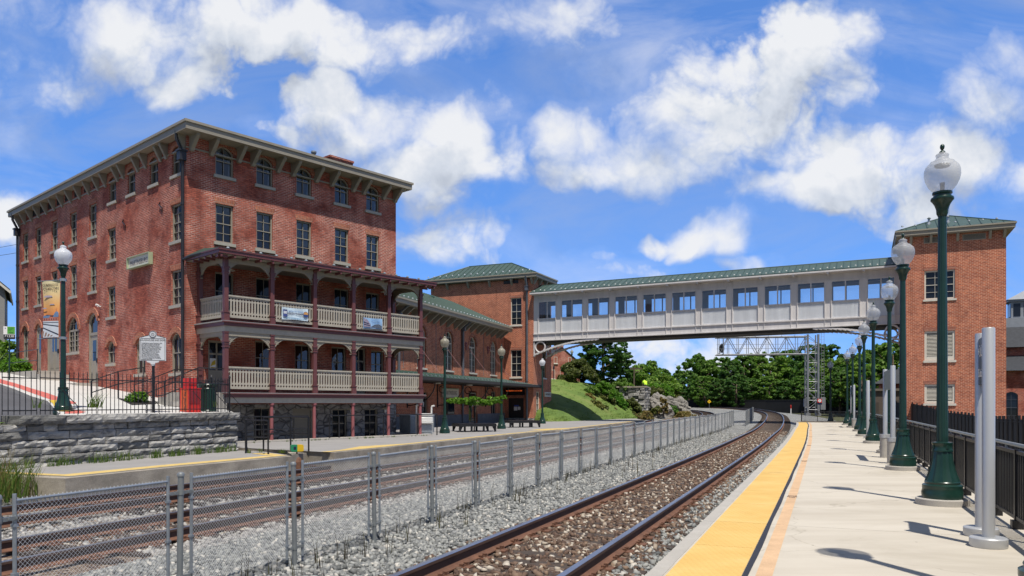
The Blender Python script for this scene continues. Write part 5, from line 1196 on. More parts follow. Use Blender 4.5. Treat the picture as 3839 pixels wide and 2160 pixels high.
# guard rails of the lower platform and the sunken area
def P(x,y,z): return (x,y,z)
g1=[(-8.98,25.9,ZL),(-8.03,25.3,ZL)]; g2=[(-8.1,25.55,ZU),(-7.64,26.1,ZU),(-6.75,25.5,ZU)]
def guard(label,pts,mid=True,H=1.12,extra=[]):
    segs=[('r',[(x,y,z+H) for x,y,z in pts])]
    if mid: segs.append(('r',[(x,y,z+H*.5) for x,y,z in pts]))
    for x,y,z in pts: segs.append(('p',[(x,y,z),(x,y,z+H)]))
    return handrail(label,segs+extra,r=.026)
guard('short black guard rail at the drop between the low platform and the stone wall end',[(-9.4,27.2,ZL),(-8.98,25.9,ZL),(-8.03,25.3,ZL)])
guard('black guard rail standing along the upper platform ramp edge behind the switch stand',[(-8.25,25.5,ZU),(-7.55,26.2,ZU),(-6.75,25.5,ZU)])
guard('left black guard rail in front of the stone basement windows',[hw(-.6,-2.6,-.1),hw(1.6,-2.55,-.1),hw(3.4,-2.5,-.1),hw(4.1,-2.5,-.1)],True,1.05)
guard('right black guard rail between the porch columns and the grey air conditioners',[hw(5.2,-2.5,-.1),hw(5.7,-2.5,-.1),hw(8.2,-2.5,-.1),hw(10.3,-2.5,-.1),hw(11.6,-2.5,-.1)],False,1.05)
mb=MB(); mb.box(.4,11.2,-2.62,-2.05,-.3,-.03); mb.box(.4,11.2,-2.05,-.001,-1.0,-.85); struct(mb.build('area_kerb',m_concE,None,(*H0,0),AH))
# ------------------------------------------------------------------ grey house far left
gh=thing('grey_house','grey shingled gabled house at the far left behind the shrubs','building',(-38.3,58,3),R(32))
mb=MB(); w_,d_=9,8; mb.poly([(-w_,0,0),(0,0,0),(0,0,7.2),(-w_/2,0,11.2),(-w_,0,7.2)]); mb.quad((0,0,0),(0,d_,0),(0,d_,7.2),(0,0,7.2)); mb.quad((-w_,d_,0),(-w_,0,0),(-w_,0,7.2),(-w_,d_,7.2)); mb.poly([(0,d_,0),(-w_,d_,0),(-w_,d_,7.2),(-w_/2,d_,11.2),(0,d_,7.2)])
mb.build('wall',mk('grey_shingle',(.26,.255,.24),.85,var=.12,scale=2,stretch=(1,1,18)),gh)
mb=MB()
for sd in (0,1):
    xa,xb=(0.35,-w_/2) if sd==0 else (-w_-.35,-w_/2); mb.prism([(xa,-.35,6.9),(xb,-.35,11.25),(xb,-.35,11.42),(xa,-.35,7.1)],(0,d_+.7,0))
mb.build('roof',m_slate,gh)
mb=MB()
for sd in (0,1):
    xa,xb=(0.35,-w_/2) if sd==0 else (-w_-.35,-w_/2); mb.prism([(xa,-.37,6.78),(xb,-.37,11.1),(xb,-.37,11.3),(xa,-.37,7.0)],(0,.02,0))
mb.box(.30,.40,-.36,d_+.3,6.8,7.0); mb.build('bargeboard',m_cream,gh)
for x in (-2.2,-6.4): window(gh,(x,0,1.6),0,1.4,1.7,0,'22',frame=m_black); window(gh,(x,0,4.6),0,1.2,1.5,0,'22',frame=m_black)
sh=thing('pale_shed','pale boarded lean-to wedged between the grey house and the hotel','building',(-37.6,60,3),R(32)); mb=MB(); mb.box(0,2.2,0,4,0,5.5); mb.build('wall',m_cream,sh); mb=MB(); mb.prism([(-.1,-.1,5.45),(2.3,-.1,5.0),(2.3,-.1,5.15),(-.1,-.1,5.65)],(0,4.2,0)); mb.build('roof',m_slate,sh)
# ------------------------------------------------------------------ station range, left tower, footbridge, right tower
def seamroof(mb, quadpts, n, r=.02, mi=1):          # standing seams between two edges a-b (eave) and d-c (ridge)
    a,b,c,d=[Vector(p) for p in quadpts]
    for i in range(1,n):
        t=i/n; p=a.lerp(b,t); q=d.lerp(c,t); mb.tube([p+Vector((0,0,.015)),q+Vector((0,0,.015))],r,4,mi=mi)
# --- range: local x runs along the facade from far left (hotel end) to tower joint, y into the building
SF=(-.72,71.2); DB=Vector((.334,.943)); LS=28.0
so_=(SF[0]-DB.x*LS, SF[1]-DB.y*LS); AS=math.atan2(DB.y,DB.x)
stn=thing('station_building','long low red brick station with arched windows and a green metal roof','building',(*so_,0),AS)
S_=lambda s: LS-s
arx=[S_(s) for s in (22.0,17.2,12.4,7.6,2.8)]
ops=[(x,4.05,1.5,3.02,.75) for x in arx]+[(S_(2.8),.35,1.15,2.2,0),(S_(7.6),-.1,1.75,2.62,0),(S_(16.9),-.1,1.3,2.4,0)]
mb=MB(); wall(mb,LS+.6,-.4,8.3,ops,dep=.2); mb.at(0,10,0,-math.pi/2); wall(mb,10,-.4,8.3,[]); mb.at(); mb.quad((LS+.6,10.7,-.4),(0,10.7,-.4),(0,10.7,8.3),(LS+.6,10.7,8.3)); mb.poly([(0,0,8.3),(0,10.7,8.3),(0,5.35,11.1)]); 
mb.build('wall',m_nbrick,stn)
mb=MB(); 
for x in (S_(20),S_(14.8),S_(10.0),S_(5.2),S_(.6)): mb.box(x-.02,x+.02,-.02,.0,3.9,8.1)
mb.box(0,S_(8.6),-.06,-.001,-.4,.62); mb.box(S_(6.6),LS,-.06,-.001,-.4,.62)
mb.build('plinth',m_block,stn)
for i,x in enumerate(arx):
    w=window(stn,(x,0,4.05),0,1.5,3.02,.75,'pair',frame=m_cream,sillm=m_cream,head=m_nhead,mid=.70,dep=.16)
    if i==4:
        mb=MB()
        for k in range(6): mb.prism([(-.6+.04*k,.13,2.2+.11*k),(.6-.04*k,.13,2.2+.11*k),(.6-.04*k,.10,2.15+.11*k),(-.6+.04*k,.1,2.15+.11*k)],(0,.02,.01))
        mb.build('louver',m_louv,w)
window(stn,(S_(2.8),0,.35),0,1.15,2.2,0,'fixed',frame=m_trim,sillm=m_block)
for x,w in ((S_(7.6),1.75),(S_(16.9),1.3)):
    mb=MB(); ring(mb,w,2.5,0,.1,.08,.18); mb.box(-w/2+.1,w/2-.1,.1,.17,2.05,2.13); mb.box(-.04,.04,.1,.15,0,2.05); d_=mb.build('door',m_trim,stn,(x,0,-.1)); mb=MB(); mb.quad((-w/2+.08,.14,0),(w/2-.08,.14,0),(w/2-.08,.14,2.45),(-w/2+.08,.14,2.45)); mb.build('pane',m_dkglass,d_)
    mb=MB(); mb.box(.18,.34,.125,.135,1.35,1.75); mb.build('paper_notice',m_wpaint,d_); mb=MB(); mb.box(-.1,-.06,.04,.1,.9,1.2); mb.build('handle',m_galv,d_)
# cornice, brackets, roof
mb=MB(); mb.box(-.3,LS-.55,-.95,0,8.02,8.08); mb.box(-.32,LS-.53,-1.0,-.94,8.06,8.36); mb.box(-.34,LS-.5,-1.06,-.94,8.30,8.42); cs_=mb.build('cornice',m_trim,stn)
mb=MB(); mb.prism([(-.07,0,0),(-.07,-.82,0),(-.07,-.82,-.08),(-.07,-.15,-.62),(-.07,0,-.68)],(.14,0,0)); B2=mb.mesh('bracket',m_trim)
for i,x in enumerate([S_(27-1.18*k) for k in range(23)]): ob('bracket',B2,cs_,(x+(.2 if i%4==1 else -.1 if i%4==2 else 0),-.001,8.02))
mb=MB(); Q=[(-.3,-1.05,8.40),(LS-.5,-1.05,8.40),(LS+.4,5.35,11.2),(-.3,5.35,11.2)]; mb.poly(Q); mb.poly([(LS+.8,11.7,8.4),(-.3,11.7,8.4),(-.3,5.35,11.2),(LS+.6,5.35,11.2)]); seamroof(mb,Q,64,.017,0); rf=mb.build('roof',m_groof,stn)
mb=MB(); mb.lathe([(.07,0),(.05,.06),(.01,.08)],8); SG=mb.mesh('snow_guard',m_galv)
for i in range(44): ob('snow_guard',SG,rf,(-.1+(LS-.6)*i/43,-.62,8.62))
mb=MB(); mb.lathe([(.12,9.2),(.12,10.55),(.3,10.6),(.02,10.8)],10,c=(S_(7.2),4.0)); mb.build('roof_vent',m_groof,stn)
for s in (20.9,10.0): downspout(stn,m_gpipe,[(S_(s),-.9,8.1),(S_(s),-.14,7.5),(S_(s),-.14,3.6)],.1,(S_(s),-.2,7.5))
downspout(stn,m_gpipe,[(S_(10.0),-.12,3.3),(S_(10.0),-.12,0)],.08)
# canopy over the platform
CD=3.1; xa,xb=-.2,LS+1.5
mb=MB(); Q=[(xa,-CD,3.18),(xb,-CD,3.18),(xb,-.02,3.72),(xa,-.02,3.72)]; mb.poly(Q,0); seamroof(mb,Q,60,.015,0); mb.box(xa,xb,-CD-.08,-CD,2.98,3.2,1); mb.box(xa,xb,-CD,-.07,2.95,3.0,1); mb.prism([(xb,-CD,3.0),(xb,-.02,3.0),(xb,-.02,3.72),(xb,-CD,3.19)],(-.05,0,0),1)
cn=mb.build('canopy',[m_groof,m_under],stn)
mb=MB(); mb.box(-.05,.05,-.06,.05,0,.09); mb.box(-.05,.05,.01,.05,.03,.15); SG2=mb.mesh('snow_guard',m_galv)
for i in range(46): ob('snow_guard',SG2,cn,(xa+.3+(xb-xa-.6)*i/45,-CD+.61,3.27))
for s in (19.5,14.6,9.7,4.8):
    mb=MB(); x=S_(s); mb.tube([(x,-.05,1.2),(x,-.05,2.95),(x,-2.4,2.95)],.05,6); mb.tube([(x,-.05,1.35)]+[(x,-.05-2.1*math.sin(k*math.pi/16),1.35+1.55*(1-math.cos(k*math.pi/16))) for k in range(1,9)],.04,6); mb.tube([(x,-.45+.28*math.cos(k*math.pi/8),2.55+.28*math.sin(k*math.pi/8)) for k in range(17)],.035,6); mb.build('canopy_bracket',m_dkdoor,stn)
    mb=MB(); mb.tube([(x+.6,-.03,6.25),(x+.6,-CD+.9,3.55)],.012,5); mb.build('tie_rod',m_pink,stn)
    mb=MB(); mb.tube([(x+.6+.17*math.cos(k*math.pi/5),-.03,6.3+.17*math.sin(k*math.pi/5)) for k in range(11)],.06,6); mb.tube([(x+.6,-.02,6.2),(x+.6,-.1,6.2)],.13,8); mb.box(x+.52,x+.68,-.08,-.01,5.85,6.15); mb.build('wall_anchor',m_pink,stn)
mb=MB()
for x in (S_(18),S_(12.2),S_(6.2)): mb.lathe([(.25,2.86),(.25,2.94)],12,c=(x,-1.6))
mb.build('soffit_light',m_cream,stn)
hwS=lambda x,y,z:(so_[0]+x*math.cos(AS)-y*math.sin(AS),so_[1]+x*math.sin(AS)+y*math.cos(AS),z)
s2=thing('station_sign','shaded MARTINSBURG board under the canopy of the station','sign',hwS(S_(12.35),-.1,2.3),AS)
mb=MB(); mb.box(-1.5,1.5,-.03,.08,-.3,.3); mb.build('board',m_signcream,s2); mb=MB(); mb.box(-1.55,1.55,-.045,.09,.3,.36); mb.box(-1.55,1.55,-.045,.09,-.36,-.3); mb.build('frame',m_ltgreen,s2); text('MARTINSBURG',.44,m_brown,s2,(0,-.035,0),sx=.78)
nbd=thing('notice_board','dark glazed notice board on the shaded station wall','notice board',hwS(S_(12.3),-.08,1.25),AS); mb=MB(); mb.box(-.65,.65,-.03,.07,-.6,.6); mb.build('frame',m_dkdoor,nbd); mb=MB(); mb.quad((-.58,-.035,-.53),(.58,-.035,-.53),(.58,-.035,.53),(-.58,-.035,.53)); mb.build('pane',m_dkglass,nbd)
# --- left tower: local x right along e from the far left corner, y depth
E_=Vector((.910,-.4147)); D_=Vector((.4147,.910)); AT=math.atan2(E_.y,E_.x)
P0=Vector((1.96,70)); TW,TD=10.8,4.4
ta_o=P0-E_*TW
twA=thing('stair_tower','broad red brick tower with a green hipped roof at the left end of the footbridge','building',(ta_o.x,ta_o.y,0),AT)
opsA=[(TW-1.75,8.72,1.1,2.5,0),(TW-1.75,3.92,1.1,2.5,0),(TW-1.75,-.15,1.55,2.15,0)]
mb=MB(); wall(mb,TW,-.4,12.9,opsA,dep=.18); mb.at(TW,0,0,math.pi/2); wall(mb,TD,-.4,12.9,[(1.05,.37,.85,2.2,0),(2.6,3.9,.9,2.4,0)],dep=.18); mb.at(TW,TD,0,math.pi); wall(mb,TW,-.4,12.9,[]); mb.at(0,TD,0,-math.pi/2); wall(mb,TD,-.4,12.9,[]); mb.at()
mb.build('wall',m_nbrick,twA)
mb=MB(); mb.box(-.04,TW+.05,-.05,TD,-.4,.16); mb.build('stone_base',m_stoneH,twA)
for z in (8.72,3.92): window(twA,(TW-1.75,0,z),0,1.1,2.5,0,'23',frame=m_cream,sillm=m_cream,head=m_nhead,dep=.14)
window(twA,(TW,1.05,.37),math.pi/2,.85,2.2,0,'22',frame=m_cream,sillm=m_cream,dep=.12); window(twA,(TW,2.6,3.9),math.pi/2,.9,2.4,0,'22',frame=m_trim,sillm=m_cream,dep=.12)
mb=MB(); ring(mb,1.55,2.15,0,.1,.06,.17); mb.box(-.68,.68,.1,.16,0,2.05); d_=mb.build('door',m_dkdoor,twA,(TW-1.75,0,-.15)); mb=MB(); mb.box(-.25,.1,.085,.095,1.0,1.35); mb.box(.15,.4,.085,.095,1.05,1.35); mb.build('paper_notice',m_wpaint,d_); mb=MB(); mb.box(-.22,.25,.085,.095,1.38,1.5); mb.build('paper_notice',mk('notice_blue',(.05,.1,.4),.5,var=.1),d_)
def hiproof(parent, w,d,ov,z,ridge,zr,n,gb=True):
    x0,x1,y0,y1=-ov,w+ov,-ov,d+ov
    mb=MB(); mb.box(x0+.05,x1-.05,y0+.05,y1-.05,z-.42,z-.36); mb.box(x0,x1,y0,y1,z-.36,z-.10); mb.box(x0-.07,x1+.07,y0-.07,y1+.07,z-.10,z); c=mb.build('cornice',m_trim,parent)
    ra,rb=ridge; A=[(x0,y0,z+.002),(x1,y0,z+.002),(x1,y1,z+.002),(x0,y1,z+.002)]; Ra,Rb=(ra[0],ra[1],zr),(rb[0],rb[1],zr)
    mb=MB()
    pt=ra==rb
    mb.poly([A[0],A[1],Rb]+([] if pt else [Ra])); mb.poly([A[1],A[2],Rb]); mb.poly([A[2],A[3],Ra]+([] if pt else [Rb])); mb.poly([A[3],A[0],Ra])
    def clipseams(a,b,l,r_,n):           # seams perpendicular to eave, clipped on the hips
        a,b,l,r_=[Vector(p) for p in (a,b,l,r_)]; e=(b-a); L=e.length; e/=L; tl=(l-a).dot(e); tr=(r_-a).dot(e); top=l-a-e*tl
        for i in range(1,n):
            t=L*i/n; k=1 if tl<=t<=tr else (t/tl if t<tl else (L-t)/(L-tr)); p=a+e*t; mb.tube([p+Vector((0,0,.02)),p+top*k+Vector((0,0,.02))],.022,4,mi=1)
    clipseams(A[0],A[1],Ra,Rb,n); clipseams(A[1],A[2],Rb,Rb,max(6,int(n*d/w))); clipseams(A[3],A[0],Ra,Ra,max(6,int(n*d/w)))
    for a,b in ((A[0],Ra),(A[1],Rb),(A[2],Rb),(A[3],Ra)): mb.tube([a,b],.05,6,mi=1)
    if not pt: mb.tube([Ra,Rb],.05,6,mi=1)
    rf=mb.build('roof',[m_groofL,m_roofedge],parent)
    mb=MB()
    for i in range(int(n*.8)):
        t=(i+.5)/(n*.8); k=.12; p=Vector(A[0]).lerp(Vector(A[1]),t)+(Vector(Ra)-Vector(A[0])).project(Vector((0,1,zr-z)).normalized())*k; mb.lathe([(.09,p.z+.0),(.06,p.z+.08),(.01,p.z+.1)],8,c=(p.x,p.y))
    mb.build('snow_guard',m_galv,rf)
    return c
c=hiproof(twA,TW,TD,.45,13.37,((TW-7.76,2.2),(TW-3.2,2.2)),14.9,22)
mb=MB(); mb.prism([(-.08,0,0),(-.08,-.36,0),(-.08,-.36,-.07),(-.08,-.1,-.52),(-.08,0,-.56)],(.16,0,0)); B3=mb.mesh('bracket',m_trim)
for x in (.25,1.9,4.15,6.4,8.65,10.1,TW-.12): ob('bracket',B3,c,(x,0,12.95))
for y in (.12,1.3,2.6,3.9): ob('bracket',B3,c,(TW,y,12.95),math.pi/2)
mb=MB(); mb.box(TW-3.0,TW-1.5,-.02,.02,12.55,12.87); 
for k in range(5): mb.box(TW-2.95,TW-1.55,-.05,-.02,12.58+.06*k,12.60+.06*k)
mb.build('wall_vent',m_dkdoor,twA)
downspout(twA,m_gpipe,[(TW-.6,-.4,13.1),(TW-.6,-.12,12.3),(TW-.6,-.12,3.5)],.1,(TW-.6,-.2,12.0)); downspout(twA,m_gpipe,[(TW-.6,-.12,3.3),(TW-.6,-.12,0)],.1)
hwT=lambda x,y,z:((ta_o+E_*x+D_*y).x,(ta_o+E_*x+D_*y).y,z)
led=thing('led_display','black train information display with glowing orange letters under the canopy end','display',hwT(TW-1.75,-.35,2.55),AT)
mb=MB(); mb.box(-.95,.95,-.1,.2,-.3,.3); mb.box(-.8,-.74,-.03,.03,.3,.45); mb.box(.74,.8,-.03,.03,.3,.45); mb.build('case',m_black,led)
mled,t_,p__,o__=nt('orange_led'); p__.inputs['Base Color'].default_value=(.5,.08,.01,1); p__.inputs['Emission Color'].default_value=(1,.16,.03,1); p__.inputs['Emission Strength'].default_value=.8
text('WASHINGTON  11:25  ON TIME',.15,mled,led,(0,-.106,.1),sx=.75); 
nms=thing('station_name_plate','small grey station name plate on the track side of the left tower','sign',hwT(TW+.08,3.3,2.35),AT+math.pi/2)
mb=MB(); mb.box(-.75,.75,-.04,.04,-.22,.22); mb.build('board',m_signcream,nms); text('MARTINSBURG',.26,m_brown,nms,(0,-.046,0),sx=.75)
# --- footbridge: local x along e from the tower face, rising slightly
BL=29.95; br=thing('footbridge','long enclosed grey steel footbridge with windows spanning the tracks between two brick towers','footbridge',(P0.x,P0.y,0),AT)
BW=3.0
SL=.0105
def Z(z,x): return z+SL*x
def bbox(mb,x0,x1,y0,y1,z0,z1,mi=0):
    mb.add([(x0,y0,Z(z0,x0)),(x1,y0,Z(z0,x1)),(x1,y1,Z(z0,x1)),(x0,y1,Z(z0,x0)),(x0,y0,Z(z1,x0)),(x1,y0,Z(z1,x1)),(x1,y1,Z(z1,x1)),(x0,y1,Z(z1,x0))],[(0,3,2,1),(4,5,6,7),(0,1,5,4),(1,2,6,5),(2,3,7,6),(3,0,4,7)],mi)
bays=[(.46,2.18)]+[(2.68+2.487*i,2.68+2.487*i+2.03) for i in range(10)]+[(27.6,29.5)]
for side in (0,1):
    y0=.02 if side==0 else BW-.02; sg_=1 if side==0 else -1
    Y=lambda a,b:(min(y0+sg_*a,y0+sg_*b),max(y0+sg_*a,y0+sg_*b))
    mb=MB(); bbox(mb,0,BL,*Y(.0,.16),7.22,7.80); bbox(mb,0,BL,*Y(-.09,.16),7.76,7.84); bbox(mb,0,BL,*Y(-.12,.2),7.16,7.23)
    bbox(mb,0,BL,*Y(.06,.16),10.78,11.35); bbox(mb,0,BL,*Y(-.01,.06),10.76,10.84)
    cs=[0]+[x for b in bays for x in b]+[BL]
    for a,b in zip(cs[::2],cs[1::2]):
        bbox(mb,a,b,*Y(.02,.16),7.8,10.8)
        for x in (a,b): 
            if 0<x<BL: bbox(mb,x-.02,x+.02,*Y(-.07,.02),7.2,9.25); bbox(mb,x-.02,x+.02,*Y(-.01,.03),9.2,11.3)
    for a,b in bays:
        bbox(mb,a+.02,b-.02,*Y(.02,.10),7.82,7.9); bbox(mb,a+.02,b-.02,*Y(.0,.12),9.08,9.2); bbox(mb,a,a+.07,*Y(.02,.1),7.9,9.1); bbox(mb,b-.07,b,*Y(.02,.1),7.9,9.1)
        bbox(mb,a,b,*Y(.02,.12),10.68,10.8); bbox(mb,a,a+.06,*Y(.02,.12),9.2,10.7); bbox(mb,b-.06,b,*Y(.02,.12),9.2,10.7); m=(a+b)/2; bbox(mb,m-.045,m+.045,*Y(.02,.12),9.2,10.7)
    mb.build('side_frame',m_bridge,br)
    mb=MB()
    for a,b in bays:
        n=22; bbox(mb,a+.05,b-.05,*Y(.09,.11),7.88,9.1)
        for i in range(n): x=a+.09+(b-a-.18)*i/(n-1); bbox(mb,x-.022,x+.022,*Y(.055,.09),7.9,9.08)
    mb.build('corrugated_panel',m_corr,br)
    for a,b in bays:
        mb=MB(); yy=y0+sg_*.075; mb.quad((a,yy,Z(9.2,a)),(b,yy,Z(9.2,b)),(b,yy,Z(10.7,b)),(a,yy,Z(10.7,a))); mb.build('window_pane',m_bglass,br)
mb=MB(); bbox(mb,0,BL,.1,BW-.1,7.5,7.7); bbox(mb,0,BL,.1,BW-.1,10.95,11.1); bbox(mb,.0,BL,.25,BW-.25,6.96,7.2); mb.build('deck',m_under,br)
# end brackets: curved rib, ring and back plate, both sides and both ends
def endbr(x0,sg,y,nm='arched_bracket'):
    mb=MB(); X=lambda v:x0+sg*v; t=.12
    def zz(v): return Z(0,X(v))
    bbox(mb,min(X(0),X(.08)),max(X(0),X(.08)),y-.1,y+.1,5.75,7.2)
    cv=[(v,5.95+1.2*(1-(1-v/6.2)**2.1)) for v in [6.2*i/18 for i in range(19)]]
    for (a,za),(b,zb) in zip(cv[:-1],cv[1:]):
        mb.prism([(X(a),y-t,za-.17+zz(a)),(X(b),y-t,zb-.10+zz(b)),(X(b),y-t,zb+.02+zz(b)),(X(a),y-t,za+.0+zz(a))],(0,2*t,0))
    cx,cz,rr=.62,6.62+zz(.62),.47; mb2=mb
    ringp=[(X(cx+rr*math.cos(k*math.pi/12)),y,cz+rr*math.sin(k*math.pi/12)) for k in range(25)]
    mb.tube(ringp,.075,6,cap=False)
    mb.build(nm,m_bridge,br)
for y in (.06,BW-.06): endbr(.02,1,y); endbr(BL-.02,-1,y)
mb=MB(); zr_=12.42; ov=.74
a=[(-.05,-ov,Z(11.52,0)),(BL+.0,-ov,Z(11.52,BL)),(BL+.0,BW/2,Z(zr_,BL)),(-.05,BW/2,Z(zr_,0))]; b=[(BL,BW+ov,Z(11.52,BL)),(0,BW+ov,Z(11.52,0)),(0,BW/2,Z(zr_,0)),(BL,BW/2,Z(zr_,BL))]
mb.poly(a,0); mb.poly(b,0); seamroof(mb,a,60,.02,1); mb.tube([a[3],a[2]],.05,6,mi=1); bbox(mb,-.06,BL,-ov-.03,-ov,11.46,11.53,1)
rf=mb.build('roof',[m_groofL,m_roofedge],br)
mb=MB(); bbox(mb,-.05,BL,-ov-.02,.1,11.32,11.36); bbox(mb,-.05,BL,-ov-.06,-ov,11.34,11.46); bbox(mb,-.05,BL,BW-.1,BW+ov,11.32,11.36); bbox(mb,-.05,BL,BW+ov,BW+ov+.06,11.34,11.46)
for a_,b_ in zip([bays[i][1] for i in range(11)],[bays[i+1][0] for i in range(11)]): m=(a_+b_)/2; bbox(mb,m-.08,m+.08,-ov+.0,.1,11.2,11.33)
mb.build('gutter',m_bridge,br)
mb=MB(); mb.lathe([(.062,0),(.045,.05),(.01,.065)],8); SG3=mb.mesh('snow_guard',m_wblock)
for i in range(60):
    x=.25+(BL-.4)*i/59; k=.14+.12*(i%2); y=-ov+k*(BW/2+ov); z=11.52+k*(zr_-11.52); ob('snow_guard',SG3,rf,(x,y,Z(z,x)))
# --- right tower
CB=Vector((28.16,55.3)); BWd,BDp=6.3,6.0
twB=thing('lift_tower','square red brick tower with louvered windows and green pyramid roof at the bridge right end','building',(CB.x,CB.y,0),AT)
opsB=[(2.3,8.88,1.9,2.05,0),(2.3,4.55,1.9,2.08,0),(2.3,1.5,1.9,1.35,0)]
mb=MB(); wall(mb,BWd,-2.0,13.4,opsB,dep=.18); mb.at(BWd,0,0,math.pi/2); wall(mb,BDp,-2,13.4,[]); mb.at(BWd,BDp,0,math.pi); wall(mb,BWd,-2,13.4,[]); mb.at(0,BDp,0,-math.pi/2); wall(mb,BDp,-2,13.4,[]); mb.at(); mb.build('wall',m_nbrick,twB)
window(twB,(2.3,0,8.88),0,1.9,2.05,0,'33',frame=m_cream,sillm=m_cream,head=m_nhead,dep=.12,fw_=.1)
for z,h in ((4.55,2.08),(1.5,1.35)):
    mb=MB(); ring(mb,1.9,h,0,.15,.06,.18); mb.box(-.8,.8,.05,.16,.0,.28 if h>2 else .18); w=mb.build('louvered_window',m_cream,twB,(2.3,0,z)); mb=MB(); n=int((h-.3)/.1)
    for k in range(n): zz=.26+k*(h-.42)/n; mb.prism([(-.8,.08,zz),(-.8,.15,zz+.06),(-.8,.16,zz+.06),(-.8,.09,zz-.01)],(1.6,0,0))
    mb.build('louver',m_cream,w); mb=MB(); mb.quad((-.85,.17,.05),(.85,.17,.05),(.85,.17,h-.05),(-.85,.17,h-.05)); mb.build('backing',m_dark,w)
    mb=MB(); mb.box(-1.02,1.02,-.08,.1,-.16,-.004); mb.build('sill',m_cream,w); mb=MB(); mb.prism([(-.97,-.012,h+.003),(.97,-.012,h+.003),(1.05,-.012,h+.28),(-1.05,-.012,h+.28)],(0,.03,0)); mb.build('header',m_nhead,w)
c=hiproof(twB,BWd,BDp,.48,13.83,((3.15,3.0),(3.15,3.0)),15.35,11)
for x in (.5,1.75,3.4,5.35,6.2): ob('bracket',B3,c,(x,0,13.42))
for y in (1.0,3.0,5.0): ob('bracket',B3,c,(0,y,13.42),-math.pi/2)
for x in (2.0,4.4):
    mb=MB(); ring(mb,1.4,.42,0,.05,-.03,.02); 
    for k in range(5): mb.box(-.65,.65,-.02,.0,.07+.06*k,.10+.06*k)
    o=mb.build('wall_vent',m_trim,twB,(x,0,12.88)); mb=MB(); mb.quad((-.65,-.004,.05),(.65,-.004,.05),(.65,-.004,.38),(-.65,-.004,.38)); mb.build('backing',m_dark,o)
for x in (1.7,2.9):
    mb=MB(); mb.lathe([(.16,14.3),(.14,14.5),(.08,14.55),(.08,14.8),(.14,14.85),(.02,14.95)],10,c=(x,.95)); mb.build('roof_vent',m_galv,twB)
mb=MB(); mb.tube([(3.15,3,15.3),(3.15,3,16.4)],.015,5); mb.build('lightning_rod',m_galv,twB)
# --- platform lamps by the station, benches, small tree, utility unit, air conditioners
lamp('green street lamp with an amber globe nearest the white utility unit',-3.58,40.9,ZU,GLY,False,'lamps along the station platform')
lamp('green street lamp with an amber globe between the two black tree benches',-.66,48.1,ZU,GLY,False,'lamps along the station platform')
lamp('green street lamp with a clear globe by the lawn beside the left tower',2.4,60.8,ZU,GLW,False,'lamps along the station platform')
mb=MB()
for k in range(5): mb.box(-1.08,1.08,-.8+.32*k,-.8+.32*k+.29,.40,.46)
for y in (-.82,.8): mb.box(-1.08,1.08,y-.03,y+.03,.30,.42)
for x in (-1.08,1.05): mb.box(x-.03,x+.03,-.82,.8,.30,.42)
BT=mb.mesh('seat',m_black)
mb=MB(); mb.box(-.05,.05,-.05,.05,0,.40); BLg=mb.mesh('leg',m_black)
mb=MB(); mb.prism([(0,-.03,.40),(.5,-.03,.40),(.4,-.03,.36),(.12,-.03,.27),(.05,-.03,.1),(0,-.03,.1)],(0,.06,0)); BBr=mb.mesh('arched_brace',m_black)
for lab,x,y in (('low black slatted bench built round the thin young tree',-2.15,43.6),('low black slatted bench without a tree, between a lamp and the left tower door',.62,51.6)):
    bq_=thing('tree_bench',lab,'bench',(x,y,ZU),R(18),'black benches on the station platform'); ob('seat',BT,bq_)
    for lx in (-1.02,-.35,.35,1.02):
        for ly in (-.76,.76): ob('leg',BLg,bq_,(lx,ly,0))
    for ly in (-.76,.76): ob('arched_brace',BBr,bq_,(-1.0,ly,0)); ob('arched_brace',BBr,bq_,(1.0,ly,0),math.pi)
uu=thing('utility_unit','white moulded plastic utility unit with two bent pipes beside the nearest platform lamp','utility unit',(-4.45,39.2,ZU),R(20))
mb=MB(); mb.lathe([(.0,0)]+[(.33,.0),(.36,.05),(.36,.55),(.33,.6),(.0,.6)],20,cap=False)
mbx=MB(); mbx.T=Matrix.Translation((-.02,-.05,.78))@Matrix.Rotation(R(90),4,'Y')@Matrix.Translation((0,0,-.36))
mbx.lathe([(.02,.0),(.28,.0),(.30,.04),(.30,.68),(.28,.72),(.02,.72)],10); mbx.T=Matrix(); mbx.box(-.34,.34,-.38,.2,.6,.66); mbx.box(-.36,.36,-.36,.22,.98,1.02)
mbx.build('housing',m_wblock,uu,smooth=30)
mb=MB(); mb.box(-.33,.33,-.2,.2,.12,.5); mb.box(-.38,.38,-.3,.3,.06,.1); mb.build('lower_case',m_galv,uu)
for x,h in ((-.42,1.5),(.38,1.45)):
    mb=MB(); mb.tube([(x,.1,0),(x,.1,h-.06),(x+.02,.08,h),(x+.12,0,h+.02)],.045,8); mb.build('pipe',m_wblock,uu,smooth=40)
for lab,s_,y_ in (('left grey air conditioning unit behind the porch end guard rail',11.9,-.2),('right grey air conditioning unit behind the porch end guard rail',13.2,.3)):
    ac=thing('air_conditioner',lab,'air conditioner',hw(s_,y_,-.1),AH,'grey air conditioners'); mb=MB(); mb.box(-.42,.42,-.42,.42,.05,.95); mb.box(-.44,.44,-.44,.44,.93,.98)
    for k in range(14):
        q=-.39+.06*k; mb.box(q-.012,q+.012,-.435,-.42,.1,.9); mb.box(-.435,-.42,q-.012,q+.012,.1,.9)
    mb.build('case',m_galv,ac); mb=MB(); mb.lathe([(.3,.985),(.3,.995)],20); mb.build('fan_grille',m_dkdoor,ac)
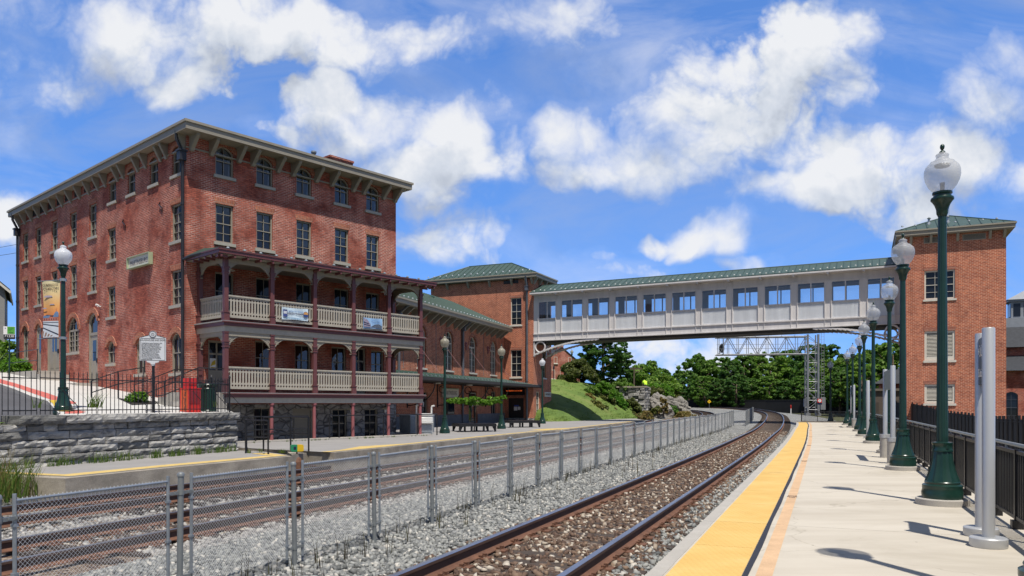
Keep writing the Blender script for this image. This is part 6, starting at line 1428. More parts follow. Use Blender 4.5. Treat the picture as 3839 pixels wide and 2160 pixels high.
# switch stand with its target
sw=thing('switch_stand','rusty switch stand with a green and yellow target in front of the platform wall','switch stand',(-7.0,25.0,-.72),R(25))
mb=MB(); mb.box(-.25,.25,-.2,.2,0,.08); mb.lathe([(.2,.08),(.19,.3),(.13,.42),(.06,.46)],10); mb.box(-.16,.16,-.12,.12,.1,.36); mb.build('base',m_rust,sw); mb=MB(); mb.tube([(0,0,.45),(0,0,.66)],.025,6); mb.tube([(.1,0,.2),(.6,-.1,.15)],.03,6); mb.build('mast',m_rust,sw)
mb=MB(); mb.box(-.16,.0,-.1,.1,.64,.86,0); mb.box(.001,.16,-.1,.1,.64,.86,1); mb.prism([(-.2,-.1,.66),(-.16,-.1,.64),(-.16,-.1,.86),(-.2,-.1,.83)],(0,.2,0),0); mb.prism([(.2,-.1,.66),(.2,-.1,.83),(.16,-.1,.86),(.16,-.1,.64)],(0,.2,0),1); mb.build('target',[mk('target_green',(.02,.22,.10),.4,var=.1),mk('target_yellow',(.65,.42,.02),.4,var=.1)],sw); mb=MB(); mb.box(-.12,-.04,-.103,-.1,.70,.80); mb.build('lens',m_navy,sw)
# ------------------------------------------------------------------ right platform furniture
LR=[(3.87,5.4),(6.29,11.23),(8.7,17.1),(11.25,22.9),(13.45,28.6),(15.9,34.7),(18.55,41.0),(21.2,47.8),(23.3,53.4)]
lb=['cut off at the bottom right corner','nearest full one on the right','second full one on the right','third full one on the right','fourth full one on the right','fifth full one on the right','sixth full one on the right','seventh full one on the right','last one on the concrete platform']
for (x,y),l in zip(LR,lb): lamp('fluted green street lamp with a frosted globe, '+l,x,y,0,GL,True,'street lamps along the right platform',rz=R(10*x))
lamp('street lamp standing beyond the black end railing of the right platform',26.2,63.2,-.15,GL,False,'street lamps along the right platform')
# picket railing
mb=MB(); PL_=1.2
for i in range(13): x=-PL_/2+.04+(PL_-.08)*i/12; mb.box(x-.01,x+.01,-.01,.01,.14,.90)
mb.box(-PL_/2,PL_/2,-.02,.02,.88,.92); mb.box(-PL_/2,PL_/2,-.02,.02,.11,.15)
PAN=mb.mesh('picket_panel',m_black)
mb=MB(); mb.box(-.03,.03,-.03,.03,0,.93); mb.box(-.06,.06,-.06,.06,0,.1); RPO=mb.mesh('railing_post',m_black)
mb=MB(); mb.tube([(-PL_/2-.01,0,.985),(PL_/2+.01,0,.985)],.024,8); mb.tube([(0,0,.92),(0,0,.97)],.012,6); HRL=mb.mesh('handrail',m_gpost,smooth=40)
rl=thing('picket_railing','long black picket railing with a grey handrail along the back of the right platform','railing',(0,0,0))
def rw(s): y=Cx(s)[1]; return float(np.interp(y,[0,8,14,25,45,62],[5.17,5.2,5.23,5.35,5.4,5.4]))
s=s_at_y(1.0)
while s<s_at_y(61)-1:
    a=off(s,rw(s)); b=off(s+PL_,rw(s+PL_)); h=math.atan2(b[1]-a[1],b[0]-a[0]); c=((a[0]+b[0])/2,(a[1]+b[1])/2,0)
    ob('railing_post',RPO,rl,(*a,0),h); ob('picket_panel',PAN,rl,c,h); ob('handrail',HRL,rl,c,h); s+=PL_
rl2=thing('picket_railing','short black picket railing across the far end of the right platform','railing',(0,0,0))
for i in range(6):
    a=off(SE+.5,5.6-i*PL_*.97); b=off(SE+.5,5.6-(i+1)*PL_*.97)
    if i<3: h=math.atan2(b[1]-a[1],b[0]-a[0]); ob('railing_post',RPO,rl2,(*a,-.05),h); ob('picket_panel',PAN,rl2,((a[0]+b[0])/2,(a[1]+b[1])/2,-.05),h)
    if i==3: ob('railing_post',RPO,rl2,(*a,-.05),0)
mb=MB(); a=off(SE+.1,1.7); b=off(SE+.1,5.9); c=off(SE+.35,5.9); d=off(SE+.35,1.7); mb.prism([(*a,-.5),(*b,-.5),(*c,-.5),(*d,-.5)],(0,0,.56)); struct(mb.build('platform_end_kerb',m_concOld))
# sign pylons
mpic=m_wpaint
def pylon(label,pts,h,r,ped,txt,back=m_navy,single=False):
    (x0,y0),(x1,y1)=pts; t=thing('sign_pylon',label,'sign pylon',(x0,y0,0),math.atan2(y0-y1,x0-x1),'steel sign pylons on the right platform')
    L=math.hypot(x1-x0,y1-y0)
    for k,x in enumerate((0,-L)):
        if single and k: continue
        mb=MB(); mb.lathe([(r,0),(r,h),(r*.9,h+.012),(.0,h+.014)],24,c=(x,0),cap=False); mb.build('pipe',m_steel,t,smooth=40)
        mb=MB()
        if ped: mb.lathe([(.13,0),(.13,ped),(.02,ped+.004)],24,c=(x,0)); mb.build('pedestal',m_concE,t,smooth=40); mb=MB(); mb.lathe([(.14,ped),(.14,ped+.1),(.02,ped+.1)],24,c=(x,0)); mb.build('collar',m_steel,t,smooth=40)
        else: mb.lathe([(.17,0),(.175,.01),(.175,.09),(.165,.10),(.02,.101)],32,c=(x,0)); mb.build('collar',m_steel,t,smooth=40)
    if not single:
        mb=MB(); mb.box(-L+r*.9,-r*.9,-.03,.03,h-.56,h-.06); p=mb.build('sign_panel',back,t)
        if txt:
            # reader faces the tracks: text runs from the far pipe towards the near pipe
            q=ob('lettering',None,p); 
            text('To Station',.13,m_wpaint,p,(-L+.1,-.034,h-.44),align='LEFT',sx=.78)
            mb=MB(); z=h-.2; x=-L+.1; mb.box(x,x+.085,-.036,-.031,z-.008,z+.008); mb.prism([(x-.01,-.036,z),(x+.03,-.036,z+.035),(x+.042,-.036,z+.028),(x+.012,-.036,z),(x+.042,-.036,z-.028),(x+.03,-.036,z-.035)],(0,.005,0))
            for xx in (.17,.31): mb.tube([(x+xx,-.036,z),(x+xx,-.031,z)],.062,20)
            mb.build('pictograms',m_wpaint,p); mb=MB()
            for xx in (.17,.31): mb.box(x+xx-.012,x+xx+.012,-.039,-.035,z-.045,z+.02); mb.box(x+xx-.012,x+xx+.012,-.039,-.035,z+.028,z+.048)
            mb.build('figures',m_navy,p); bpy.data.objects.remove(q)
    return t
pylon('near pair of steel pipes with a navy To Station panel between them',((4.9,7.9),(5.22,8.55)),2.24,.06,0,True)
pylon('second pair of steel pipes on tall concrete pedestals with a sign panel',((9.37,18.9),(10.2,21.0)),2.40,.058,.54,False,mk('panel_back_grey',(.22,.26,.24),.5,var=.1))
pylon('single plain steel pipe between two lamps on the right platform',((15.2,32.8),(15.5,33.5)),2.45,.07,0,False,single=True)
pylon('farthest pair of steel pipes on pedestals near the platform end',((20.75,46.6),(21.6,48.9)),2.6,.06,.5,False,m_navy)
# outer screened fence, ramp ground behind the railing
of_=thing('screen_fence','tall black fence with windscreen fabric behind the right platform railing','fence',(0,0,0))
OP=[(3.5,3),(8.2,11),(13.3,20),(17.0,27),(21.2,36),(24.7,44),(27.2,50),(28.6,55),(30.0,60)]; OZ=[.75,.98,1.09,.96,1.0,1.02,1.25,1.52,1.6]
def lerp_path(n):
    P=[Vector((*p,z)) for p,z in zip(OP,OZ)]; L=[0]
    for a,b in zip(P[:-1],P[1:]): L.append(L[-1]+(b-a).length)
    out=[]
    for i in range(n+1):
        d=L[-1]*i/n; k=max(j for j in range(len(L)) if L[j]<=d+1e-6); k=min(k,len(P)-2); out.append(P[k].lerp(P[k+1],(d-L[k])/(L[k+1]-L[k])))
    return out
pp=lerp_path(46)
mb=MB()
for p in pp: mb.box(p.x-.035,p.x+.035,p.y-.035,p.y+.035,p.z-2.4,p.z+.1)
fo=None
for i,p in enumerate(pp[::1]):
    mb=MB(); mb.box(-.035,.035,-.035,.035,-2.4,.08); 
    if i==0: me_=mb.mesh('fence_post',m_black)
    ob('fence_post',me_,of_,tuple(p))
for k in range(0,46):
    a,b=pp[k],pp[k+1]; mb=MB(); mb.quad((a.x,a.y,a.z-2.4),(b.x,b.y,b.z-2.4),(b.x,b.y,b.z-.02),(a.x,a.y,a.z-.02)); mb.tube([a-Vector((0,0,.1)),b-Vector((0,0,.1))],.022,5); mb.build('screen_panel',m_screen,of_)
mb=MB(); n=30
A=[(*off(s_at_y(-3)+i*(SE-s_at_y(-3))/n,WR-.02),-.25) for i in range(n+1)]; B=[(*off(s_at_y(-3)+i*(SE-s_at_y(-3))/n,16),-1.0) for i in range(n+1)]
mb.add(A+B,[(i,i+1,n+2+i,n+1+i) for i in range(n)]); struct(mb.build('side_ground',m_grey))
# brown equipment shed and slate roundhouse on the right
sd=thing('equipment_shed','low dark brown shed with a slate hipped roof half hidden behind the lamp row','building',(33.8,74,-.6),AT)
mb=MB(); mb.box(0,7,0,6,0,3.3); mb.build('wall',mk('brown_siding',(.11,.085,.068),.7,var=.15,scale=1,stretch=(1,1,14)),sd); mb=MB(); mb.prism([(-.2,-.2,3.3),(7.2,-.2,3.3),(7.2,6.2,3.3),(-.2,6.2,3.3)],(0,0,.22)); mb.build('roof_edge',mk('shed_trim',(.17,.14,.11),.6,var=.1),sd)
mb=MB(); mb.box(2.2,4.6,-.05,0,0,2.4); mb.box(.3,1.4,-.04,0,0,2.2); mb.build('door',mk('shed_door',(.07,.055,.045),.6,var=.1),sd)
hp=thing('slate_roofed_hall','dark brick hall with a slate hipped roof behind the brown shed','building',(40.3,84,-.9),AT); mb=MB(); mb.box(0,14,0,10,0,4.6); mb.build('wall',m_hbrick,hp); mb=MB(); mb.poly([(-.7,-.7,4.55),(14.7,-.7,4.55),(10,5,7.8),(4,5,7.8)]); mb.poly([(-.7,10.7,4.55),(-.7,-.7,4.55),(4,5,7.8)]); mb.poly([(14.7,-.7,4.55),(14.7,10.7,4.55),(10,5,7.8)]); mb.poly([(14.7,10.7,4.55),(-.7,10.7,4.55),(4,5,7.8),(10,5,7.8)]); mb.build('roof',m_slate,hp)
rh=thing('roundhouse','dark brick roundhouse with a tiered slate roof and pale cupola at the far right','building',(41.0,75.8,-1.0),AT)
mb=MB(); wall(mb,16,0,5.6,[(1.6,.6,1.1,3.0,.3),(4.2,.6,1.1,3.0,.3),(7,.6,1.1,3.0,.3)],dep=.3,x0=0); mb.at(0,12,0,-math.pi/2); wall(mb,12,0,5.6,[(3,.6,1.1,3,.3),(7,.6,1.1,3,.3)],dep=.3); mb.at(); mb.box(3,16,3,12,5.6,8.0); mb.build('wall',m_hbrick,rh)
for x in (1.6,4.2,7): window(rh,(x,0,.6),0,1.1,3.0,.3,'22',frame=m_gpipe,sillm=m_block)
for y in (3,7): window(rh,(0,12-y,.6),-math.pi/2,1.1,3.0,.3,'22',frame=m_gpipe,sillm=m_block)
mb=MB()
def fr_(z0,z1,a,b): 
    (x0,x1,y0,y1),(u0,u1,v0,v1)=a,b; A=[(x0,y0,z0),(x1,y0,z0),(x1,y1,z0),(x0,y1,z0)]; B=[(u0,v0,z1),(u1,v0,z1),(u1,v1,z1),(u0,v1,z1)]
    for i in range(4): j=(i+1)%4; mb.quad(A[i],A[j],B[j],B[i])
    mb.quad(*B)
fr_(5.6,7.2,(-.6,16.6,-.6,12.6),(3,16,3,12)); fr_(8.0,10.2,(2.4,16.6,2.4,12.6),(6,13,5.5,10)); mb.build('roof',m_slate,rh)
mb=MB(); mb.box(7.4,11.5,6.2,9.4,10.2,11.2); mb.box(8.0,10.9,6.7,8.9,11.2,12.9); mb.box(7.7,11.2,6.5,9.1,12.9,13.1); mb.poly([(7.6,6.4,13.1),(11.3,6.4,13.1),(9.45,7.8,14.2)]); mb.poly([(11.3,6.4,13.1),(11.3,9.2,13.1),(9.45,7.8,14.2)]); mb.poly([(11.3,9.2,13.1),(7.6,9.2,13.1),(9.45,7.8,14.2)]); mb.poly([(7.6,9.2,13.1),(7.6,6.4,13.1),(9.45,7.8,14.2)])
cu=mb.build('cupola',mk('cupola_grey',(.26,.28,.31),.6,var=.1),rh); mb=MB()
for x in (8.2,9.1,10.0): mb.box(x,x+.6,6.66,6.7,11.4,12.7)
for y in (6.9,7.8): mb.box(7.96,8.0,y,y+.7,11.4,12.7)
mb.build('pane',m_dkglass,cu)
# ------------------------------------------------------------------ signal gantry
gx,gy=38.5,100.0; GB=.1
gt=thing('signal_gantry','grey steel cantilever signal gantry reaching out over the curving track','signal gantry',(gx,gy,GB),math.atan2(-.12,.99))
HT=10.4
for x in (0,1.32): 
    mb=MB(); mb.tube([(x,0,-.2),(x,0,HT)],.145,14); mb.tube([(x,1.3,-.2),(x,1.3,HT)],.09,10); mb.box(x-.3,x+.3,-.3,.3,-.2,.15); mb.build('mast',m_mast,gt,smooth=40)
mb=MB(); zs=[.6+1.22*i for i in range(9)]
for i,z in enumerate(zs[:-1]):
    mb.tube([(0,0,z),(1.32,0,z)],.038,5); a,b=((0,1.32) if i%2==0 else (1.32,0)); mb.tube([(a,0,z),(b,0,z+1.22)],.036,5); mb.tube([(a,1.3,z+.3),(b,1.3,z+1.22)],.035,5); mb.tube([(0,1.3,z+.3),(1.32,1.3,z+.3)],.035,5)
mb.build('lattice',m_mast,gt)
AL=11.6; zA,zB=HT-2.55,HT-.25
mb=MB()
for y in (0,1.3):
    for z in (zA,zB): mb.tube([(.1,y,z),(-AL,y,z-.0)],.09,8)
    nb_=9
    for i in range(nb_+1):
        x=-AL*.97*i/nb_; mb.tube([(x,y,zA),(x,y,zB)],.042,5)
        if i<nb_: x2=-AL*.97*(i+1)/nb_; mb.tube([(x,y,zA if i%2 else zB),(x2,y,zB if i%2 else zA)],.048,5)
for i in range(10): x=-AL*.97*i/9; mb.tube([(x,0,zA),(x,1.3,zA)],.03,5); mb.tube([(x,0,zB),(x,1.3,zB)],.03,5)
for z in (zA+.75,zA+1.3): mb.tube([(-.5,-.15,z),(-AL,-.15,z)],.024,5)
for i in range(8): x=-AL*i/7; mb.tube([(x,-.15,zB),(x,-.15,zB+.7)],.02,4)
mb.build('cantilever_arm',m_mast,gt)
mb=MB(); mb.tube([(-AL+.85,-.2,zA-.1),(-AL+.85,-.2,zB+.35)],.075,8); mb.build('signal_mast',m_mast,gt)
mb=MB(); mb.T=Matrix.Translation((-AL+.72,.1,zA+.85)); n=24
mb.prism([(.36*math.cos(2*math.pi*k/n)*.9,0,.62*math.sin(2*math.pi*k/n)) for k in range(n)],(0,.06,0)); mb.T=Matrix(); mb.build('signal_head',m_black,gt)
mb=MB()
for x in (1.75,2.1): mb.tube([(x,.2,0),(x,.2,HT+.3)],.022,5)
for i in range(28): mb.tube([(1.75,.2,.4+.36*i),(2.1,.2,.4+.36*i)],.016,4)
for i in range(9):
    z=2.6+.9*i; mb.tube([(1.7,.2,z),(1.7,.65,z),(2.15,.65,z),(2.15,.2,z)],.015,4)
mb.build('ladder',m_mast,gt)
mb=MB(); mb.box(1.55,2.15,-.3,.2,.6,2.2); mb.build('equipment_cabinet',m_mast,gt); mb=MB(); mb.box(-.5,-.17,-.2,.2,1.0,2.0); mb.build('equipment_cabinet',m_gpipe,gt)
ws=thing('warning_sign','red and navy warning sign with a white exclamation disc at the gantry foot','sign',(gx+1.15,gy-1.0,GB+1.25),0); mb=MB(); mb.box(-.28,.28,-.02,.02,0,.75); mb.build('plate',m_navy,ws); mb=MB(); mb.box(-.28,.28,-.03,-.021,.26,.75); mb.build('red_panel',m_redbox,ws); mb=MB(); mb.tube([(0,-.04,.52),(0,-.031,.52)],.2,20); mb.build('disc',m_wpaint,ws); mb=MB(); mb.prism([(-.035,-.046,.66),(-.022,-.046,.47),(.022,-.046,.47),(.035,-.046,.66)],(0,.005,0)); mb.tube([(0,-.046,.41),(0,-.041,.41)],.03,8); mb.build('exclamation_mark',m_blk,ws); mb=MB(); mb.tube([(0,.03,-1.3),(0,.03,.7)],.03,6); mb.build('post',m_mast,ws)
wp=thing('marker_post','slim white marker post with a red top beside the far track','marker post',(33.2+4.0,98,.2)); mb=MB(); mb.lathe([(.06,0),(.06,.75)],8); mb.build('post',m_wpaint,wp); mb=MB(); mb.lathe([(.062,.75),(.062,1.15),(.02,1.2)],8); mb.build('red_top',m_redbox,wp)
wp.location=((2965-CX)/F*96,96,.12)
ys=thing('diamond_sign','small yellow diamond sign on a short post beside the far curve','sign',((2659-CX)/F*128,128,.75)); mb=MB(); mb.tube([(0,0,0),(0,0,1.0)],.03,6); mb.build('post',m_galv,ys); mb=MB(); mb.prism([(0,-.04,.75),(.33,-.04,1.08),(0,-.04,1.41),(-.33,-.04,1.08)],(0,.02,0)); mb.build('plate',mk('sign_yellow',(.72,.45,.01),.5,var=.05),ys); mb=MB(); mb.box(-.12,.12,-.046,-.041,1.05,1.11); mb.build('symbol',m_blk,ys)
bf=thing('screen_fence','low black screened fence running beyond the curve in front of the far trees','fence',(0,0,0))
bpts=[(24,140),(34,133),(41,124),(46,116),(52,110),(60,106)]
for i,(a,b) in enumerate(zip(bpts[:-1],bpts[1:])):
    mb=MB(); za,zb=.55 if i else .8,.55; mb.quad((*a,0),(*b,0),(*b,2.05),(*a,2.05)); mb.tube([(*a,2.05),(*b,2.05)],.04,5); mb.build('screen_panel',m_screen,bf)
# ------------------------------------------------------------------ lawn, plateau, abutment, rocks
foot=[(2.2,69.8,-.2),(3.3,67.6,-.2),(4.6,68.2,-.2),(7.0,71.5,-.15),(10.7,79,-.12),(13.3,82.5,-.12),(15.5,86,-.1)]
crest=[(-3,82,4.1),(2.5,82.5,4.15),(5.0,83.5,4.12),(7.2,85.0,3.95),(10.2,87,3.6),(13.0,89.5,3.3),(15.3,92,3.2)]
mb=MB(); n=14; vs=[]; r=random.Random(11)
for i in range(0,41):
    t=i/40*(len(foot)-1); k=min(int(t),len(foot)-2); u=t-k; a=Vector(foot[k]).lerp(Vector(foot[k+1]),u); b=Vector(crest[k]).lerp(Vector(crest[k+1]),u)
    for j in range(n+1):
        v=j/n; p=a.lerp(b,v); p.z=a.z+(b.z-a.z)*(v**.9*.93+.07*math.sin(v*math.pi/2))+r.uniform(-.05,.05)*(0<j<n); vs.append(tuple(p))
mb.add(vs,[(i*(n+1)+j,(i+1)*(n+1)+j,(i+1)*(n+1)+j+1,i*(n+1)+j+1) for i in range(40) for j in range(n)]); struct(mb.build('lawn',m_lawn,smooth=True))
mb=MB(); cr=crest; bk=[(-30,150,4.3),(-5,155,4.3),(5,158,4.3),(11,160,4.1),(15,162,4.0),(20,165,3.8),(24,168,3.5)]
for i in range(len(cr)-1): mb.quad(cr[i],cr[i+1],bk[i+1],bk[i])
mb.quad((-60,85,4.0),cr[0],bk[0],(-70,150,4.3)); mb.quad(cr[-1],(23.5,104,3.0),(30,150,2.0),bk[-1]); struct(mb.build('upper_lawn',m_lawn))
# foot path on the plateau
mb=MB(); mb.quad((8,100,4.1),(9,100,4.1),(14,150,4.13),(12,150,4.2)); struct(mb.build('path',m_white)) if False else None
# low platform lawn skirt
aw=thing('stone_abutment','old grey block abutment wall beside the rock face','stone wall',(0,0,0))
mb=MB(); r=random.Random(5)
A0=Vector((12.0,86.2,0)); A1=Vector((14.75,85.2,0)); A2=Vector((16.2,90.5,0))
def blocks(p,q,z0,z1,rowh):
    d=(q-p); L=d.length; d/=L; nn=Vector((d.y,-d.x,0)); z=z0
    while z<z1:
        x=-r.uniform(0,.4)
        while x<L:
            l=r.uniform(.45,.95); a,b=max(0,x),min(L,x+l)
            if b-a>.05:
                k=r.uniform(.02,.16); v=[]
                for (u,zz) in ((a+.02,z+.015),(b-.02,z+.015),(b-.02,z+rowh-.015),(a+.02,z+rowh-.015)): v.append(tuple(p+d*u+Vector((0,0,zz))))
                m=[tuple(p+d*(u)+nn*(k+r.uniform(-.05,.05))+Vector((0,0,zz))) for (u,zz) in ((a+.08,z+.06),(b-.08,z+.06),(b-.08,z+rowh-.06),(a+.08,z+rowh-.06))]
                mb.add(v+m,[(0,1,5,4),(1,2,6,5),(2,3,7,6),(3,0,4,7),(4,5,6,7)])
            x+=l
        z+=rowh
blocks(A0,A1,-.4,3.3,.34); blocks(A1,A2,-.4,3.3,.34)
mb.build('block_face',m_stoneW,aw); mb=MB(); mb.poly([(A0.x,A0.y,-.5),(A1.x,A1.y,-.5),(A1.x,A1.y,3.25),(A0.x,A0.y,3.25)]); mb.poly([(A1.x,A1.y,-.5),(A2.x,A2.y,-.5),(A2.x,A2.y,3.25),(A1.x,A1.y,3.25)]); mb.build('core',m_dark,aw)
mb=MB(); mb.prism([(A0.x-.3,A0.y-.1,3.27),(A1.x+.15,A1.y-.2,3.27),(A2.x+.1,A2.y,3.27),(A0.x-2,A0.y+6,3.27)],(0,0,.16)); mb.build('coping',m_concOld,aw)
def rock(label,c,size,seed,rz=0):
    import bmesh
    bm=bmesh.new(); bmesh.ops.create_icosphere(bm,subdivisions=5,radius=1)
    rr=random.Random(seed); pl=[(Vector((rr.uniform(-1,1),rr.uniform(-1,1),rr.uniform(-.6,1))).normalized(),rr.uniform(.42,.85)) for _ in range(26)]
    from mathutils import noise
    for v in bm.verts:
        d=v.co.normalized(); q=1.0
        for nv,h in pl:
            dd=d.dot(nv)
            if dd>.05: q=min(q,h/dd)
        q*=1+.10*noise.fractal(d*2.2+Vector((seed,0,0)),.8,2,6)+.05*noise.fractal(d*7+Vector((0,seed,0)),.7,2,5)
        lay=.04*math.sin((d.z*9+d.x*4+noise.noise(d*3)*2)); v.co=Vector((d.x*size[0],d.y*size[1],d.z*size[2]))*(q+lay)
    me=bpy.data.meshes.new('rock'); bm.to_mesh(me); bm.free(); me.materials.append(m_rock)
    o=ob('rock_outcrop',me,None,c,rz); tag(o,label,'rock','limestone rocks of the cutting'); return o
rock('tall pale limestone crag right beside the block abutment',(17.0,91.0,1.2),(2.2,3.2,3.0),1)
rock('broad weathered limestone boulder in the middle of the rock face',(19.5,95.5,.9),(2.1,2.8,2.3),2,.6)
rock('rounded limestone boulder at the right end of the rock face',(21.3,99.5,.9),(1.9,3.0,2.1),3,1.2)
rock('low white limestone ledge at the foot of the crag',(16.6,88.0,-.1),(1.3,1.2,.75),4)
rock('half buried limestone ledge in the brush left of the abutment',(11.6,83.6,.15),(1.6,.9,.75),5,.3)
# ------------------------------------------------------------------ leaf clumps
def leaves(n, shape, size, seed, squash=.8, droop=0):
    """many small leaf quads; shape(rg) -> (centres, radii) of clumps"""
    rg=np.random.default_rng(seed); c,rad=shape(rg); k=rg.choice(len(c),n,p=(rad**2)/np.sum(rad**2))
    d=rg.normal(size=(n,3)); d/=np.linalg.norm(d,axis=1)[:,None]; rr=rad[k]*rg.uniform(.55,1.06,n)
    P=c[k]+d*rr[:,None]*np.array([1,1,squash])
    # leaf orientation leans outwards from its clump
    nrm=d*.9+rg.normal(size=(n,3))*.7+np.array([0,0,.35]); nrm/=np.linalg.norm(nrm,axis=1)[:,None]
    a=np.cross(nrm,rg.normal(size=(n,3))); a/=np.linalg.norm(a,axis=1)[:,None]; b=np.cross(nrm,a)
    s=size*rg.uniform(.6,1.4,n)[:,None]; a*=s; b*=s*.62
    V=np.stack([P-a,P-b*.9-a*.1+nrm*s*.1,P+a,P+b*.9-a*.1+nrm*s*.1],1).reshape(-1,3)
    F_=np.arange(n*4,dtype=np.int32)
    return V,F_
def leafmesh(name,V,Fi,mat):
    me=bpy.data.meshes.new(name); me.vertices.add(len(V)); me.vertices.foreach_set('co',V.reshape(-1)); me.loops.add(len(Fi)); me.loops.foreach_set('vertex_index',Fi)
    m=len(Fi)//4; me.polygons.add(m); me.polygons.foreach_set('loop_start',np.arange(0,m*4,4,dtype=np.int32)); me.polygons.foreach_set('loop_total',np.full(m,4,np.int32)); me.update(calc_edges=True); me.materials.append(mat); return me
def crown(h,w,nclump,lo=.25,top=.75,seed=0):
    def f(rg):
        c=[];r=[]
        for i in range(nclump):
            u=rg.uniform(0,1)**.8; z=lo+(1-lo)*u; env=math.sin(math.pi*min(1,max(0,(z-lo*.55)/(1.06-lo*.55))))**.65
            an=rg.uniform(0,2*math.pi); q=rg.uniform(.35,1.0)**.6*env; rad=w*rg.uniform(.07,.155)*(1.15-.5*u)
            c.append((w*.80*q*math.cos(an),w*.80*q*math.sin(an),h*z)); r.append(rad)
        return np.array(c),np.array(r)
    return f
def trunkmesh(h,r,w,seed,n=7,lean=0):
    rr=random.Random(seed); mb=MB(); mb.tube([(0,0,-.6),(0,0,.0),(rr.uniform(-.1,.1)*w*.3,rr.uniform(-.1,.1)*w*.3,h*.35),(rr.uniform(-.2,.2)*w*.3,rr.uniform(-.2,.2)*w*.3,h*.85)],[r*1.3,r,r*.75,r*.2],8)
    for i in range(n):
        z=h*(.22+.55*i/n); an=rr.uniform(0,6.28); L=w*rr.uniform(.45,.8); mb.tube([(0,0,z),(L*.5*math.cos(an),L*.5*math.sin(an),z+L*.3),(L*math.cos(an),L*math.sin(an),z+L*.55)],[r*.4,r*.28,r*.06],5)
    return mb.mesh('trunk',m_bark,smooth=True)
TV=[]
for i,(h,w,nc,nl,sz,mat) in enumerate([(10,4.6,46,9000,.30,m_leafA),(10,4.2,52,9000,.28,m_leafB),(10,5.0,40,8500,.32,m_leafA),(10,3.4,40,8000,.27,m_leafB),(10,5.4,60,9500,.30,m_leafA)]):
    V,Fi=leaves(int(nl*1.5),crown(h,w,nc*3,.12,seed=i),sz*.8,20+i); TV.append((leafmesh('crown',V,Fi,mat),trunkmesh(h,.28,w,i)))
def tree(label,x,y,z,h,var,wk=1.0,group='trees of the far wood',name='tree',rz=None):
    t=thing(name,label,'tree',(x,y,z),RND.uniform(0,6) if rz is None else rz,group); k=h/10; t.scale=(k*wk,k*wk,k); ob('trunk',TV[var][1],t); ob('crown',TV[var][0],t); return t
def U(u,Y): return (u-CX)/F*Y
# far wood: (photo column, distance, top height in metres, variant, width)
FW=[(2560,170,9.2,0,1.0),(2605,150,11.8,2,.85),(2650,148,10.4,0,.9),(2700,150,11.0,4,.9),(2745,142,9.8,1,.9),(2790,146,11.2,0,.9),(2835,150,11.9,2,.9),(2885,148,12.0,4,.9),(2935,152,11.2,0,.85),(2985,146,10.0,1,.9),(3035,140,9.8,2,.9),(3090,132,9.5,0,.9),(3140,128,9.4,4,.9),(3190,122,9.2,1,1.0),(3240,116,9.6,0,1.0),(3290,112,10.0,2,1.0),(3345,108,10.6,4,1.0),
    (2580,138,5.5,1,1.2),(2640,133,5.8,0,1.2),(2700,130,5.2,1,1.2),(2760,128,5.8,3,1.3),(2820,130,5.2,1,1.3),(2885,128,5.6,0,1.2),(2950,126,4.8,1,1.3),(3010,122,5.4,0,1.2),(3080,116,5.2,2,1.2),(3150,112,5.6,1,1.2),(3230,106,6.0,0,1.2)]
nm_='first second third fourth fifth sixth seventh eighth ninth tenth eleventh twelfth thirteenth fourteenth fifteenth sixteenth seventeenth'.split()
for i,(u,Y,h,v,wk) in enumerate(FW):
    lab=('tall tree in the back row of the far wood, %s from the left'%nm_[i]) if i<17 else ('low bushy tree in the front row of the far wood, %s from the left'%nm_[i-17])
    tree(lab,U(u,Y),Y,.4,h*(.90 if i<17 else 1),v,wk*1.08)
for i,(u,Y,h,v) in enumerate([(3100,190,15,1),(3020,200,15.6,3),(2960,205,14.6,1),(2480,190,9.0,1),(2430,180,8.0,3),(3780,95,9.6,0),(3850,92,10,2)]):
    tree(['dark distant tree rising behind the gantry mast','tall hazy tree on the skyline left of the gantry mast','distant dark tree behind the middle of the wood','dark tree behind the small slate roof','dark green tree behind the rock face','tree showing above the roundhouse roof','tree at the right edge behind the cupola'][i],U(u,Y),Y,1.0,h,v,1.1,'distant trees')
# trees and shrubs of the bank by the bridge
V,Fi=leaves(15000,crown(10,3.6,260,.06),.17,51); hi=(leafmesh('crown',V,Fi,m_leafB),trunkmesh(10,.25,3.0,51)); TV.append(hi)
tree('tall dark green tree on the lawn crest partly hidden by the footbridge',U(2262,88),88,3.4,7.2,5,1.3,'trees on the bank')
tree('narrow dark tree right of the tall one on the lawn crest',U(2325,90),90,3.0,5.0,3,1.25,'trees on the bank')
def dome(w,h,nc):
    def f(rg):
        an=rg.uniform(0,6.283,nc); el=np.arcsin(rg.uniform(0,.99,nc)); q=rg.uniform(.7,1,nc); return np.stack([w*q*np.cos(el)*np.cos(an),w*q*np.cos(el)*np.sin(an),h*(.08+.8*q*np.sin(el))],1), w*rg.uniform(.16,.28,nc)
    return f
def shrub(label,x,y,z,w,h,n,sz,mat,seed,group=None,name='shrub',nc=40):
    t=thing(name,label,'shrub' if name=='shrub' else 'plant',(x,y,z),0,group); V,Fi=leaves(n,dome(w,h,nc),sz,seed); ob('foliage',leafmesh('foliage',V,Fi,mat),t)
    mb=MB(); rr=random.Random(seed)
    for k in range(5): an=rr.uniform(0,6.28); mb.tube([(0,0,-.2),(w*.3*math.cos(an),w*.3*math.sin(an),h*.4),(w*.55*math.cos(an),w*.55*math.sin(an),h*.75)],[.05,.035,.01],5)
    ob('stem',mb.mesh('stem',m_bark),t); return t
shrub('big rounded olive green bush on top of the lawn beside the brick house',U(2165,85.5),85.5,3.75,2.15,2.9,11000,.13,m_leafC,61,'bushes on the bank')
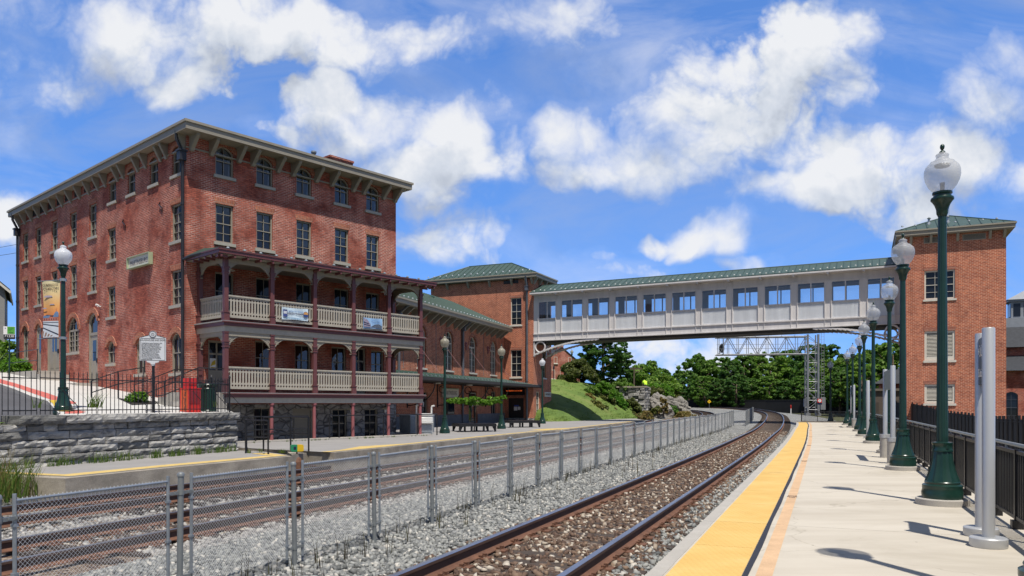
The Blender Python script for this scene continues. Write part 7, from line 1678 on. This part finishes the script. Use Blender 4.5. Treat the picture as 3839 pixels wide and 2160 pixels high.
shrub('bright green bush with thin stems below the tall tree on the bank',U(2265,83),83,1.7,1.25,2.9,4200,.15,m_leafD,62,'bushes on the bank',nc=16)
shrub('mid green bush at the top edge left of the abutment',U(2330,87),87,2.9,1.3,1.5,4200,.14,m_leafA,63,'bushes on the bank')
shrub('bright green scrub hanging over the rocks left of the abutment',U(2312,83.5),83.5,.7,1.15,1.9,4200,.13,m_leafD,64,'bushes on the bank')
shrub('olive scrub against the left face of the abutment wall',U(2368,84),84,.0,1.1,2.3,4200,.12,m_leafC,65,'bushes on the bank')
shrub('low brown green scrub at the foot of the bank beside the lawn edge',U(2225,79),79,.9,1.1,1.0,2600,.11,m_leafC,66,'bushes on the bank')
shrub('dry reddish scrub growing in front of the abutment corner',U(2420,84.2),84.2,-.3,.9,1.1,2200,.10,m_straw,67,'bushes on the bank')
shrub('wide leafy bush behind the rocks under the slope lamp',U(2480,104),104,2.6,2.6,3.0,6000,.20,m_leafA,68,'bushes above the rock face')
shrub('dense bush covering the rock top right of the person',U(2470,97),97,2.3,1.9,2.0,5000,.16,m_leafD,69,'bushes above the rock face')
shrub('pale leaved bush crowning the slope behind the person',U(2415,118),118,4.2,3.0,4.2,6500,.24,m_leafA,70,'bushes above the rock face')
shrub('dry yellow grass clump on the ballast beside the rock face end',U(2560,93),93,-.3,1.6,.9,2600,.10,m_straw,71,'bushes above the rock face')
shrub('ivy like brown creeper hanging beside the abutment corner',17.2,87.2,.2,.55,2.6,1800,.09,m_straw,72,'bushes above the rock face')
shrub('dark bush against the far left corner of the hotel',-30.6,46.4,3.3,1.3,2.35,4200,.10,m_leafA,73,'plants by the hotel')
shrub('bright low ground cover in front of the dark bush by the grey house',-28.9,44.0,3.15,1.7,.95,4200,.09,m_leafD,74,'plants by the hotel')
shrub('small spiky shrub growing in the mulch bed by the steps',-14.3,29.3,1.5,.42,.55,1100,.055,m_leafD,75,'plants by the hotel')
for i,(u,Y,z,w,h,m,lb_) in enumerate([(2205,80.5,1.9,.8,.7,m_straw,'dry tan brush high on the bank under the olive bush'),(2248,80,.7,.9,.9,m_leafC,'olive brush in the middle of the rocky bank'),(2285,81.5,.35,.8,.8,m_straw,'dry tan brush low on the rocky bank'),(2330,84.5,.3,1.0,1.5,m_leafA,'green scrub low beside the left end of the abutment'),(2300,84.5,2.0,1.0,1.2,m_leafA,'green scrub halfway up the bank below the lamp lawn'),(2392,83.6,-.2,.8,.7,m_straw,'dry grass at the foot of the abutment wall'),(2500,91,-.4,.9,.6,m_straw,'dry grass at the foot of the boulders'),(2455,93,2.6,1.1,1.0,m_leafC,'brown green brush sprouting on top of the crag'),(2530,101,1.7,1.2,1.0,m_leafC,'brush sprouting on the right boulder'),(2472,88,.3,.9,1.1,m_leafC,'olive creeper spreading over the face of the crag'),(2512,93,.2,1.0,1.2,m_leafA,'green scrub between the two boulders'),(2270,82.5,1.4,1.1,1.1,m_leafC,'olive scrub in the upper middle of the bank'),(2215,82,2.6,.9,.8,m_leafA,'small green scrub right under the olive bush')]):
    shrub(lb_,U(u,Y),Y,z,w,h,1700,.10,m,90+i,'bushes on the bank',nc=22)
# young tree growing through the bench
yt=thing('young_tree','thin young tree with a flat spreading crown growing through the black bench','tree',(-2.15,43.6,ZU))
mb=MB(); mb.tube([(0,0,0),(.04,0,.8),(.12,0,1.35),(.2,.05,1.75)],[.035,.03,.025,.02],8)
for an,L in ((0,1.5),(2.9,1.45),(1.3,.9),(4.4,.95),(.6,1.2),(3.6,1.2)): mb.tube([(.14,0,1.4),(.14+L*.5*math.cos(an),L*.5*math.sin(an),1.72),(.14+L*math.cos(an),L*math.sin(an),1.85)],[.02,.012,.004],5)
mb.build('trunk',m_bark,yt,smooth=True)
def flat(rg):
    c=[];r=[]
    for an,L in ((0,1.5),(2.9,1.45),(1.3,.9),(4.4,.95),(.6,1.2),(3.6,1.2),(.2,.8),(3.1,.8)):
        for q in (.45,.7,.9,1.05): c.append((.14+L*q*math.cos(an)+rg.uniform(-.1,.1),L*q*math.sin(an),1.60+.2*q+rg.uniform(-.13,.14))); r.append(rg.uniform(.12,.24))
    return np.array(c),np.array(r)
V,Fi=leaves(2300,flat,.085,81,.5); ob('foliage',leafmesh('foliage',V,Fi,m_leafD),yt)
# brick house on the plateau, utility pole, slope lamp with banner, thin pole, person
bh=thing('brick_house','old red brick gabled house with a chimney on the plateau behind the olive bush','building',(U(2066,118)-.0,118,4.2),R(28))
mb=MB(); gw=5.4; mb.poly([(-1.6,0,0),(gw,0,0),(gw,0,3.5),(1.9,0,5.9),(-1.6,0,3.5)]); mb.quad((gw,0,0),(gw,9,0),(gw,9,3.5),(gw,0,3.5)); mb.quad((-1.6,9,0),(-1.6,0,0),(-1.6,0,3.5),(-1.6,9,3.5)); mb.build('wall',m_hbrick,bh)
mb=MB(); mb.prism([(-1.9,-.1,3.3),(1.9,-.1,5.95),(1.9,-.1,6.1),(-1.9,-.1,3.5)],(0,9.3,0)); mb.prism([(gw+.3,-.1,3.3),(1.9,-.1,5.95),(1.9,-.1,6.1),(gw+.3,-.1,3.5)],(0,9.3,0)); mb.build('roof',m_slate,bh)
mb=MB(); mb.box(1.3,2.5,.4,1.3,5.2,7.3); mb.build('chimney',m_hbrick,bh)
for x in (.8,3.4): window(bh,(x,-.08,3.5),0,.6,1.0,0,'21',frame=m_cream,sillm=m_cream)
for x in (.3,2.0,3.8): window(bh,(x,-.08,1.1),0,.8,1.4,0,'22',frame=m_cream,sillm=m_cream)
up=thing('utility_pole','brown wooden utility pole with crossarms on the slope behind','utility pole',(U(2377,112),112,1.45)); mb=MB(); mb.tube([(0,0,-1),(0,0,5.4)],[.15,.11],8); mb.build('pole',m_bark,up); mb=MB(); mb.box(-1.15,1.15,-.08,.08,5.0,5.2); mb.box(-.8,.8,-.08,.08,4.6,4.75)
for x in (-1.05,-.5,.5,1.05): mb.lathe([(.05,5.2),(.06,5.38)],6,c=(x,0))
mb.build('crossarm',m_bark,up)
lamp('small street lamp with a hanging banner on the slope above the abutment',U(2395,140),140,3.9,GLY,False,None,.88)
b2=thing('street_banner','small faded orange and white banner hanging from the slope lamp','banner',(U(2395,140),140,3.9),0); mb=MB(); mb.box(-.68,-.14,-.01,.01,2.05,3.45); mb.build('sheet',mk('faded_banner',(.62,.60,.58),.7,var=.1),b2); mb=MB(); mb.box(-.68,-.14,-.016,-.011,2.6,3.4); mb.build('printed_sky',mk('faded_orange_print',(.66,.38,.18),.7,var=.2),b2); mb=MB(); mb.tube([(0,0,2.05),(-.7,0,2.05)],.015,5); mb.tube([(0,0,3.45),(-.7,0,3.45)],.015,5); mb.build('banner_arm',m_black,b2)
lamp('street lamp whose globe shows between the brick house and the tall tree',U(2144,112),112,4.3,GLY,False,None,.98)
bo=thing('bollard_light','slim dark bollard post in front of the brick house','bollard',(U(2076,104),104,4.2)); mb=MB(); mb.lathe([(.06,0),(.06,1.9),(.12,1.95),(.12,2.3),(.03,2.4)],8); mb.build('post',m_black,bo)
sr=thing('small_house','small pale house with a dark slate hipped roof below the far trees','building',(U(2527,150),150,2.6),0); mb=MB(); mb.box(0,3.0,0,4,0,1.75); mb.build('wall',m_wpaint,sr); mb=MB(); mb.poly([(-.3,-.3,1.75),(3.3,-.3,1.75),(2.0,2,2.75),(1.0,2,2.75)]); mb.poly([(-.3,4.3,1.75),(-.3,-.3,1.75),(1,2,2.75)]); mb.poly([(3.3,-.3,1.75),(3.3,4.3,1.75),(2,2,2.75)]); mb.build('roof',m_slate,sr); mb=MB(); mb.tube([(1.4,2,2.6),(1.4,2,3.7)],.04,5); mb.tube([(1.0,2,3.4),(1.8,2,3.4)],.04,5); mb.build('roof_antenna',m_mast,sr)
# person in a hi-vis shirt, stooping away from the camera in the bushes
me=bpy.data.meshes.new('person'); 
J=[(0,0,.92,.15),(0,.10,1.12,.165),(0,.30,1.34,.18),(0,.44,1.42,.09),(0,.52,1.46,.095),(0,.60,1.46,.09),(-.1,0,.86,.10),(-.12,.05,.48,.07),(-.12,-.02,.08,.05),(-.12,.12,.04,.045),(.1,0,.86,.10),(.13,.02,.48,.07),(.13,-.05,.08,.05),(.13,.09,.04,.045),(-.21,.33,1.34,.075),(-.27,.42,1.06,.05),(-.22,.56,.86,.04),(.21,.33,1.34,.075),(.28,.40,1.06,.05),(.23,.55,.87,.04)]
Eg=[(0,1),(1,2),(2,3),(3,4),(4,5),(0,6),(6,7),(7,8),(8,9),(0,10),(10,11),(11,12),(12,13),(2,14),(14,15),(15,16),(2,17),(17,18),(18,19)]
for sgn,hi_ in ((-1,16),(1,19)):
    hx,hy,hz,_=J[hi_]
    for k in range(5):
        J.append((hx+sgn*(-.03+.018*k),hy+.05,hz-.03-.01*(k in(1,2,3)),.011)); Eg.append((hi_,len(J)-1)); J.append((hx+sgn*(-.034+.02*k),hy+.075,hz-.07-.012*(k in (1,2,3)),.009)); Eg.append((len(J)-2,len(J)-1))
me.from_pydata([j[:3] for j in J],Eg,[]); po=bpy.data.objects.new('tmp',me); COL.objects.link(po); sm=po.modifiers.new('s','SKIN'); 
for v,j in zip(me.skin_vertices[0].data,J): v.radius=(j[3],j[3])
me.skin_vertices[0].data[0].use_root=True; ss=po.modifiers.new('u','SUBSURF'); ss.levels=2; ss.render_levels=2
dg=bpy.context.evaluated_depsgraph_get(); pm=bpy.data.meshes.new_from_object(po.evaluated_get(dg)); bpy.data.objects.remove(po)
pm.materials.clear(); skin=mk('skin',(.42,.24,.17),.6,var=.05); jean=mk('dark_trousers',(.03,.035,.06),.8,var=.1); hv=mk('hi_vis_fabric',(.50,.80,.03),.7,var=.06)
for m in (skin,jean): pm.materials.append(m)
for p in pm.polygons:
    p.use_smooth=True; p.material_index = 1 if p.center.z<.93 and abs(p.center.x)<.2 and p.center.y<.3 else 0
pe=ob('person',pm,None,(U(2421,94.0),94.0,2.85),R(10)); tag(pe,'person in a neon yellow work shirt stooping among the bushes above the rocks','person')
# shirt: offset shell over the torso and upper arms
sv=[];sf=[];idx={}
for p in pm.polygons:
    c=p.center
    if (.95<c.z and c.y<.46) and not(abs(c.x)>.2 and c.z<1.12):
        f=[]
        for vi in p.vertices:
            if vi not in idx: idx[vi]=len(sv); v=pm.vertices[vi]; sv.append(tuple(v.co+v.normal*.03))
            f.append(idx[vi])
        sf.append(f)
sm_=bpy.data.meshes.new('shirt'); sm_.from_pydata(sv,[],sf); sm_.materials.append(hv); sm_.polygons.foreach_set('use_smooth',[True]*len(sm_.polygons)); ob('shirt',sm_,pe)
mb=MB(); mb.T=Matrix.Translation((0,.58,1.49)); mb.lathe([(.0,-.02),(.1,-.02),(.1,.04),(.06,.1),(.0,.11)],14,cap=False); mb.build('hair',m_brown,pe,smooth=True)
# overhead wires far left
for i,(z0,z1) in enumerate(((11.6,10.9),(11.2,10.4))): 
    mb=MB(); mb.tube([(-80,85,z0+3),(-29.2,45.4,z1)],.012,4); tag(mb.build('overhead_wire',m_black),['upper thin black service wire reaching the hotel corner from the left','lower thin black service wire reaching the hotel corner from the left'][i],'wire','service wires')
# ------------------------------------------------------------------ weeds and grasses (countless)
def blades(name,mat,spots,seed,hh=(.15,.45),nper=40,spread=.18,wd=.008,lean=.35):
    rg=np.random.default_rng(seed); V=[]; 
    for (x,y,z,k) in spots:
        m=int(nper*k); an=rg.uniform(0,6.28,m); q=spread*k**.5*np.sqrt(rg.uniform(0,1,m)); bx,by=x+q*np.cos(an),y+q*np.sin(an); h=rg.uniform(*hh,m)*(.6+.4*k); la=rg.uniform(0,6.28,m); ln=h*lean*rg.uniform(.3,1.3,m)
        pa=rg.uniform(0,6.28,m); wx,wy=wd*np.cos(pa),wd*np.sin(pa); zz=np.full(m,z)
        mx,my=bx+ln*.35*np.cos(la),by+ln*.35*np.sin(la); tx,ty=bx+ln*np.cos(la),by+ln*np.sin(la)
        V.append(np.stack([np.stack([bx-wx,by-wy,zz],1),np.stack([bx+wx,by+wy,zz],1),np.stack([mx+wx*.8,my+wy*.8,zz+h*.6],1),np.stack([mx-wx*.8,my-wy*.8,zz+h*.6],1)],1)); V.append(np.stack([np.stack([mx-wx*.8,my-wy*.8,zz+h*.6],1),np.stack([mx+wx*.8,my+wy*.8,zz+h*.6],1),np.stack([tx+wx*.1,ty+wy*.1,zz+h],1),np.stack([tx-wx*.1,ty-wy*.1,zz+h],1)],1))
    V=np.concatenate(V).reshape(-1,3); return struct(ob(name,leafmesh(name,V,np.arange(len(V),dtype=np.int32),mat)),'stuff')
r=random.Random(21)
sp=[(*wl(-12.5+12.3*i/46+r.uniform(-.1,.1),-.12-r.uniform(0,.18)),ZL,r.uniform(.25,1.0)) for i in range(46) if r.random()<.85]
blades('weeds',m_weed,sp,1,(.12,.38),34,.16)
sp=[(-11.5+r.uniform(-1.4,.75),17.0+r.uniform(-1.2,.8)+.0,-.62,r.uniform(.7,1.5)) for i in range(26)]
blades('tall_weeds',m_weed,sp,2,(.3,.85),30,.3,.011,.5); blades('dry_grass',m_straw,[(x-.1,y-.1,z,k) for x,y,z,k in sp[:22]],3,(.5,1.2),24,.3,.006)
sp=[]
for i in range(150):
    s=s_at_y(7+50*r.random()**1.3); w=fw(s)+r.gauss(.1,.22); x,y=off(s,w); sp.append((x,y,zt(y)+bprof(w),r.uniform(.1,.6)))
blades('dry_weeds',m_dry,sp,4,(.10,.55),14,.10,.005,.18)
sp=[]
for i in range(60):
    s=s_at_y(12+32*r.random()); w=-1.25-r.random()*1.0; x,y=off(s,w); sp.append((x,y,zt(y)+bprof(w),.16))
blades('dry_weeds',m_dry,sp,5,(.3,.8),10,.05,.006,.06)
sp=[(*wl(a,.15),1.36,k) for a,k in ((-5.9,1.4),(-5.75,1.2),(-7.6,.5),(-1.0,.3))]; blades('weeds',m_weed,sp,6,(.12,.42),22,.13,.012,.6)
sp=[hw(r.uniform(.2,11),-2.72+r.uniform(-.05,.05),ZU+.0)+(r.uniform(.1,.4),) for i in range(40)]; blades('weeds',m_weed,sp,7,(.05,.15),24,.1)
sp=[(*wl(-8.6-r.random()*6,.35+r.random()*.25),1.0,r.uniform(.5,1)) for i in range(40)]; blades('weeds',m_weed,sp,8,(.1,.25),40,.2)
sp=[(-7.8,26.0,ZL,.8),(-8.9,26.0,ZL,.5),(-8.6,26.3,ZL,.6)]; blades('weeds',m_weed,sp,9,(.08,.2),40,.15)
r2=np.random.default_rng(5)
sp=[]
for i in range(500):
    k=r.randrange(len(foot)-1); u=r.random(); v=r.random()**1.2; a=Vector(foot[k]).lerp(Vector(foot[k+1]),u); b=Vector(crest[k]).lerp(Vector(crest[k+1]),u); p=a.lerp(b,v); sp.append((p.x,p.y,p.z+.06*math.sin(v*3),1))
blades('lawn_grass',m_weed,sp,10,(.06,.16),26,.45,.012)
